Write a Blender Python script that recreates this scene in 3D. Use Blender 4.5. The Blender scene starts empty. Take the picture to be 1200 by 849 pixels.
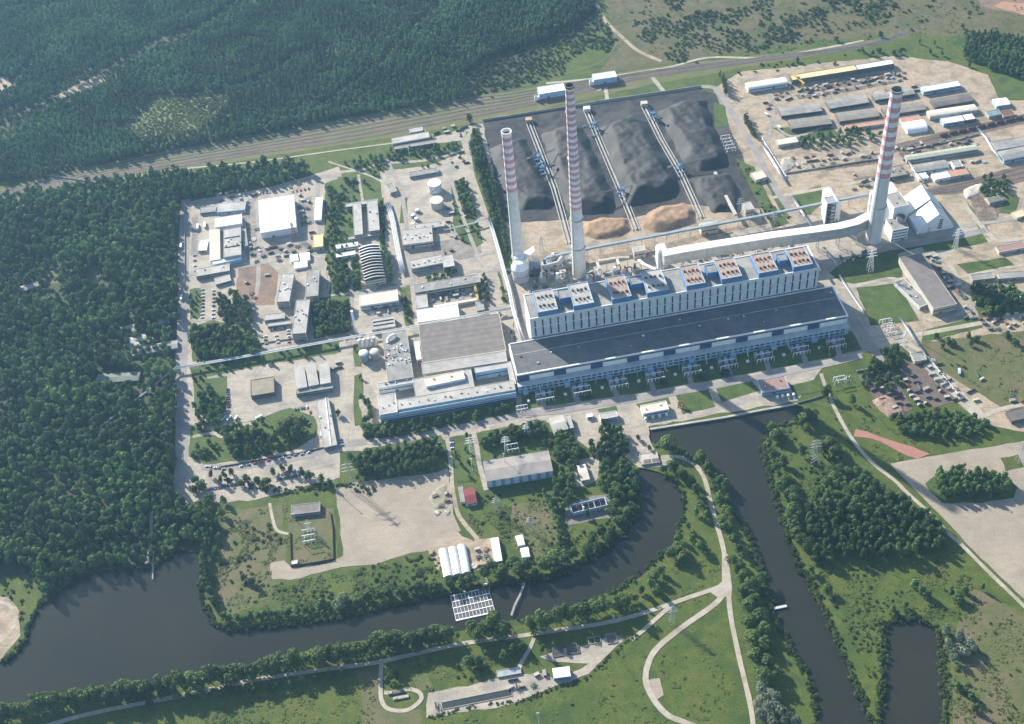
import bpy, bmesh, math, random
import numpy as np
from mathutils import Vector, Matrix, noise as mnoise
from mathutils.geometry import tessellate_polygon, delaunay_2d_cdt
random.seed(7); rng = np.random.default_rng(7)
R = math.radians
sc = bpy.context.scene
col = sc.collection

# ------------------------------------------------------------------ camera
F, PITCH, ROLL, H = 1522.0, 0.797976, -0.109413, 1180.0
_u = np.array([0, math.sin(PITCH), math.cos(PITCH)]); FW = np.array([0, math.cos(PITCH), -math.sin(PITCH)])
_c, _s = math.cos(ROLL), math.sin(ROLL)
RT = np.array([_c, _s*_u[1], _s*_u[2]]); UP = np.array([-_s, _c*_u[1], _c*_u[2]])
cam_d = bpy.data.cameras.new('camera'); cam = bpy.data.objects.new('camera', cam_d); col.objects.link(cam)
cam_d.sensor_width = 36; cam_d.lens = F/1200*36; cam_d.clip_start = 1; cam_d.clip_end = 30000
cam.matrix_world = Matrix(((RT[0], UP[0], -FW[0], 0), (RT[1], UP[1], -FW[1], 0), (RT[2], UP[2], -FW[2], H), (0, 0, 0, 1)))
sc.camera = cam

# ------------------------------------------------------------------ sky and sun
SUN_EL, SUN_AZ = 27.5, 129.0            # the sun stands up-left behind the plant; azimuth counted from +x
sx, sy, sz = math.cos(R(SUN_AZ))*math.cos(R(SUN_EL)), math.sin(R(SUN_AZ))*math.cos(R(SUN_EL)), math.sin(R(SUN_EL))
w = bpy.data.worlds.new('World'); sc.world = w; w.use_nodes = True
nt = w.node_tree; nt.nodes.clear()
sky = nt.nodes.new('ShaderNodeTexSky'); sky.sky_type = 'NISHITA'; sky.sun_disc = False
sky.sun_elevation = R(SUN_EL); sky.sun_rotation = R(90-SUN_AZ); sky.altitude = 150; sky.air_density = 1.0; sky.dust_density = 1.0
bg = nt.nodes.new('ShaderNodeBackground'); bg.inputs[1].default_value = 0.09
wo = nt.nodes.new('ShaderNodeOutputWorld'); nt.links.new(sky.outputs[0], bg.inputs[0]); nt.links.new(bg.outputs[0], wo.inputs[0])
sl = bpy.data.lights.new('sun', 'SUN'); sl.energy = 5.0; sl.angle = R(0.5); sl.color = (1.0, 0.925, 0.80)
so = bpy.data.objects.new('sun', sl); col.objects.link(so)
so.rotation_euler = Vector((sx, sy, sz)).to_track_quat('Z', 'Y').to_euler(); so.location = (-500, 2500, 900)
sc.view_settings.view_transform = 'Standard'; sc.view_settings.look = 'None'
sc.view_settings.exposure = 1.26; sc.view_settings.gamma = 1
sc.cycles.max_bounces = 6; sc.cycles.diffuse_bounces = 3; sc.cycles.glossy_bounces = 2; sc.cycles.volume_bounces = 1
sc.cycles.transparent_max_bounces = 8; sc.cycles.caustics_reflective = False; sc.cycles.caustics_refractive = False

# ------------------------------------------------------------------ picture -> ground
def G(px, py, z=0.0):
    d = (px-600)*RT-(py-424.5)*UP+F*FW; t = (H-z)/-d[2]
    return np.array([d[0]*t, d[1]*t, z])
def g2(px, py, z=0.0):
    p = G(px, py, z); return (float(p[0]), float(p[1]))
def pxof(w_):
    d = np.array([w_[0], w_[1], w_[2]-H]); k = d@FW
    return 600+F*(d@RT)/k, 424.5-F*(d@UP)/k
def mpp(px, py):                       # metres per picture pixel there
    p = G(px, py); d = p-np.array([0, 0, H]); return float(d@FW)/F
UA = R(5.297); UX = np.array([math.cos(UA), math.sin(UA)]); UY = np.array([-math.sin(UA), math.cos(UA)])   # the plant's grid

# ------------------------------------------------------------------ materials
MATS = {}
def _nodes(m):
    m.use_nodes = True; n = m.node_tree; n.nodes.clear()
    o = n.nodes.new('ShaderNodeOutputMaterial'); b = n.nodes.new('ShaderNodeBsdfPrincipled'); n.links.new(b.outputs[0], o.inputs[0])
    return n, b, o
def mat(name, c1, c2=None, scale=8.0, rough=0.85, c3=None, scale3=60.0, metal=0.0, fine=0.0, world=True, spec=0.3, streak=0.0):
    """two or three base colours broken up by noise whose size is in metres"""
    if name in MATS: return MATS[name]
    m = bpy.data.materials.new(name); MATS[name] = m; n, b, o = _nodes(m); L = n.links.new
    b.inputs['Roughness'].default_value = rough; b.inputs['Metallic'].default_value = metal
    b.inputs['Specular IOR Level'].default_value = spec
    if c2 is None: c2 = tuple(min(1, x*0.78) for x in c1)
    if world: pos = n.nodes.new('ShaderNodeNewGeometry').outputs['Position']
    else: pos = n.nodes.new('ShaderNodeTexCoord').outputs['Object']
    def noise(s, det, dist=0.0):
        t = n.nodes.new('ShaderNodeTexNoise'); t.inputs['Scale'].default_value = 1.0/s; t.inputs['Detail'].default_value = det
        t.inputs['Distortion'].default_value = dist; L(pos, t.inputs['Vector']); return t.outputs['Fac']
    def ramp(f, a, bb):
        r = n.nodes.new('ShaderNodeMapRange'); r.inputs[1].default_value = a; r.inputs[2].default_value = bb; L(f, r.inputs[0]); return r.outputs[0]
    def mix(f, a, bb):
        x = n.nodes.new('ShaderNodeMix'); x.data_type = 'RGBA'; L(f, x.inputs[0])
        for i, v in ((6, a), (7, bb)):
            if isinstance(v, tuple): x.inputs[i].default_value = (*v, 1)
            else: L(v, x.inputs[i])
        return x.outputs[2]
    cc = mix(ramp(noise(scale, 6.0, 0.3), 0.38, 0.62), c1, c2)
    if c3: cc = mix(ramp(noise(scale3, 4.0, 0.6), 0.47, 0.66), cc, c3)
    if fine:
        f = ramp(noise(1.6, 3.0), 0.35, 0.65)
        mm = n.nodes.new('ShaderNodeMix'); mm.data_type = 'RGBA'; mm.blend_type = 'MULTIPLY'; mm.inputs[0].default_value = fine
        L(cc, mm.inputs[6]); L(f, mm.inputs[7]); cc = mm.outputs[2]
    for k_ in range(1 if streak else 0):   # worn wheel tracks and washed-out lines running both ways of the grid
        mp = n.nodes.new('ShaderNodeMapping'); mp.inputs['Rotation'].default_value = (0, 0, -UA+(.5*math.pi if k_ else .12)); mp.inputs['Scale'].default_value = (1/17., 1/4.5, 1); L(pos, mp.inputs['Vector'])
        t = n.nodes.new('ShaderNodeTexNoise'); t.inputs['Scale'].default_value = 1; t.inputs['Detail'].default_value = 4; t.inputs['Distortion'].default_value = .7; L(mp.outputs[0], t.inputs['Vector'])
        f = n.nodes.new('ShaderNodeMapRange'); f.inputs[1].default_value = .40; f.inputs[2].default_value = .56; f.inputs[3].default_value = 1-streak*.6; L(t.outputs['Fac'], f.inputs[0])
        mm = n.nodes.new('ShaderNodeMix'); mm.data_type = 'RGBA'; mm.blend_type = 'MULTIPLY'; mm.inputs[0].default_value = 1; L(cc, mm.inputs[6]); L(f.outputs[0], mm.inputs[7]); cc = mm.outputs[2]
    L(cc, b.inputs['Base Color'])
    return m
def striped(name, ca, cb, period, duty=0.5, axis='X', rough=0.6, metal=0.0, blur=0.06):
    """ribbed or seamed sheet: two base colours repeating along one axis of the part, period in metres"""
    if name in MATS: return MATS[name]
    m = bpy.data.materials.new(name); MATS[name] = m; n, b, o = _nodes(m); L = n.links.new
    b.inputs['Roughness'].default_value = rough; b.inputs['Metallic'].default_value = metal; b.inputs['Specular IOR Level'].default_value = 0.3
    tc = n.nodes.new('ShaderNodeTexCoord'); sp = n.nodes.new('ShaderNodeSeparateXYZ'); L(tc.outputs['Object'], sp.inputs[0])
    d = n.nodes.new('ShaderNodeMath'); d.operation = 'DIVIDE'; L(sp.outputs[axis], d.inputs[0]); d.inputs[1].default_value = period
    fr = n.nodes.new('ShaderNodeMath'); fr.operation = 'FRACT'; L(d.outputs[0], fr.inputs[0])
    g = n.nodes.new('ShaderNodeMapRange'); g.inputs[1].default_value = duty-blur; g.inputs[2].default_value = duty+blur; L(fr.outputs[0], g.inputs[0])
    nz = n.nodes.new('ShaderNodeTexNoise'); nz.inputs['Scale'].default_value = 0.12; nz.inputs['Detail'].default_value = 6; L(tc.outputs['Object'], nz.inputs['Vector'])
    nr = n.nodes.new('ShaderNodeMapRange'); nr.inputs[1].default_value = .3; nr.inputs[2].default_value = .7; nr.inputs[3].default_value = .72; nr.inputs[4].default_value = 1.0; L(nz.outputs['Fac'], nr.inputs[0])
    x = n.nodes.new('ShaderNodeMix'); x.data_type = 'RGBA'; L(g.outputs[0], x.inputs[0]); x.inputs[6].default_value = (*ca, 1); x.inputs[7].default_value = (*cb, 1)
    y = n.nodes.new('ShaderNodeMix'); y.data_type = 'RGBA'; y.blend_type = 'MULTIPLY'; y.inputs[0].default_value = 1.0; L(x.outputs[2], y.inputs[6]); L(nr.outputs[0], y.inputs[7])
    L(y.outputs[2], b.inputs['Base Color'])
    return m
def leafmat(name, ca, cb, cc_, sat=0.3):
    """foliage: base colour varies from tree to tree and from leaf clump to leaf clump; some light passes through"""
    if name in MATS: return MATS[name]
    m = bpy.data.materials.new(name); MATS[name] = m; n, b, o = _nodes(m); L = n.links.new
    b.inputs['Roughness'].default_value = 0.65; b.inputs['Specular IOR Level'].default_value = 0.25
    oi = n.nodes.new('ShaderNodeObjectInfo'); geo = n.nodes.new('ShaderNodeNewGeometry')
    nz = n.nodes.new('ShaderNodeTexNoise'); nz.inputs['Scale'].default_value = 1/2.2; nz.inputs['Detail'].default_value = 3; L(geo.outputs['Position'], nz.inputs['Vector'])
    big = n.nodes.new('ShaderNodeTexNoise'); big.inputs['Scale'].default_value = 1/70.; big.inputs['Detail'].default_value = 3; L(geo.outputs['Position'], big.inputs['Vector'])
    a = n.nodes.new('ShaderNodeMix'); a.data_type = 'RGBA'; L(oi.outputs['Random'], a.inputs[0]); a.inputs[6].default_value = (*ca, 1); a.inputs[7].default_value = (*cb, 1)
    r = n.nodes.new('ShaderNodeMapRange'); r.inputs[1].default_value = .35; r.inputs[2].default_value = .7; r.inputs[4].default_value = .8; L(nz.outputs['Fac'], r.inputs[0])
    a2 = n.nodes.new('ShaderNodeMix'); a2.data_type = 'RGBA'; L(r.outputs[0], a2.inputs[0]); L(a.outputs[2], a2.inputs[6]); a2.inputs[7].default_value = (*cc_, 1)
    r3 = n.nodes.new('ShaderNodeMapRange'); r3.inputs[1].default_value = .4; r3.inputs[2].default_value = .65; r3.inputs[3].default_value = .66; r3.inputs[4].default_value = 1.3; L(big.outputs['Fac'], r3.inputs[0])
    a3 = n.nodes.new('ShaderNodeMix'); a3.data_type = 'RGBA'; a3.blend_type = 'MULTIPLY'; a3.inputs[0].default_value = 1; L(a2.outputs[2], a3.inputs[6]); L(r3.outputs[0], a3.inputs[7])
    L(a3.outputs[2], b.inputs['Base Color'])
    t = n.nodes.new('ShaderNodeBsdfTranslucent'); L(a3.outputs[2], t.inputs[0])
    ms = n.nodes.new('ShaderNodeMixShader'); ms.inputs[0].default_value = sat; L(b.outputs[0], ms.inputs[1]); L(t.outputs[0], ms.inputs[2]); L(ms.outputs[0], o.inputs[0])
    return m
M = mat
GRASS = M('meadow_grass', (.070, .108, .014), (.108, .132, .020), 9, c3=(.048, .088, .013), scale3=42, fine=.5)
LAWN = M('lawn_grass', (.066, .112, .020), (.092, .124, .026), 6, c3=(.046, .080, .016), scale3=18, fine=.4)
DRYG = M('dry_meadow', (.125, .125, .048), (.085, .110, .034), 10, c3=(.16, .125, .075), scale3=45, fine=.3)
HEATH = M('heath', (.110, .110, .042), (.160, .130, .065), 11, c3=(.075, .095, .03), scale3=38, fine=.5)
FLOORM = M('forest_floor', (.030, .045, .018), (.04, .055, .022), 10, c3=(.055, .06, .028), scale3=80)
CONC = M('yard_concrete', (.43, .375, .305), (.365, .325, .27), 6, c3=(.29, .265, .23), scale3=24, fine=.22, streak=.2)
SAND = M('sandy_ground', (.45, .36, .26), (.37, .30, .22), 6, c3=(.26, .22, .165), scale3=22, fine=.3, streak=.24)
SLABC = M('concrete_slabs', (.335, .285, .228), (.295, .252, .202), 18, c3=(.37, .315, .25), scale3=45, fine=.22, streak=.11)
ROADM = M('road_surface', (.27, .25, .245), (.22, .205, .20), 20, c3=(.30, .275, .25), scale3=30, fine=.12)
PATHM = M('path_surface', (.42, .38, .32), (.36, .32, .26), 6, c3=(.30, .27, .2), scale3=20, fine=.15)
BROWNE = M('bare_brown_earth', (.27, .17, .115), (.22, .15, .11), 8, c3=(.16, .125, .1), scale3=20, fine=.35)
REDP = M('red_gravel', (.36, .17, .13), (.31, .16, .13), 9, fine=.15)
BALL = M('railway_ballast', (.15, .105, .08), (.18, .135, .10), 5, c3=(.11, .085, .07), scale3=25, fine=.2)
COALG = M('coal_dust_ground', (.048, .046, .048), (.022, .022, .026), 12, c3=(.085, .078, .07), scale3=45, fine=.2)
COAL = M('coal', (.009, .010, .012), (.018, .018, .021), 7, rough=.75, c3=(.040, .040, .042), scale3=42, fine=.35, spec=.5)
SANDP = M('orange_sand', (.37, .245, .14), (.27, .18, .12), 7, c3=(.22, .15, .10), scale3=16, fine=.3)
STEEL = M('galvanised_steel', (.34, .37, .40), (.28, .30, .33), 3, rough=.5, metal=.2)
WHITE = M('white_paint', (.78, .78, .76), (.70, .71, .70), 6, rough=.55)
WWALL = M('white_cladding', (.66, .68, .69), (.58, .60, .62), 7, rough=.6)
BWALL = M('blue_cladding', (.10, .22, .42), (.08, .18, .36), 7, rough=.55)
NAVY = M('navy_cladding', (.020, .050, .16), (.03, .06, .17), 7, rough=.5)
LBLUE = M('pale_blue_cladding', (.38, .50, .62), (.30, .43, .56), 6, rough=.55)
GWALL = M('grey_render', (.40, .40, .38), (.32, .32, .31), 6)
CWALL = M('cream_render', (.50, .47, .40), (.42, .39, .33), 6)
DWALL = M('dark_brick', (.10, .09, .085), (.14, .12, .11), 4)
GLASS = M('window_glass', (.03, .04, .05), (.05, .06, .075), 3, rough=.15, spec=.6)
DOORM = M('door_paint', (.09, .12, .15), (.14, .16, .17), 3, rough=.5)
RGREY = M('grey_roofing', (.27, .265, .25), (.21, .21, .20), 7, c3=(.33, .32, .30), scale3=22, fine=.15)
RLGREY = M('light_roofing', (.40, .385, .355), (.33, .32, .30), 7, c3=(.46, .44, .41), scale3=22, fine=.15)
RDARK = M('dark_roofing', (.105, .10, .095), (.145, .13, .12), 8, c3=(.17, .15, .135), scale3=25, fine=.15)
RTURB = M('tarred_roofing', (.135, .14, .145), (.11, .115, .122), 9, c3=(.165, .165, .165), scale3=30, fine=.2, streak=.16)
RWHITE = striped('white_sheet_roof', (.82, .82, .81), (.70, .71, .72), 2.4, .85)
RCREAM = M('cream_roofing', (.58, .54, .45), (.50, .46, .38), 7)
RYEL = M('yellow_roofing', (.60, .50, .30), (.52, .43, .26), 7)
RRED = M('red_roofing', (.20, .045, .05), (.15, .04, .045), 5)
RTERR = M('terracotta_roofing', (.46, .24, .16), (.38, .21, .15), 6)
RUST = M('rusty_steel', (.20, .085, .05), (.12, .06, .04), 1.5, rough=.8)
DSTEEL = M('dark_steel', (.07, .075, .085), (.11, .11, .12), 2, rough=.55)
BSTEEL = M('blue_machine_paint', (.10, .24, .42), (.12, .20, .32), 2, rough=.5)
YELM = M('yellow_machine_paint', (.62, .42, .06), (.52, .36, .07), 2, rough=.5)
ORNG = M('orange_paint', (.55, .17, .06), (.45, .15, .06), 2, rough=.5)
RUBB = M('rubber', (.02, .02, .02), (.03, .03, .03), 1)
BARK = M('bark', (.09, .065, .045), (.06, .045, .03), .6)
CHIMC = M('chimney_concrete', (.62, .62, .58), (.53, .53, .50), 8, rough=.8, c3=(.60, .60, .57), scale3=25)
CHIMR = M('chimney_red_band', (.62, .29, .32), (.54, .25, .28), 5, rough=.7)
CHIMW = M('chimney_white_band', (.80, .76, .76), (.68, .65, .65), 8, rough=.7)
SOOT = M('sooty_concrete', (.10, .09, .085), (.15, .13, .12), 4)
WATERM = M('canal_water', (.026, .025, .018), (.021, .021, .015), 120, rough=.12, spec=.3)
_n = WATERM.node_tree; _b = [x for x in _n.nodes if x.type == 'BSDF_PRINCIPLED'][0]
_t = _n.nodes.new('ShaderNodeTexNoise'); _t.inputs['Scale'].default_value = .35; _t.inputs['Detail'].default_value = 5
_g = _n.nodes.new('ShaderNodeNewGeometry'); _n.links.new(_g.outputs['Position'], _t.inputs['Vector'])
_bp = _n.nodes.new('ShaderNodeBump'); _bp.inputs['Strength'].default_value = .35; _bp.inputs['Distance'].default_value = .4
_n.links.new(_t.outputs['Fac'], _bp.inputs['Height']); _n.links.new(_bp.outputs[0], _b.inputs['Normal'])
BASINW = M('basin_water', (.035, .042, .045), (.045, .052, .052), 8, rough=.2)
LEAF = leafmat('broadleaf_foliage', (.052, .100, .024), (.085, .140, .032), (.105, .155, .042))
LEAFD = leafmat('forest_foliage', (.056, .130, .042), (.110, .195, .055), (.125, .20, .06))
PINE = leafmat('pine_foliage', (.078, .155, .072), (.115, .205, .085), (.130, .210, .085), .3)
SHRUBM = leafmat('shrub_foliage', (.055, .090, .022), (.088, .120, .030), (.105, .130, .04))
WEEDM = leafmat('weed_foliage', (.090, .135, .026), (.125, .160, .036), (.14, .155, .045), .35)
SILV = leafmat('silver_foliage', (.13, .16, .11), (.16, .19, .13), (.18, .21, .15))
PURP = leafmat('dark_foliage', (.022, .028, .030), (.03, .036, .036), (.04, .045, .045))

# ------------------------------------------------------------------ object helpers
def tag(o, label=None, cat=None, group=None, kind=None):
    if label: o['label'] = label
    if cat: o['category'] = cat
    if group: o['group'] = group
    if kind: o['kind'] = kind
    return o
def empty(name, loc=(0, 0, 0), rz=0.0, label=None, cat=None, group=None):
    o = bpy.data.objects.new(name, None); o.empty_display_size = 1; col.objects.link(o)
    o.location = loc; o.rotation_euler = (0, 0, rz); return tag(o, label, cat, group)
class MB:
    """collects faces; build() links them as one mesh object"""
    def __init__(s): s.v = []; s.f = []; s.mi = []; s.m = 0
    def add(s, vs, fs, m=None):
        k = len(s.v); s.v += [tuple(map(float, p)) for p in vs]; s.f += [tuple(i+k for i in f) for f in fs]; s.mi += [s.m if m is None else m]*len(fs)
    def box(s, x0, y0, z0, x1, y1, z1, m=None):
        s.add([(x0, y0, z0), (x1, y0, z0), (x1, y1, z0), (x0, y1, z0), (x0, y0, z1), (x1, y0, z1), (x1, y1, z1), (x0, y1, z1)],
              [(3, 2, 1, 0), (4, 5, 6, 7), (0, 1, 5, 4), (1, 2, 6, 5), (2, 3, 7, 6), (3, 0, 4, 7)], m)
    def bar(s, a, b, w_, h_=None, m=None):
        a, b = Vector(a), Vector(b); d = (b-a)
        if d.length < 1e-6: return
        d.normalize(); up = Vector((0, 0, 1)) if abs(d.z) < .95 else Vector((1, 0, 0))
        s1 = d.cross(up).normalized()*w_/2; s2 = s1.cross(d).normalized()*(h_ or w_)/2
        vs = [p+i*s1+j*s2 for p in (a, b) for i, j in ((-1, -1), (1, -1), (1, 1), (-1, 1))]
        s.add(vs, [(0, 1, 2, 3), (7, 6, 5, 4), (0, 4, 5, 1), (1, 5, 6, 2), (2, 6, 7, 3), (3, 7, 4, 0)], m)
    def cyl(s, cx, cy, z0, z1, r0, r1=None, n=20, cap=True, m=None):
        r1 = r0 if r1 is None else r1; vs = []
        for z, r in ((z0, r0), (z1, r1)):
            for i in range(n): a = 2*math.pi*i/n; vs.append((cx+r*math.cos(a), cy+r*math.sin(a), z))
        fs = [(i, (i+1) % n, n+(i+1) % n, n+i) for i in range(n)]
        if cap: fs += [tuple(range(n, 2*n)), tuple(reversed(range(n)))]
        s.add(vs, fs, m)
    def tube(s, pts, r, n=8, m=None):
        pts = [Vector(p) for p in pts]; vs = []
        for i, p in enumerate(pts):
            d = (pts[min(i+1, len(pts)-1)]-pts[max(i-1, 0)]).normalized(); up = Vector((0, 0, 1)) if abs(d.z) < .95 else Vector((1, 0, 0))
            a = d.cross(up).normalized(); b = a.cross(d)
            for k in range(n): t = 2*math.pi*k/n; vs.append(p+r*(a*math.cos(t)+b*math.sin(t)))
        fs = [(i*n+k, i*n+(k+1) % n, (i+1)*n+(k+1) % n, (i+1)*n+k) for i in range(len(pts)-1) for k in range(n)]
        fs += [tuple(range(n)), tuple(range((len(pts)-1)*n, len(pts)*n))]
        s.add(vs, fs, m)
    def dome(s, cx, cy, z, r, hh, n=20, k=5, m=None):
        vs = [(cx, cy, z+hh)]; fs = []
        for j in range(1, k+1):
            a = math.pi/2*j/k
            for i in range(n): t = 2*math.pi*i/n; vs.append((cx+r*math.sin(a)*math.cos(t), cy+r*math.sin(a)*math.sin(t), z+hh*math.cos(a)))
        fs += [(0, 1+i, 1+(i+1) % n) for i in range(n)]
        for j in range(k-1):
            for i in range(n): fs.append((1+j*n+i, 1+(j+1)*n+i, 1+(j+1)*n+(i+1) % n, 1+j*n+(i+1) % n))
        s.add(vs, fs, m)
    def mesh(s, name, mats):
        me = bpy.data.meshes.new(name); me.from_pydata(s.v, [], s.f)
        for x in (mats if isinstance(mats, (list, tuple)) else [mats]): me.materials.append(x)
        me.polygons.foreach_set('material_index', s.mi); me.update(); return me
    def build(s, name, mats, parent=None, smooth=False, loc=None):
        me = s.mesh(name, mats)
        if smooth: me.polygons.foreach_set('use_smooth', [True]*len(me.polygons))
        o = bpy.data.objects.new(name, me); col.objects.link(o)
        if parent: o.parent = parent
        if loc is not None: o.location = loc
        return o
def mesh_obj(name, me, parent=None, loc=(0, 0, 0), rz=0, scale=None):
    o = bpy.data.objects.new(name, me); col.objects.link(o); o.location = loc; o.rotation_euler = (0, 0, rz)
    if scale: o.scale = scale
    if parent: o.parent = parent
    return o
def copy_tree(o, parent=None):
    c = o.copy(); col.objects.link(c); c.parent = parent
    for ch in list(o.children): copy_tree(ch, c)
    return c
ORD = 'first second third fourth fifth sixth seventh eighth ninth tenth eleventh twelfth thirteenth fourteenth fifteenth sixteenth seventeenth eighteenth nineteenth twentieth'.split()
def ordw(i):
    if i < 20: return ORD[i]
    t = (i+1)//10; r = (i+1) % 10
    tens = {2: 'twenty', 3: 'thirty', 4: 'forty', 5: 'fifty', 6: 'sixty', 7: 'seventy', 8: 'eighty', 9: 'ninety'}.get(t, 'hundred')
    tth = {2: 'twentieth', 3: 'thirtieth', 4: 'fortieth', 5: 'fiftieth', 6: 'sixtieth', 7: 'seventieth', 8: 'eightieth', 9: 'ninetieth'}.get(t, 'hundredth')
    return tth if r == 0 else tens+' '+ORD[r-1]

# ------------------------------------------------------------------ ground, water, regions
def rough_edge(pts, step=9.0, amp=1.3, sd=0):
    """subdivide a ground outline and let it wander a little"""
    r = random.Random(sd+int(abs(pts[0][0]*7))); out = []
    n = len(pts)
    for i in range(n):
        a, b = np.array(pts[i]), np.array(pts[(i+1) % n]); L_ = np.hypot(*(b-a)); k = max(1, int(L_/step))
        for j in range(k):
            p = a+(b-a)*j/k
            if j or amp > 2: p = p+np.array([r.uniform(-amp, amp), r.uniform(-amp, amp)])
            out.append((float(p[0]), float(p[1])))
    return out
def smooth_poly(pts, closed=True, k=5):
    n = len(pts); out = []; rngi = range(n if closed else n-1)
    for i in rngi:
        g = lambda j: np.array(pts[j % n] if closed else pts[min(max(j, 0), n-1)])
        p0, p1, p2, p3 = g(i-1), g(i), g(i+1), g(i+2)
        for t in np.linspace(0, 1, k, endpoint=False):
            out.append(tuple(.5*((2*p1)+(-p0+p2)*t+(2*p0-5*p1+4*p2-p3)*t*t+(-p0+3*p1-3*p2+p3)*t**3)))
    if not closed: out.append(tuple(pts[-1]))
    return out
ZN = {}
def lift(z):                            # no two ground sheets share a plane
    k = round(z, 3); ZN[k] = ZN.get(k, 0)+1; return z+.0008*ZN[k]
def flat(name, pts, z, m, kind='structure', parent=None):
    z = lift(z)
    tri = tessellate_polygon([[Vector((x, y, 0)) for x, y in pts]])
    b = MB(); fs = []
    for t in tri:
        a, c, d = [pts[i] for i in t]
        cr = (c[0]-a[0])*(d[1]-a[1])-(c[1]-a[1])*(d[0]-a[0]); fs.append(t if cr > 0 else t[::-1])
    b.add([(x, y, z) for x, y in pts], fs); o = b.build(name, m, parent)
    if kind: o['kind'] = kind
    return o
def P(s):                              # "x,y x,y ..." -> list
    return [tuple(float(q) for q in p.split(',')) for p in s.split()]
def region(name, s, m, z=.1, amp=1.6, smooth=False, step=10):
    w_ = [g2(*p) for p in P(s)]
    if smooth: w_ = smooth_poly(w_)
    return flat(name, rough_edge(w_, step, amp) if amp else w_, z, m)
def road(name, s, width, m=None, z=.3, smooth=True, kind='structure'):
    z = lift(z+.06)
    w_ = [g2(*p) for p in P(s)]
    if smooth and len(w_) > 2: w_ = smooth_poly(w_, False, 5)
    w_ = np.array(w_); b = MB(); L_ = []; 
    for i in range(len(w_)):
        d = w_[min(i+1, len(w_)-1)]-w_[max(i-1, 0)]; d = d/np.hypot(*d); nn = np.array([-d[1], d[0]])
        e = width/2*(1+random.uniform(-.05, .05)); L_ += [(*(w_[i]+nn*e), z), (*(w_[i]-nn*e), z)]
    b.add(L_, [(2*i, 2*i+1, 2*i+3, 2*i+2) for i in range(len(w_)-1)])
    o = b.build(name, m or ROADM); o['kind'] = kind; return o
def inside(poly, X, Y):
    poly = np.array(poly); c = np.zeros(X.shape, bool); j = len(poly)-1
    for i in range(len(poly)):
        xi, yi = poly[i]; xj, yj = poly[j]
        c ^= ((yi > Y) != (yj > Y)) & (X < (xj-xi)*(Y-yi)/((yj-yi) if yj != yi else 1e-9)+xi); j = i
    return c

WAT = [
 "0,834 75,818 150,808 200,800 250,790 300,777 400,754 500,745 560,736 600,727 640,720 700,699 745,680 765,662 788,638 799,605 797,573 778,556 752,549 747,552 748,568 741,605 715,635 690,652 650,672 600,681 560,689 500,701 400,723 300,736 262,736 242,716 233,690 236,652 226,640 205,645 180,664 150,665 100,672 75,686 52,700 33,732 26,755 0,776 -160,840 -170,900",
 "762,503 850,489 932,475 940,488 908,500 894,520 900,553 914,600 931,640 947,680 964,712 986,762 1008,815 1022,843 1027,847 1031,843 1033,786 1035,738 1048,725 1088,729 1101,752 1105,800 1105,849 1110,930 985,930 958,849 948,796 925,755 905,712 892,660 876,622 862,600 851,575 838,552 812,536 790,522 768,521"]
WPOLY = [rough_edge(smooth_poly([g2(*p) for p in P(s)], True, 4), 7, .9) for s in WAT]
BIG = 7000
def build_ground():
    vs = [Vector(p) for p in ((-BIG, -BIG+1500), (BIG, -BIG+1500), (BIG, BIG+1500), (-BIG, BIG+1500))]; es = [(0, 1), (1, 2), (2, 3), (3, 0)]
    for poly in WPOLY:
        k = len(vs); vs += [Vector(p) for p in poly]; n = len(poly); es += [(k+i, k+(i+1) % n) for i in range(n)]
    v, e, f, *_ = delaunay_2d_cdt(vs, es, [], 0, 1e-5)
    b = MB(); keep = []
    for t in f:
        c = sum((v[i] for i in t), Vector((0, 0)))/len(t)
        if not any(inside(p, np.array([c.x]), np.array([c.y]))[0] for p in WPOLY):
            keep.append(tuple(t))
    b.add([(p.x, p.y, 0) for p in v], keep)
    o = b.build('ground', GRASS); o['kind'] = 'structure'
    for p in o.data.polygons:
        if p.normal.z < 0: o.data.flip_normals(); break
build_ground()
for poly in WPOLY:
    flat('water', poly, -1.5, WATERM)
    b = MB(); n = len(poly)
    b.add([(x, y, 0) for x, y in poly]+[(x, y, -2.2) for x, y in poly], [(i, (i+1) % n, n+(i+1) % n, n+i) for i in range(n)])
    b.build('bank', FLOORM)['kind'] = 'structure'

# ------------------------------------------------------------------ land cover
KEEP = []                              # ways and pads that stay free of plants
_road = road
def road(name, s, width, m=None, z=.3, smooth=True, kind='structure'):
    w_ = [g2(*p) for p in P(s)]; KEEP.append((np.array(smooth_poly(w_, False, 3) if len(w_) > 2 else w_), width/2)); return _road(name, s, width, m, z, smooth, kind)
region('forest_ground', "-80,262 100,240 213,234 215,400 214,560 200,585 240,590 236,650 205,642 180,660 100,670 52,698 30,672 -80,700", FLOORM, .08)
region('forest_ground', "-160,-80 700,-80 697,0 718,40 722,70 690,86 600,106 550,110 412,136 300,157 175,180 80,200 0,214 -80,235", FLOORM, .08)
region('heath', "697,-60 1300,-60 1300,60 1150,60 1060,40 960,48 860,62 780,75 700,88 722,60 715,25", HEATH, .08)
region('heath', "640,60 715,30 724,60 700,84 640,98 600,104", GRASS, .12)
region('field', "1120,-40 1300,-60 1300,30 1200,18 1150,8", BROWNE, .14)
region('field', "1165,8 1210,20 1250,34 1300,30 1300,12 1210,5 1175,2", M('ploughed_earth', (.36,.20,.13), (.30,.18,.12), 12), .16)
region('meadow', "880,72 960,58 1070,40 1140,45 1200,80 1260,110 1260,190 1200,124 1165,112 1140,95 1050,66 880,94", GRASS, .13)
region('clearing', "142,140 175,113 262,105 272,118 235,150 165,166", M('young_plantation_ground', (.09,.13,.045), (.12,.14,.05), 6), .12)
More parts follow.
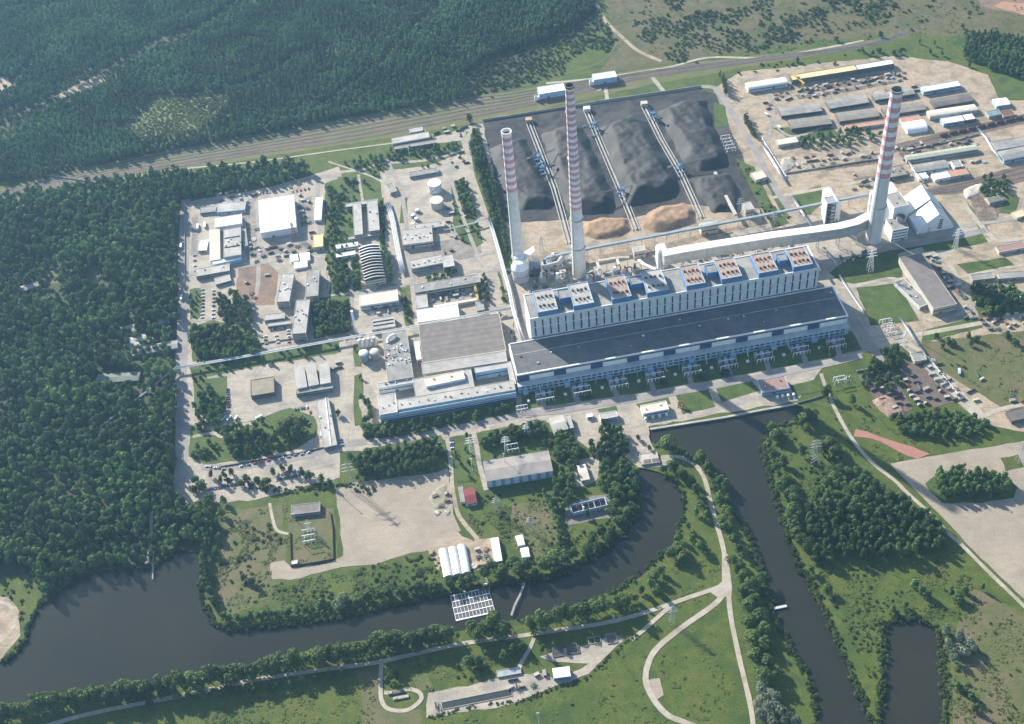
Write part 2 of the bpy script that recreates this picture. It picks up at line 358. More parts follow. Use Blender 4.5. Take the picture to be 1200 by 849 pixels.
region('clearing', "50,322 60,308 69,318 68,332 52,334", DRYG, .12)
region('clearing', "100,318 107,310 118,314 118,328 102,330", DRYG, .12)
region('clearing', "95,96 120,88 125,96 70,116 62,114", SAND, .14)
region('clearing', "-20,88 10,90 14,104 -20,112", SAND, .14)
# railway corridor north of the plant
region('railway_land', "-20,228 42,212 175,180 300,160 412,138 550,113 600,108 690,92 760,80 900,64 1012,50 1064,34 1066,42 1012,57 900,74 830,88 760,100 600,136 540,148 450,163 300,186 200,203 110,216 -20,243", M('railway_grass', (.13,.135,.045), (.105,.125,.035), 12, c3=(.17,.135,.075), scale3=50, fine=.25), .15)
region('railway_land', "1042,172 1100,156 1200,134 1300,112 1300,124 1200,146 1100,167 1045,180", BALL, .28)
region('railway_land', "1085,222 1200,194 1300,168 1300,190 1200,213 1130,226 1090,230", BALL, .28)
# the works: one beige concrete yard with everything else laid on it
region('yard', "216,237 300,223 362,207 392,197 450,182 546,149 603,136 600,300 603,400 606,440 1000,362 1060,400 965,430 935,470 760,500 758,535 700,535 650,495 604,500 540,512 430,530 398,530 398,560 300,586 206,592 204,560 214,500", CONC, .2)
region('yard', "836,104 870,84 1046,66 1110,72 1158,88 1172,118 1260,118 1260,360 1200,352 1152,372 1260,372 1260,520 1165,500 1130,480 1060,405 1000,410 995,370 960,310 900,290 884,265 865,180", SAND, .18)
region('yard', "597,316 640,322 700,308 780,298 880,266 1000,246 1160,262 1158,275 1000,362 800,400 606,440", CONC, .21)
region('coal_yard', "566,142 602,137 820,104 838,110 862,165 884,215 896,262 860,270 700,300 640,322 600,330 585,240", COALG, .24)
region('sandy_yard', "585,262 660,258 720,262 800,240 890,245 896,262 860,272 780,300 700,310 640,325 598,318", SAND, .26)
region('yard', "393,576 410,566 500,556 524,549 529,572 531,602 540,622 520,640 470,652 440,662 400,665 340,680 319,679 317,660 333,657 342,666 385,660 402,652", SLABC, .2)
region('yard', "500,640 535,622 560,640 575,650 576,668 512,668", SAND, .19)
region('yard', "556,632 580,630 580,664 556,670", SAND, .2)
region('yard', "1043,544 1075,538 1110,532 1200,517 1320,500 1320,790 1200,702 1150,655 1100,602", SLABC, .2, amp=.8)
region('lawn', "1084,567 1100,556 1180,558 1192,572 1188,584 1150,590 1104,590", LAWN, .24)
region('lawn', "1172,537 1193,533 1200,548 1178,553", GRASS, .24)
region('path', "1003,503 1015,506 1040,515 1070,524 1090,532 1075,538 1045,525 1020,514 1000,512", REDP, .25)
region('yard', "660,590 716,578 724,606 664,616", M('old_concrete', (.22,.20,.18), (.17,.155,.14), 6, fine=.2), .2)
region('yard', "672,540 694,536 702,560 695,566 674,572", CONC, .2)
region('yard', "735,530 756,498 770,535 790,537 792,543 770,548 748,548 730,534", CONC, .22)
region('yard', "502,812 560,801 604,790 638,789 660,800 640,809 604,825 500,842", CONC, .2)
region('yard', "632,770 650,764 684,757 722,744 733,750 715,765 690,790 668,800 650,803 655,797 690,778 648,776", CONC, .2)
region('yard', "765,796 773,795 778,815 770,820 762,815 756,798", SLABC, .33, amp=0)
region('dry_ground', "420,787 447,787 444,812 452,832 494,832 494,860 425,860", DRYG, .12)
region('dry_ground', "484,795 500,790 508,805 490,812", DRYG, .14)
region('dry_ground', "262,600 330,592 336,655 318,700 262,728 252,690", DRYG, .12)
region('dry_ground', "336,602 392,596 396,655 342,664", DRYG, .12)
region('dry_ground', "600,590 655,585 668,640 625,660 600,640", DRYG, .12)
region('dry_ground', "1140,690 1200,720 1260,800 1200,860 1120,860 1110,760", DRYG, .12)
region('dry_ground', "905,508 945,500 965,540 950,575 930,590 910,545", GRASS, .12)
region('dry_ground', "1080,402 1200,388 1260,400 1260,500 1180,480 1135,455 1090,425", DRYG, .24)
region('slope', "-30,700 10,700 22,715 24,745 0,776 -40,790", SAND, .14)
region('tarmac', "1003,440 1045,432 1070,480 1045,492", M('cindery_ground', (.17,.12,.10), (.12,.10,.09), 7, fine=.3), .24)
region('tarmac', "1050,425 1085,420 1130,468 1095,478 1070,470", M('cindery_ground', (.17,.12,.10)), .24)
# greens inside the works
GREENS = """228,338 237,338 236,374 223,376 222,340
222,379 232,381 250,375 300,388 308,412 262,421 226,424
222,428 300,414 400,398 408,404 408,412 300,430 226,446
226,446 266,441 265,483 228,486
224,498 246,505 300,492 340,478 372,490 374,510 345,528 300,538 240,545 221,535
381,215 402,208 414,242 420,290 405,300 396,345 385,345 380,280
395,205 445,195 448,235 440,236 405,242
364,350 411,345 413,388 368,398
390,303 420,298 424,340 392,345
443,232 450,232 452,290 446,292
470,232 478,232 476,262 468,262
480,172 540,165 545,178 500,195 450,200 400,203 396,190 440,178
528,215 543,208 560,258 533,255
546,155 562,150 604,318 590,325 576,270 555,200
583,316 589,326 597,352 590,356
468,336 480,338 484,380 476,384
414,404 421,402 424,430 416,430
411,442 424,438 426,462 420,470 427,497 416,500 414,470
423,500 520,485 604,466 606,488 560,498 520,507 430,516
426,527 470,519 516,510 521,518 524,545 500,554 440,564 412,560
527,513 556,508 560,563 536,566
563,506 640,493 650,528 566,543
652,495 672,505 676,530 660,540 648,520
533,244 560,262 566,285 556,292 540,282 530,262
1003,338 1046,333 1062,350 1077,376 1020,382
972,320 1000,300 1030,297 1060,290 1112,280 1150,272 1158,284 1120,292 1085,296 1080,290 1052,298 1058,325 1000,333 985,330
1083,388 1146,370 1152,384 1080,402
1121,310 1178,302 1190,312 1135,322
836,120 850,124 853,148 838,149
862,186 884,196 886,202 905,240 925,262 905,268 882,226
893,188 916,236 925,254 920,258 898,216
905,150 975,150 985,160 930,166
928,228 962,218 966,236 950,252 938,252
1165,60 1260,80 1260,118 1172,116
1144,250 1160,272 1150,274 1130,232
1170,225 1195,232 1190,252 1170,250
1190,345 1260,330 1260,372 1140,372 1145,350""".split('\n')
for s in GREENS: region('lawn', s, LAWN, .30, amp=1.0)
for s in """612,480 700,468 760,459 900,434 965,421 1010,410 998,388 960,396 612,458
745,474 783,466 786,474 752,481
792,464 830,457 838,477 800,486
839,456 881,447 890,458 846,472
926,452 965,443 968,457 930,466
972,443 1004,437 1010,452 978,460
700,480 722,476 724,482 702,484""".split('\n'): region('lawn', s, LAWN, .30, amp=.6)
# asphalt and concrete ways
road('road', "218,234 215,300 214,380 212,440 213,520 210,566", 15)
road('road', "206,578 260,568 330,556 395,540", 9, CONC, .32)
road('road', "236,548 300,545 360,534 404,521 470,515 520,505 560,497 612,486", 9)
road('road', "612,484 650,483 700,474.5 760,465.5 830,453.5 900,440.5 965,428 1010,417", 9.5, z=.36)
road('road', "364,478 372,490 375,505 368,520 350,529 325,534 300,540", 6, CONC, .35)
road('road', "226,512 250,508 262,512 285,498 300,497", 5, CONC, .35)
road('road', "404,400 408,440 406,480 400,520", 15, CONC, .33)
for x0, y0, x1, y1 in ((627,455,640,482),(668,449,680,478),(712,441,726,470),(757,432,768,463),(803,425,812,456),(848,416,858,447),(893,409,903,439),(937,402,946,430),(978,395,986,424)):
    road('road', f"{x0},{y0} {x1},{y1}", 6.5, z=.34)
road('road', "980,345 1000,375 1024,410 1032,425", 12, z=.33)
road('road', "981,338 1000,336 1040,327 1052,330 1062,345 1075,366 1090,376 1115,372 1135,364", 5.5, PATHM, .36)
road('road', "960,303 1000,298 1050,290 1120,278 1155,270", 10, z=.34)
road('road', "822,102 838,104 850,120 868,150 890,185 905,215 925,245 945,262", 9, z=.33)
road('road', "820,103 700,121 600,136 566,142", 4, PATHM, .35)
road('road', "-10,204 60,206 110,214 200,200 300,190 400,176 470,167", 3, PATHM, .3)
road('road', "392,202 420,200 450,192 500,188 545,175 548,160 560,146", 6, CONC, .33)
road('road', "548,160 552,200 565,240 585,300 596,345", 8, CONC, .33)
road('road', "695,-20 700,8 712,28 730,45 748,60 775,72", 7, SAND, .2)
road('road', "720,40 722,52 705,72 672,84 640,92", 4, DRYG, .2)
road('road', "640,98 700,92 780,80 830,68 900,68 960,58 1012,48", 5, PATHM, .3)
road('road', "701,107 708,100 712,118", 6, PATHM, .3)
road('road', "762,88 770,98 778,108", 7, CONC, .3)
for s, wd in (("905,232 960,222 1010,213 1040,206", 6), ("1045,398 1100,388 1160,377 1260,358", 7), ("1052,395 1080,420 1110,450 1150,490", 14),
              ("1112,328 1140,322 1180,314 1220,308", 5), ("1128,345 1122,325 1110,308 1095,296", 6), ("1150,490 1180,478 1260,465", 6), ("1130,240 1160,276 1180,282 1260,270", 7)):
    road('road', s, wd, PATHM, .3)
road('path', "962,438 970,460 985,492 1003,521 1025,545 1048,563 1062,577 1085,598 1110,624 1128,640 1160,672 1215,725", 4.5, PATHM, .3)
# ways on the spit between the canals
road('path', "775,536 795,536 812,543 825,560 833,590 840,615 848,645 853,682 856,720 866,770 880,830 884,870", 5.2, PATHM, .3)
road('path', "850,684 838,690 800,703 760,717 728,726 700,732 660,738 620,744 590,748 540,755 480,768 440,777 380,785 300,797 200,818 100,838 20,862", 5, PATHM, .31)
road('path', "793,705 775,720 755,738 740,750", 4.6, PATHM, .32)
road('path', "850,692 838,708 800,735 770,760 759,780 757,800 766,820 782,838 800,846 840,862", 6, PATHM, .32)
region('path', "846,650 853,650 858,690 856,712 852,700 840,700 832,694 846,682", PATHM, .33, amp=0)
road('path', "447,776 446,800 447,820 455,831 475,833 488,826 494,818 490,811 478,808 462,812 450,812", 4.5, PATHM, .32)
road('path', "626,748 620,762 612,775 606,790", 4, PATHM, .31)
road('path', "171,664 173,655 176,640 178,600", 4, PATHM, .2)
road('path', "530,570 536,600 545,615 560,632", 5, SAND, .3)
road('path', "552,495 558,520 562,545 570,575", 6, CONC, .32)
road('path', "523,510 528,540 530,572", 5, CONC, .3)
road('path', "430,520 470,516 520,508", 5, CONC, .34)
road('path', "694,500 700,530 698,560", 5, CONC, .25)
road('path', "745,480 752,505 756,535", 9, CONC, .25)
road('path', "316,590 320,610 325,622 338,626", 3.5, PATHM, .2)
road('path', "-20,704 8,708 18,722 16,735 6,748 -20,768", 4, PATHM, .2)
road('path', "380,300 386,330 384,345", 3, CONC, .36); road('path', "420,205 424,230 426,240", 4, CONC, .36)
road('path', "478,335 483,380", 5, DRYG, .36); road('path', "385,190 430,205 450,215", 3, PATHM, .36)
# railway tracks: ballast with a pair of rails
def track(s, wd=4.2, z=.34):
    o = road('railway_track', s, wd, BALL, z)
    w_ = np.array(smooth_poly([g2(*p) for p in P(s)], False, 5)); b = MB()
    for i in range(len(w_)-1):
        d = w_[i+1]-w_[i]; d = d/np.hypot(*d); nn = np.array([-d[1], d[0]])
        for e in (-.75, .75): b.bar((*(w_[i]+nn*e), z+.25), (*(w_[i+1]+nn*e), z+.25), .16, .18)
    r = b.build('rails', STEEL); r['kind'] = 'structure'
for k in range(7):
    t = k/6.
    top = P("-20,230 42,214 175,183 300,163 412,141 550,116 600,110 690,94 760,82 900,66 1012,52 1064,36")
    bot = P("-20,240 110,212 200,200 300,183 420,167 540,143 600,131 690,109 760,92 900,71 1012,55 1064,40")
    if k in (1, 2, 4, 5): track(' '.join(f'{a[0]*(1-t)+b_[0]*t},{a[1]*(1-t)+b_[1]*t}' for a, b_ in zip(top, bot)), 3.4 if k < 3 else 6)
    elif k in (0, 3): track(' '.join(f'{a[0]*(1-t)+b_[0]*t},{a[1]*(1-t)+b_[1]*t}' for a, b_ in zip(top[:8], bot[:8])), 3.4)
for dy in (0, 6, 12): track(f"1088,{224+dy*.3} 1130,{215+dy*.6} 1200,{196+dy} 1300,{170+dy}", 3.5)
track("1045,176 1100,161 1200,139 1300,116", 3.5, .38)

STRIP = M('stacked_goods_ground', (.20, .15, .11), (.13, .10, .085), 3.5, c3=(.30, .25, .19), scale3=12, fine=.45)
for q in ("940,105 1050,86 1055,90 945,111", "932,112 1000,101 1048,93 1052,97 1000,107 936,117", "965,98 1040,85 1042,88 968,102", "1000,210 1040,203 1045,208 1003,217", "960,196 1020,187 1040,184 1040,190 965,201",
          "1052,178 1140,163 1146,170 1058,186", "1000,186 1035,178 1038,183 1003,190", "1090,310 1096,305 1130,345 1124,350", "1135,232 1160,226 1180,232 1165,262 1150,268"): region('storage_ground', q, STRIP, .33, amp=1.2, step=6)
for q in ("700,300 775,287 830,272 880,262 880,266 830,278 775,294 705,306", "620,300 690,300 690,316 640,318"): region('storage_ground', q, M('dusty_brown_ground', (.30, .23, .17), (.22, .18, .14), 5, fine=.3), .33, amp=1)
for q in ("270,238 300,232 302,262 286,264", "350,235 365,230 368,262 352,268", "225,255 232,253 232,300 224,300", "284,268 304,262 304,300 290,305", "288,292 360,285 364,292 290,304", "505,285 560,275 566,300 540,305 508,300", "505,345 556,336 560,346 508,356", "420,345 440,340 450,330 470,335 470,340 424,352"):
    region('tarmac', q, M('worn_tarmac', (.24, .22, .20), (.18, .165, .155), 4, c3=(.30, .26, .22), scale3=14, fine=.3), .31, amp=1)
for q in ("610,408 632,402 636,412 612,418", "560,405 596,398 600,412 570,418", "610,352 700,335 700,345 615,362"): pass

for q, wd in (("222,322 262,316 300,310 366,297 390,296", 6), ("224,376 262,372 290,362 300,345 303,320 303,262 300,236", 6), ("222,240 260,236 300,226 362,210 400,206", 7), ("372,206 374,260 380,300", 6), ("408,345 440,342 480,334 520,334 545,320 600,316", 6),
              ("452,186 462,205 470,225 476,262 478,300 484,334", 6), ("343,352 344,396", 5), ("410,300 412,345 412,392", 5), ("486,384 489,400 492,420 494,440", 7), ("560,360 575,362 596,362", 5), ("524,190 530,215 545,262 560,300 568,320", 5), ("556,300 580,296", 5),
              ("300,412 340,403 410,392", 4), ("940,112 1000,102 1060,92", 5), ("905,125 912,150 935,160 985,140", 5), ("1075,120 1085,140 1090,150", 5), ("960,124 975,145 985,150", 5), ("870,95 890,92 905,125 900,165", 6), ("1090,300 1130,345 1145,372", 6), ("1150,262 1180,258 1260,240", 6)):
    road('road', q, wd, M('worn_road', (.30, .275, .25), (.25, .23, .21), 8, c3=(.35, .32, .28), scale3=16, fine=.2), .345)

# ------------------------------------------------------------------ buildings
def frame(A, B, C, h):
    a, b, c = (G(*p, h)[:2] for p in (A, B, C)); u = b-a; L_ = float(np.hypot(*u)); u /= L_; n = np.array([-u[1], u[0]])
    D = float((c-b)@n)
    return a, u, n, L_, D
def windows_on(root, face, L_, D, z0, z1, m, gap=.35, pane=2.2, inset=1.2, proud=.04, name='window'):
    """one ribbon window: a row of panes on one face of a box building"""
    b = MB(); T = L_ if face in 'fb' else D; n = max(1, int((T-2*inset)/(pane+gap))); st = (T-2*inset)/n
    for i in range(n):
        s0 = inset+i*st+gap/2; s1 = inset+(i+1)*st-gap/2
        if face == 'f': b.box(s0, -proud, z0, s1, .02, z1)
        elif face == 'b': b.box(s0, D-.02, z0, s1, D+proud, z1)
        elif face == 'l': b.box(-proud, s0, z0, .02, s1, z1)
        else: b.box(L_-.02, s0, z0, L_+proud, s1, z1)
    return b.build(name, m, root)
def bld(name, label, cat, q, h, wall=None, roof=None, style='flat', win=1, vents=0, door=1, group=None, ridge=2.5, par=.5, over=.3, sky=0, z0=0.0, seed=0, cap=None):
    """box building from three roof corners seen in the picture: front left, front right, back right, at height h"""
    wall = wall or GWALL; roof = roof or RGREY
    if isinstance(q, str): q = P(q)
    a, u, n, L_, D = frame(*q, h); D = abs(D)
    r = random.Random(seed+int(a[0]*3+a[1]))
    root = empty(name, (a[0], a[1], z0), math.atan2(u[1], u[0]), label, cat, group)
    hh = h-z0; b = MB(); b.box(0, 0, 0, L_, D, hh); b.build('wall', wall, root)
    b = MB()
    if style == 'flat':
        b.box(.4, .4, hh, L_-.4, D-.4, hh+.12); b.build('roof', roof, root)
        b = MB(); p = .42
        b.box(-over*.3, -over*.3, hh, L_+over*.3, p, hh+par); b.box(-over*.3, D-p, hh, L_+over*.3, D+over*.3, hh+par)
        b.box(-over*.3, p, hh, p, D-p, hh+par); b.box(L_-p, p, hh, L_+over*.3, D-p, hh+par); b.build('parapet', cap or wall, root)
    elif style == 'gable':
        o = over; b.add([(-o, -o, hh-.1), (L_+o, -o, hh-.1), (L_+o, D/2, hh+ridge), (-o, D/2, hh+ridge), (L_+o, D+o, hh-.1), (-o, D+o, hh-.1),
                         (-o, -o, hh+.15), (L_+o, -o, hh+.15), (L_+o, D/2, hh+ridge+.25), (-o, D/2, hh+ridge+.25), (L_+o, D+o, hh+.15), (-o, D+o, hh+.15)],
                        [(6, 7, 8, 9), (9, 8, 10, 11), (1, 0, 3, 2), (2, 3, 5, 4), (0, 1, 7, 6), (5, 11, 10, 4), (1, 2, 8, 7), (2, 4, 10, 8), (0, 6, 9, 3), (3, 9, 11, 5)]); b.build('roof', roof, root)
        g = MB()
        for x in (0.02, L_-.02): g.add([(x, 0, hh-.1), (x, D, hh-.1), (x, D/2, hh+ridge-.05)], [(0, 1, 2)])
        g.build('gable', wall, root)
    elif style == 'shed':
        b.add([(-over, -over, hh), (L_+over, -over, hh), (L_+over, D+over, hh+ridge), (-over, D+over, hh+ridge), (-over, -over, hh+.2), (L_+over, -over, hh+.2), (L_+over, D+over, hh+ridge+.2), (-over, D+over, hh+ridge+.2)],
              [(4, 5, 6, 7), (3, 2, 1, 0), (0, 1, 5, 4), (1, 2, 6, 5), (2, 3, 7, 6), (3, 0, 4, 7)]); b.build('roof', roof, root)
    elif style == 'barrel':            # arch across the depth
        k = 10; prof = [(D/2-D/2*math.cos(math.pi*i/k), hh+ridge*math.sin(math.pi*i/k)) for i in range(k+1)]
        vs = [(x, y, z) for x in (-.1, L_+.1) for y, z in prof]
        b.add(vs, [(i, i+k+1, i+k+2, i+1) for i in range(k)]+[tuple(range(k+1)), tuple(range(2*k+1, k, -1))]); b.build('roof', roof, root)
    elif style == 'barrelx':           # arch across the length
        k = 10; prof = [(L_/2-L_/2*math.cos(math.pi*i/k), hh+ridge*math.sin(math.pi*i/k)) for i in range(k+1)]
        vs = [(x, y, z) for y in (-.1, D+.1) for x, z in prof]
        b.add(vs, [(i, i+1, i+k+2, i+k+1) for i in range(k)]+[tuple(range(k, -1, -1)), tuple(range(k+1, 2*k+2))]); b.build('roof', roof, root)
    if win:
        fl = max(1, min(win, int(hh/2.8)))
        for i in range(fl):
            zc = hh*(i+.55)/fl; w2 = min(.9, hh/fl*.26)
            windows_on(root, 'f', L_, D, zc-w2, zc+w2, GLASS)
            if D > 6: windows_on(root, 'r' if (u@UX) > 0 else 'l', L_, D, zc-w2, zc+w2, GLASS)
    if door and L_ > 6:
        x = L_*r.uniform(.2, .7); b = MB(); b.box(x, -.09, 0, x+min(4, L_*.15), .02, min(3.6, hh*.6)); b.build('door', DOORM, root)
    zr = hh+.12+(ridge*.5 if style in ('gable',) else 0)
    for i in range(vents):
        if style not in ('flat',): break
        x = L_*(i+.5+r.uniform(-.2, .2))/vents; y = D*r.uniform(.3, .7); s_ = r.uniform(.5, 1.0)
        b = MB(); b.box(x-s_, y-s_, hh+.12, x+s_, y+s_, hh+1.1); b.box(x-s_*1.25, y-s_*1.25, hh+1.1, x+s_*1.25, y+s_*1.25, hh+1.35); b.build('roof_vent', r.choice([STEEL, DSTEEL, WWALL]), root)
    for i in range(sky):
        if style == 'flat':
            y = D*(i+1)/(sky+1); b = MB(); b.box(L_*.06, y-.7, hh+.12, L_*.94, y+.7, hh+.75); b.add([(L_*.06, y-.7, hh+.75), (L_*.94, y-.7, hh+.75), (L_*.94, y, hh+1.2), (L_*.06, y, hh+1.2), (L_*.94, y+.7, hh+.75), (L_*.06, y+.7, hh+.75)], [(0, 1, 2, 3), (3, 2, 4, 5)]); b.build('skylight', GLASS, root)
    root['_L'] = L_; root['_D'] = D; root['_h'] = hh
    return root

# ---- turbine hall, boiler house
HT, HB = 26.0, 60.0
tA = G(605, 440, HT)[:2]; tB = G(993.7, 370, HT)[:2]; tu = (tB-tA)/np.hypot(*(tB-tA)); tn = np.array([-tu[1], tu[0]]); TL = float(np.hypot(*(tB-tA)))
TD = float((G(600, 403, HT)[:2]-tA)@tn)
hall = empty('turbine_hall', (*tA, 0), math.atan2(tu[1], tu[0]), 'very long low hall with dark flat roof in front of the tall boiler house', 'turbine hall')
b = MB(); b.box(0, 0, 0, TL, TD, HT); b.build('wall', WWALL, hall)
b = MB(); b.box(1.6, .8, HT, TL-1.6, TD-.9, HT+.15); rf = b.build('roof', RTURB, hall)
b = MB(); b.box(-.3, -.9, HT-1.2, TL+.3, .8, HT+.5); b.box(-.3, .8, HT-.2, 1.6, TD, HT+.7); b.box(TL-1.6, .8, HT-.2, TL+.3, TD, HT+.7); b.box(1.6, TD-.9, HT, TL-1.6, TD+.3, HT+.9); b.build('parapet', WHITE, hall)
b = MB(); b.box(.5, -.15, 21.3, TL-.5, .02, 24.6); b.build('window_or_recess_band', DSTEEL, hall)  # flat dark strip painted in for the shaded recess under the gutter
per = TL/9.12
rq = random.Random(5)
for i in range(22):
    m = MB(); x = TL*(i+.5)/22+rq.uniform(-4, 4); y = TD*rq.choice([.25, .5, .55, .8]); e = rq.uniform(.6, 1.3); m.box(x-e, y-e, HT+.15, x+e, y+e, HT+1.2); m.box(x-e*1.2, y-e*1.2, HT+1.2, x+e*1.2, y+e*1.2, HT+1.4); m.build('roof_vent', rq.choice([STEEL, WWALL, DSTEEL]), hall)
m = MB(); m.box(4, TD*.62, HT+.16, TL-4, TD*.62+.9, HT+.34); m.build('walkway', RLGREY, hall)
for i in range(13): m = MB(); x = TL*(i+.5)/13; m.box(x-.12, 1, HT+.15, x+.12, TD-1, HT+.27); m.build('roof_joint', DSTEEL, hall)
for i in range(9):
    b = MB(); b.box(i*per+.6, -.35, 13.6, i*per+per*.34, .02, 21.2); b.build('blue_panel', NAVY, hall)
    b = MB(); b.box(i*per+per*.34+.5, -.25, 14.4, (i+1)*per-.2, .02, 20.6); b.build('white_panel', WHITE, hall)
b = MB(); b.box(-.2, -7.5, 0, TL+.2, -.9, 12.6); an = b.build('annex', LBLUE, hall)
b = MB(); b.box(-.5, -8.3, 12.6, TL+.5, -.16, 13.3); b.build('annex_roof', M('pale_concrete', (.50, .51, .52), (.42, .43, .45), 9), hall)
for k, (z0, z1) in enumerate(((8.6, 10.8), (3.5, 6))):
    b = MB(); n_ = 60
    for i in range(n_):
        x = 3+i*(TL-6)/n_; b.box(x, -7.62, z0, x+(TL-6)/n_*.7, -7.48, z1)
    b.build('window', GLASS, an)
r_ = random.Random(3)
for i in range(24):
    x = TL*(i+.5)/24; b = MB()
    if i % 3 == 0: b.box(x-4, -12, 0, x+3, -7.6, r_.uniform(5, 8))
    else: b.tube([(x, -7.7, 9), (x, -11, 8.5), (x, -12, 2), (x+r_.uniform(-2, 2), -16, 1.5)], .7)
    b.build('pipework' if i % 3 else 'porch', [LBLUE, WWALL, STEEL][i % 3], hall)
# boiler house
a = G(621, 374.5, HB)[:2]; bb = G(960, 314.5, HB)[:2]
off_ = float((a-tA)@tn); offL = float((a-tA)@tu); BL_ = float((bb-a)@tu); BD = float((G(946, 288, HB)[:2]-bb)@tn)
if BD < 25: BD = 40.0
bo = tA+tu*offL+tn*off_
b = MB()                                # the deaerator bay between the two
b.box(offL-4, TD+.35, 0, offL+BL_+10, off_-.1, HT+1); o_ = b.build('deaerator_bay', GWALL, hall)
b = MB(); b.box(offL-3.6, TD+.8, HT+1, offL+BL_+9.6, off_-.15, HT+1.15); b.build('roof', RTURB, o_)
boil = empty('boiler_house', (*bo, 0), math.atan2(tu[1], tu[0]), 'tall white boiler house with narrow dark slit windows and blue rooftop housings', 'boiler house')
b = MB(); b.box(0, 0, 0, BL_, BD, HB); b.build('wall', striped('white_panels', (.74, .76, .77), (.60, .63, .66), 4.6, .93, blur=.02), boil)
b = MB(); b.box(.8, .8, HB, BL_-.8, BD-.8, HB+.15); b.build('roof', RGREY, boil)
b = MB(); b.box(-.2, -.3, HB-.6, BL_+.2, .8, HB+.9); b.box(-.2, .8, HB, .8, BD, HB+.9); b.box(BL_-1.6, .8, HB, BL_+.2, BD, HB+.9); b.box(.8, BD-.8, HB, BL_-1.6, BD+.2, HB+.9); b.build('parapet', WHITE, boil)
for i in range(38):
    x = BL_*(i+.6)/38; b = MB(); b.box(x-.95, -.16, HT+3, x+.95, .05, HB-16.5); b.box(x-.95, -.16, HB-15, x+.95, .05, HB-4); b.build('window', GLASS, boil)
for i in range(7):
    b = MB(); y = BD*(i+.5)/7; b.box(BL_-.05, y-.8, HT+3, BL_+.14, y+.8, HB-5); b.build('window', GLASS, boil)
def roofbox(q, h, side, top, name, valves, vm):
    aa, uu, nn, L2, D2 = frame(*P(q), h); o0 = aa-bo; x, y = float(o0@tu), float(o0@tn); x = max(1.2, min(x, BL_-1.8-L2)); y = max(.25, y)
    D2 = abs(D2); z = HB+.16
    p = empty(name, (x, y, z)); p.parent = boil; hh = h-HB
    m = MB(); m.box(0, 0, 0, L2, D2, hh, 0); o1 = m.build(name+'_wall', side, p)
    m = MB(); m.box(.5, .5, hh, L2-.5, D2-.5, hh+.1); m.build('roof', top, p)
    m = MB(); m.box(-.1, -.1, hh, L2+.1, .5, hh+.8); m.box(-.1, D2-.5, hh, L2+.1, D2+.1, hh+.8); m.box(-.1, .5, hh, .5, D2-.5, hh+.8); m.box(L2-.5, .5, hh, L2+.1, D2-.5, hh+.8); m.build('parapet', side if valves == 0 else LBLUE, p)
    rr = random.Random(int(x))
    for k in range(valves):
        cx = L2*(.18+.21*(k % 4))+rr.uniform(-.6, .6); cy = D2*(.25 if k < 4 else .68)+rr.uniform(-1, 1)
        m = MB(); m.box(-1.3, -.9, 0, 1.1, 1.9, 1.3); m.cyl(-.2, .6, 1.0, 2.6, .8, .8, 8); m.tube([(-.2, .6, 2.2), (.9, -1, 2.7), (1.5, -2.8, 1.8)], .6, 6)
        v_ = m.build('exhaust_silencer', vm, p, loc=(cx, cy, hh+.1)); v_.rotation_euler = (0, 0, rr.uniform(-.5, .5))
PH = ["630.5,367 653.7,362 646,338", "672.5,359.5 696,355 686,330.7", "717.5,351.5 740,347 730,322", "758.7,344 783.7,339.5 771,315.7",
      "805,335.7 827,332 817.5,309.5", "846,328 869.5,323.7 857.5,302", "889.6,321 912,317 899,296", "930.3,314 953,310.7 941,290.5"]
TOPS = [RLGREY, RLGREY, M('rust_stained_roofing', (.36, .29, .25), (.29, .22, .19), 5), RLGREY, M('rust_stained_roofing', (.3, .3, .3)), M('rust_stained_roofing', (.3, .3, .3)), M('rust_stained_roofing', (.3, .3, .3)), M('rust_stained_roofing', (.3, .3, .3))]
VM = [DSTEEL, DSTEEL, RUST, DSTEEL, RUST, RUST, RUST, RUST]
for i, q in enumerate(PH): roofbox(q, HB+8.5, BWALL, TOPS[i], 'roof_housing', 8, VM[i])
for q in ("656,351 669,348.5 663,339", "740,334.5 754,331 748,323", "829,321 841,318.6 836.5,310", "913,307 923.5,305 919,297.5"): roofbox(q, HB+8, BWALL, RGREY, 'lift_housing', 0, None)
# ductwork, precipitators and fans behind the boiler house
def loc2(x, y): return bo+tu*x+tn*y
RZ = math.atan2(tu[1], tu[0])
for i in range(16):
    x = BL_*(i+.5)/16; L2, D2, hh = 17, 14, 24
    o = empty('precipitator', (*loc2(x-L2/2, BD+9), 0), RZ, f'{ordw(i)} grey electrostatic filter box from the left behind the boiler house', 'filter', 'filter boxes in a line behind the boiler house')
    m = MB(); m.box(0, 0, 9, L2, D2, hh)
    for cx in (4, 12.5):
        m.add([(cx-3.6, 1, 8.98), (cx+3.6, 1, 8.98), (cx+3.6, 13, 8.98), (cx-3.6, 13, 8.98), (cx, 7, 4)], [(1, 0, 4), (2, 1, 4), (3, 2, 4), (0, 3, 4)])
    m.build('casing', [STEEL, WWALL, RLGREY][i % 3], o)
    m = MB()
    for cx in (.5, L2-.5):
        for cy in (.5, D2-.5): m.bar((cx, cy, 0), (cx, cy, 9), .6)
    m.build('leg_frame', STEEL, o)
    for k in range(3): m = MB(); m.box(1.5+5*k, 2, hh, 4.5+5*k, D2-2, hh+1.6); m.build('rectifier', [WWALL, STEEL, RUST][(i+k) % 3], o)
    m = MB(); m.box(L2/2-2.5, -8.8, 12, L2/2+2.5, -.05, 17); m.build('inlet_duct', RLGREY if i % 2 else RTERR, o)
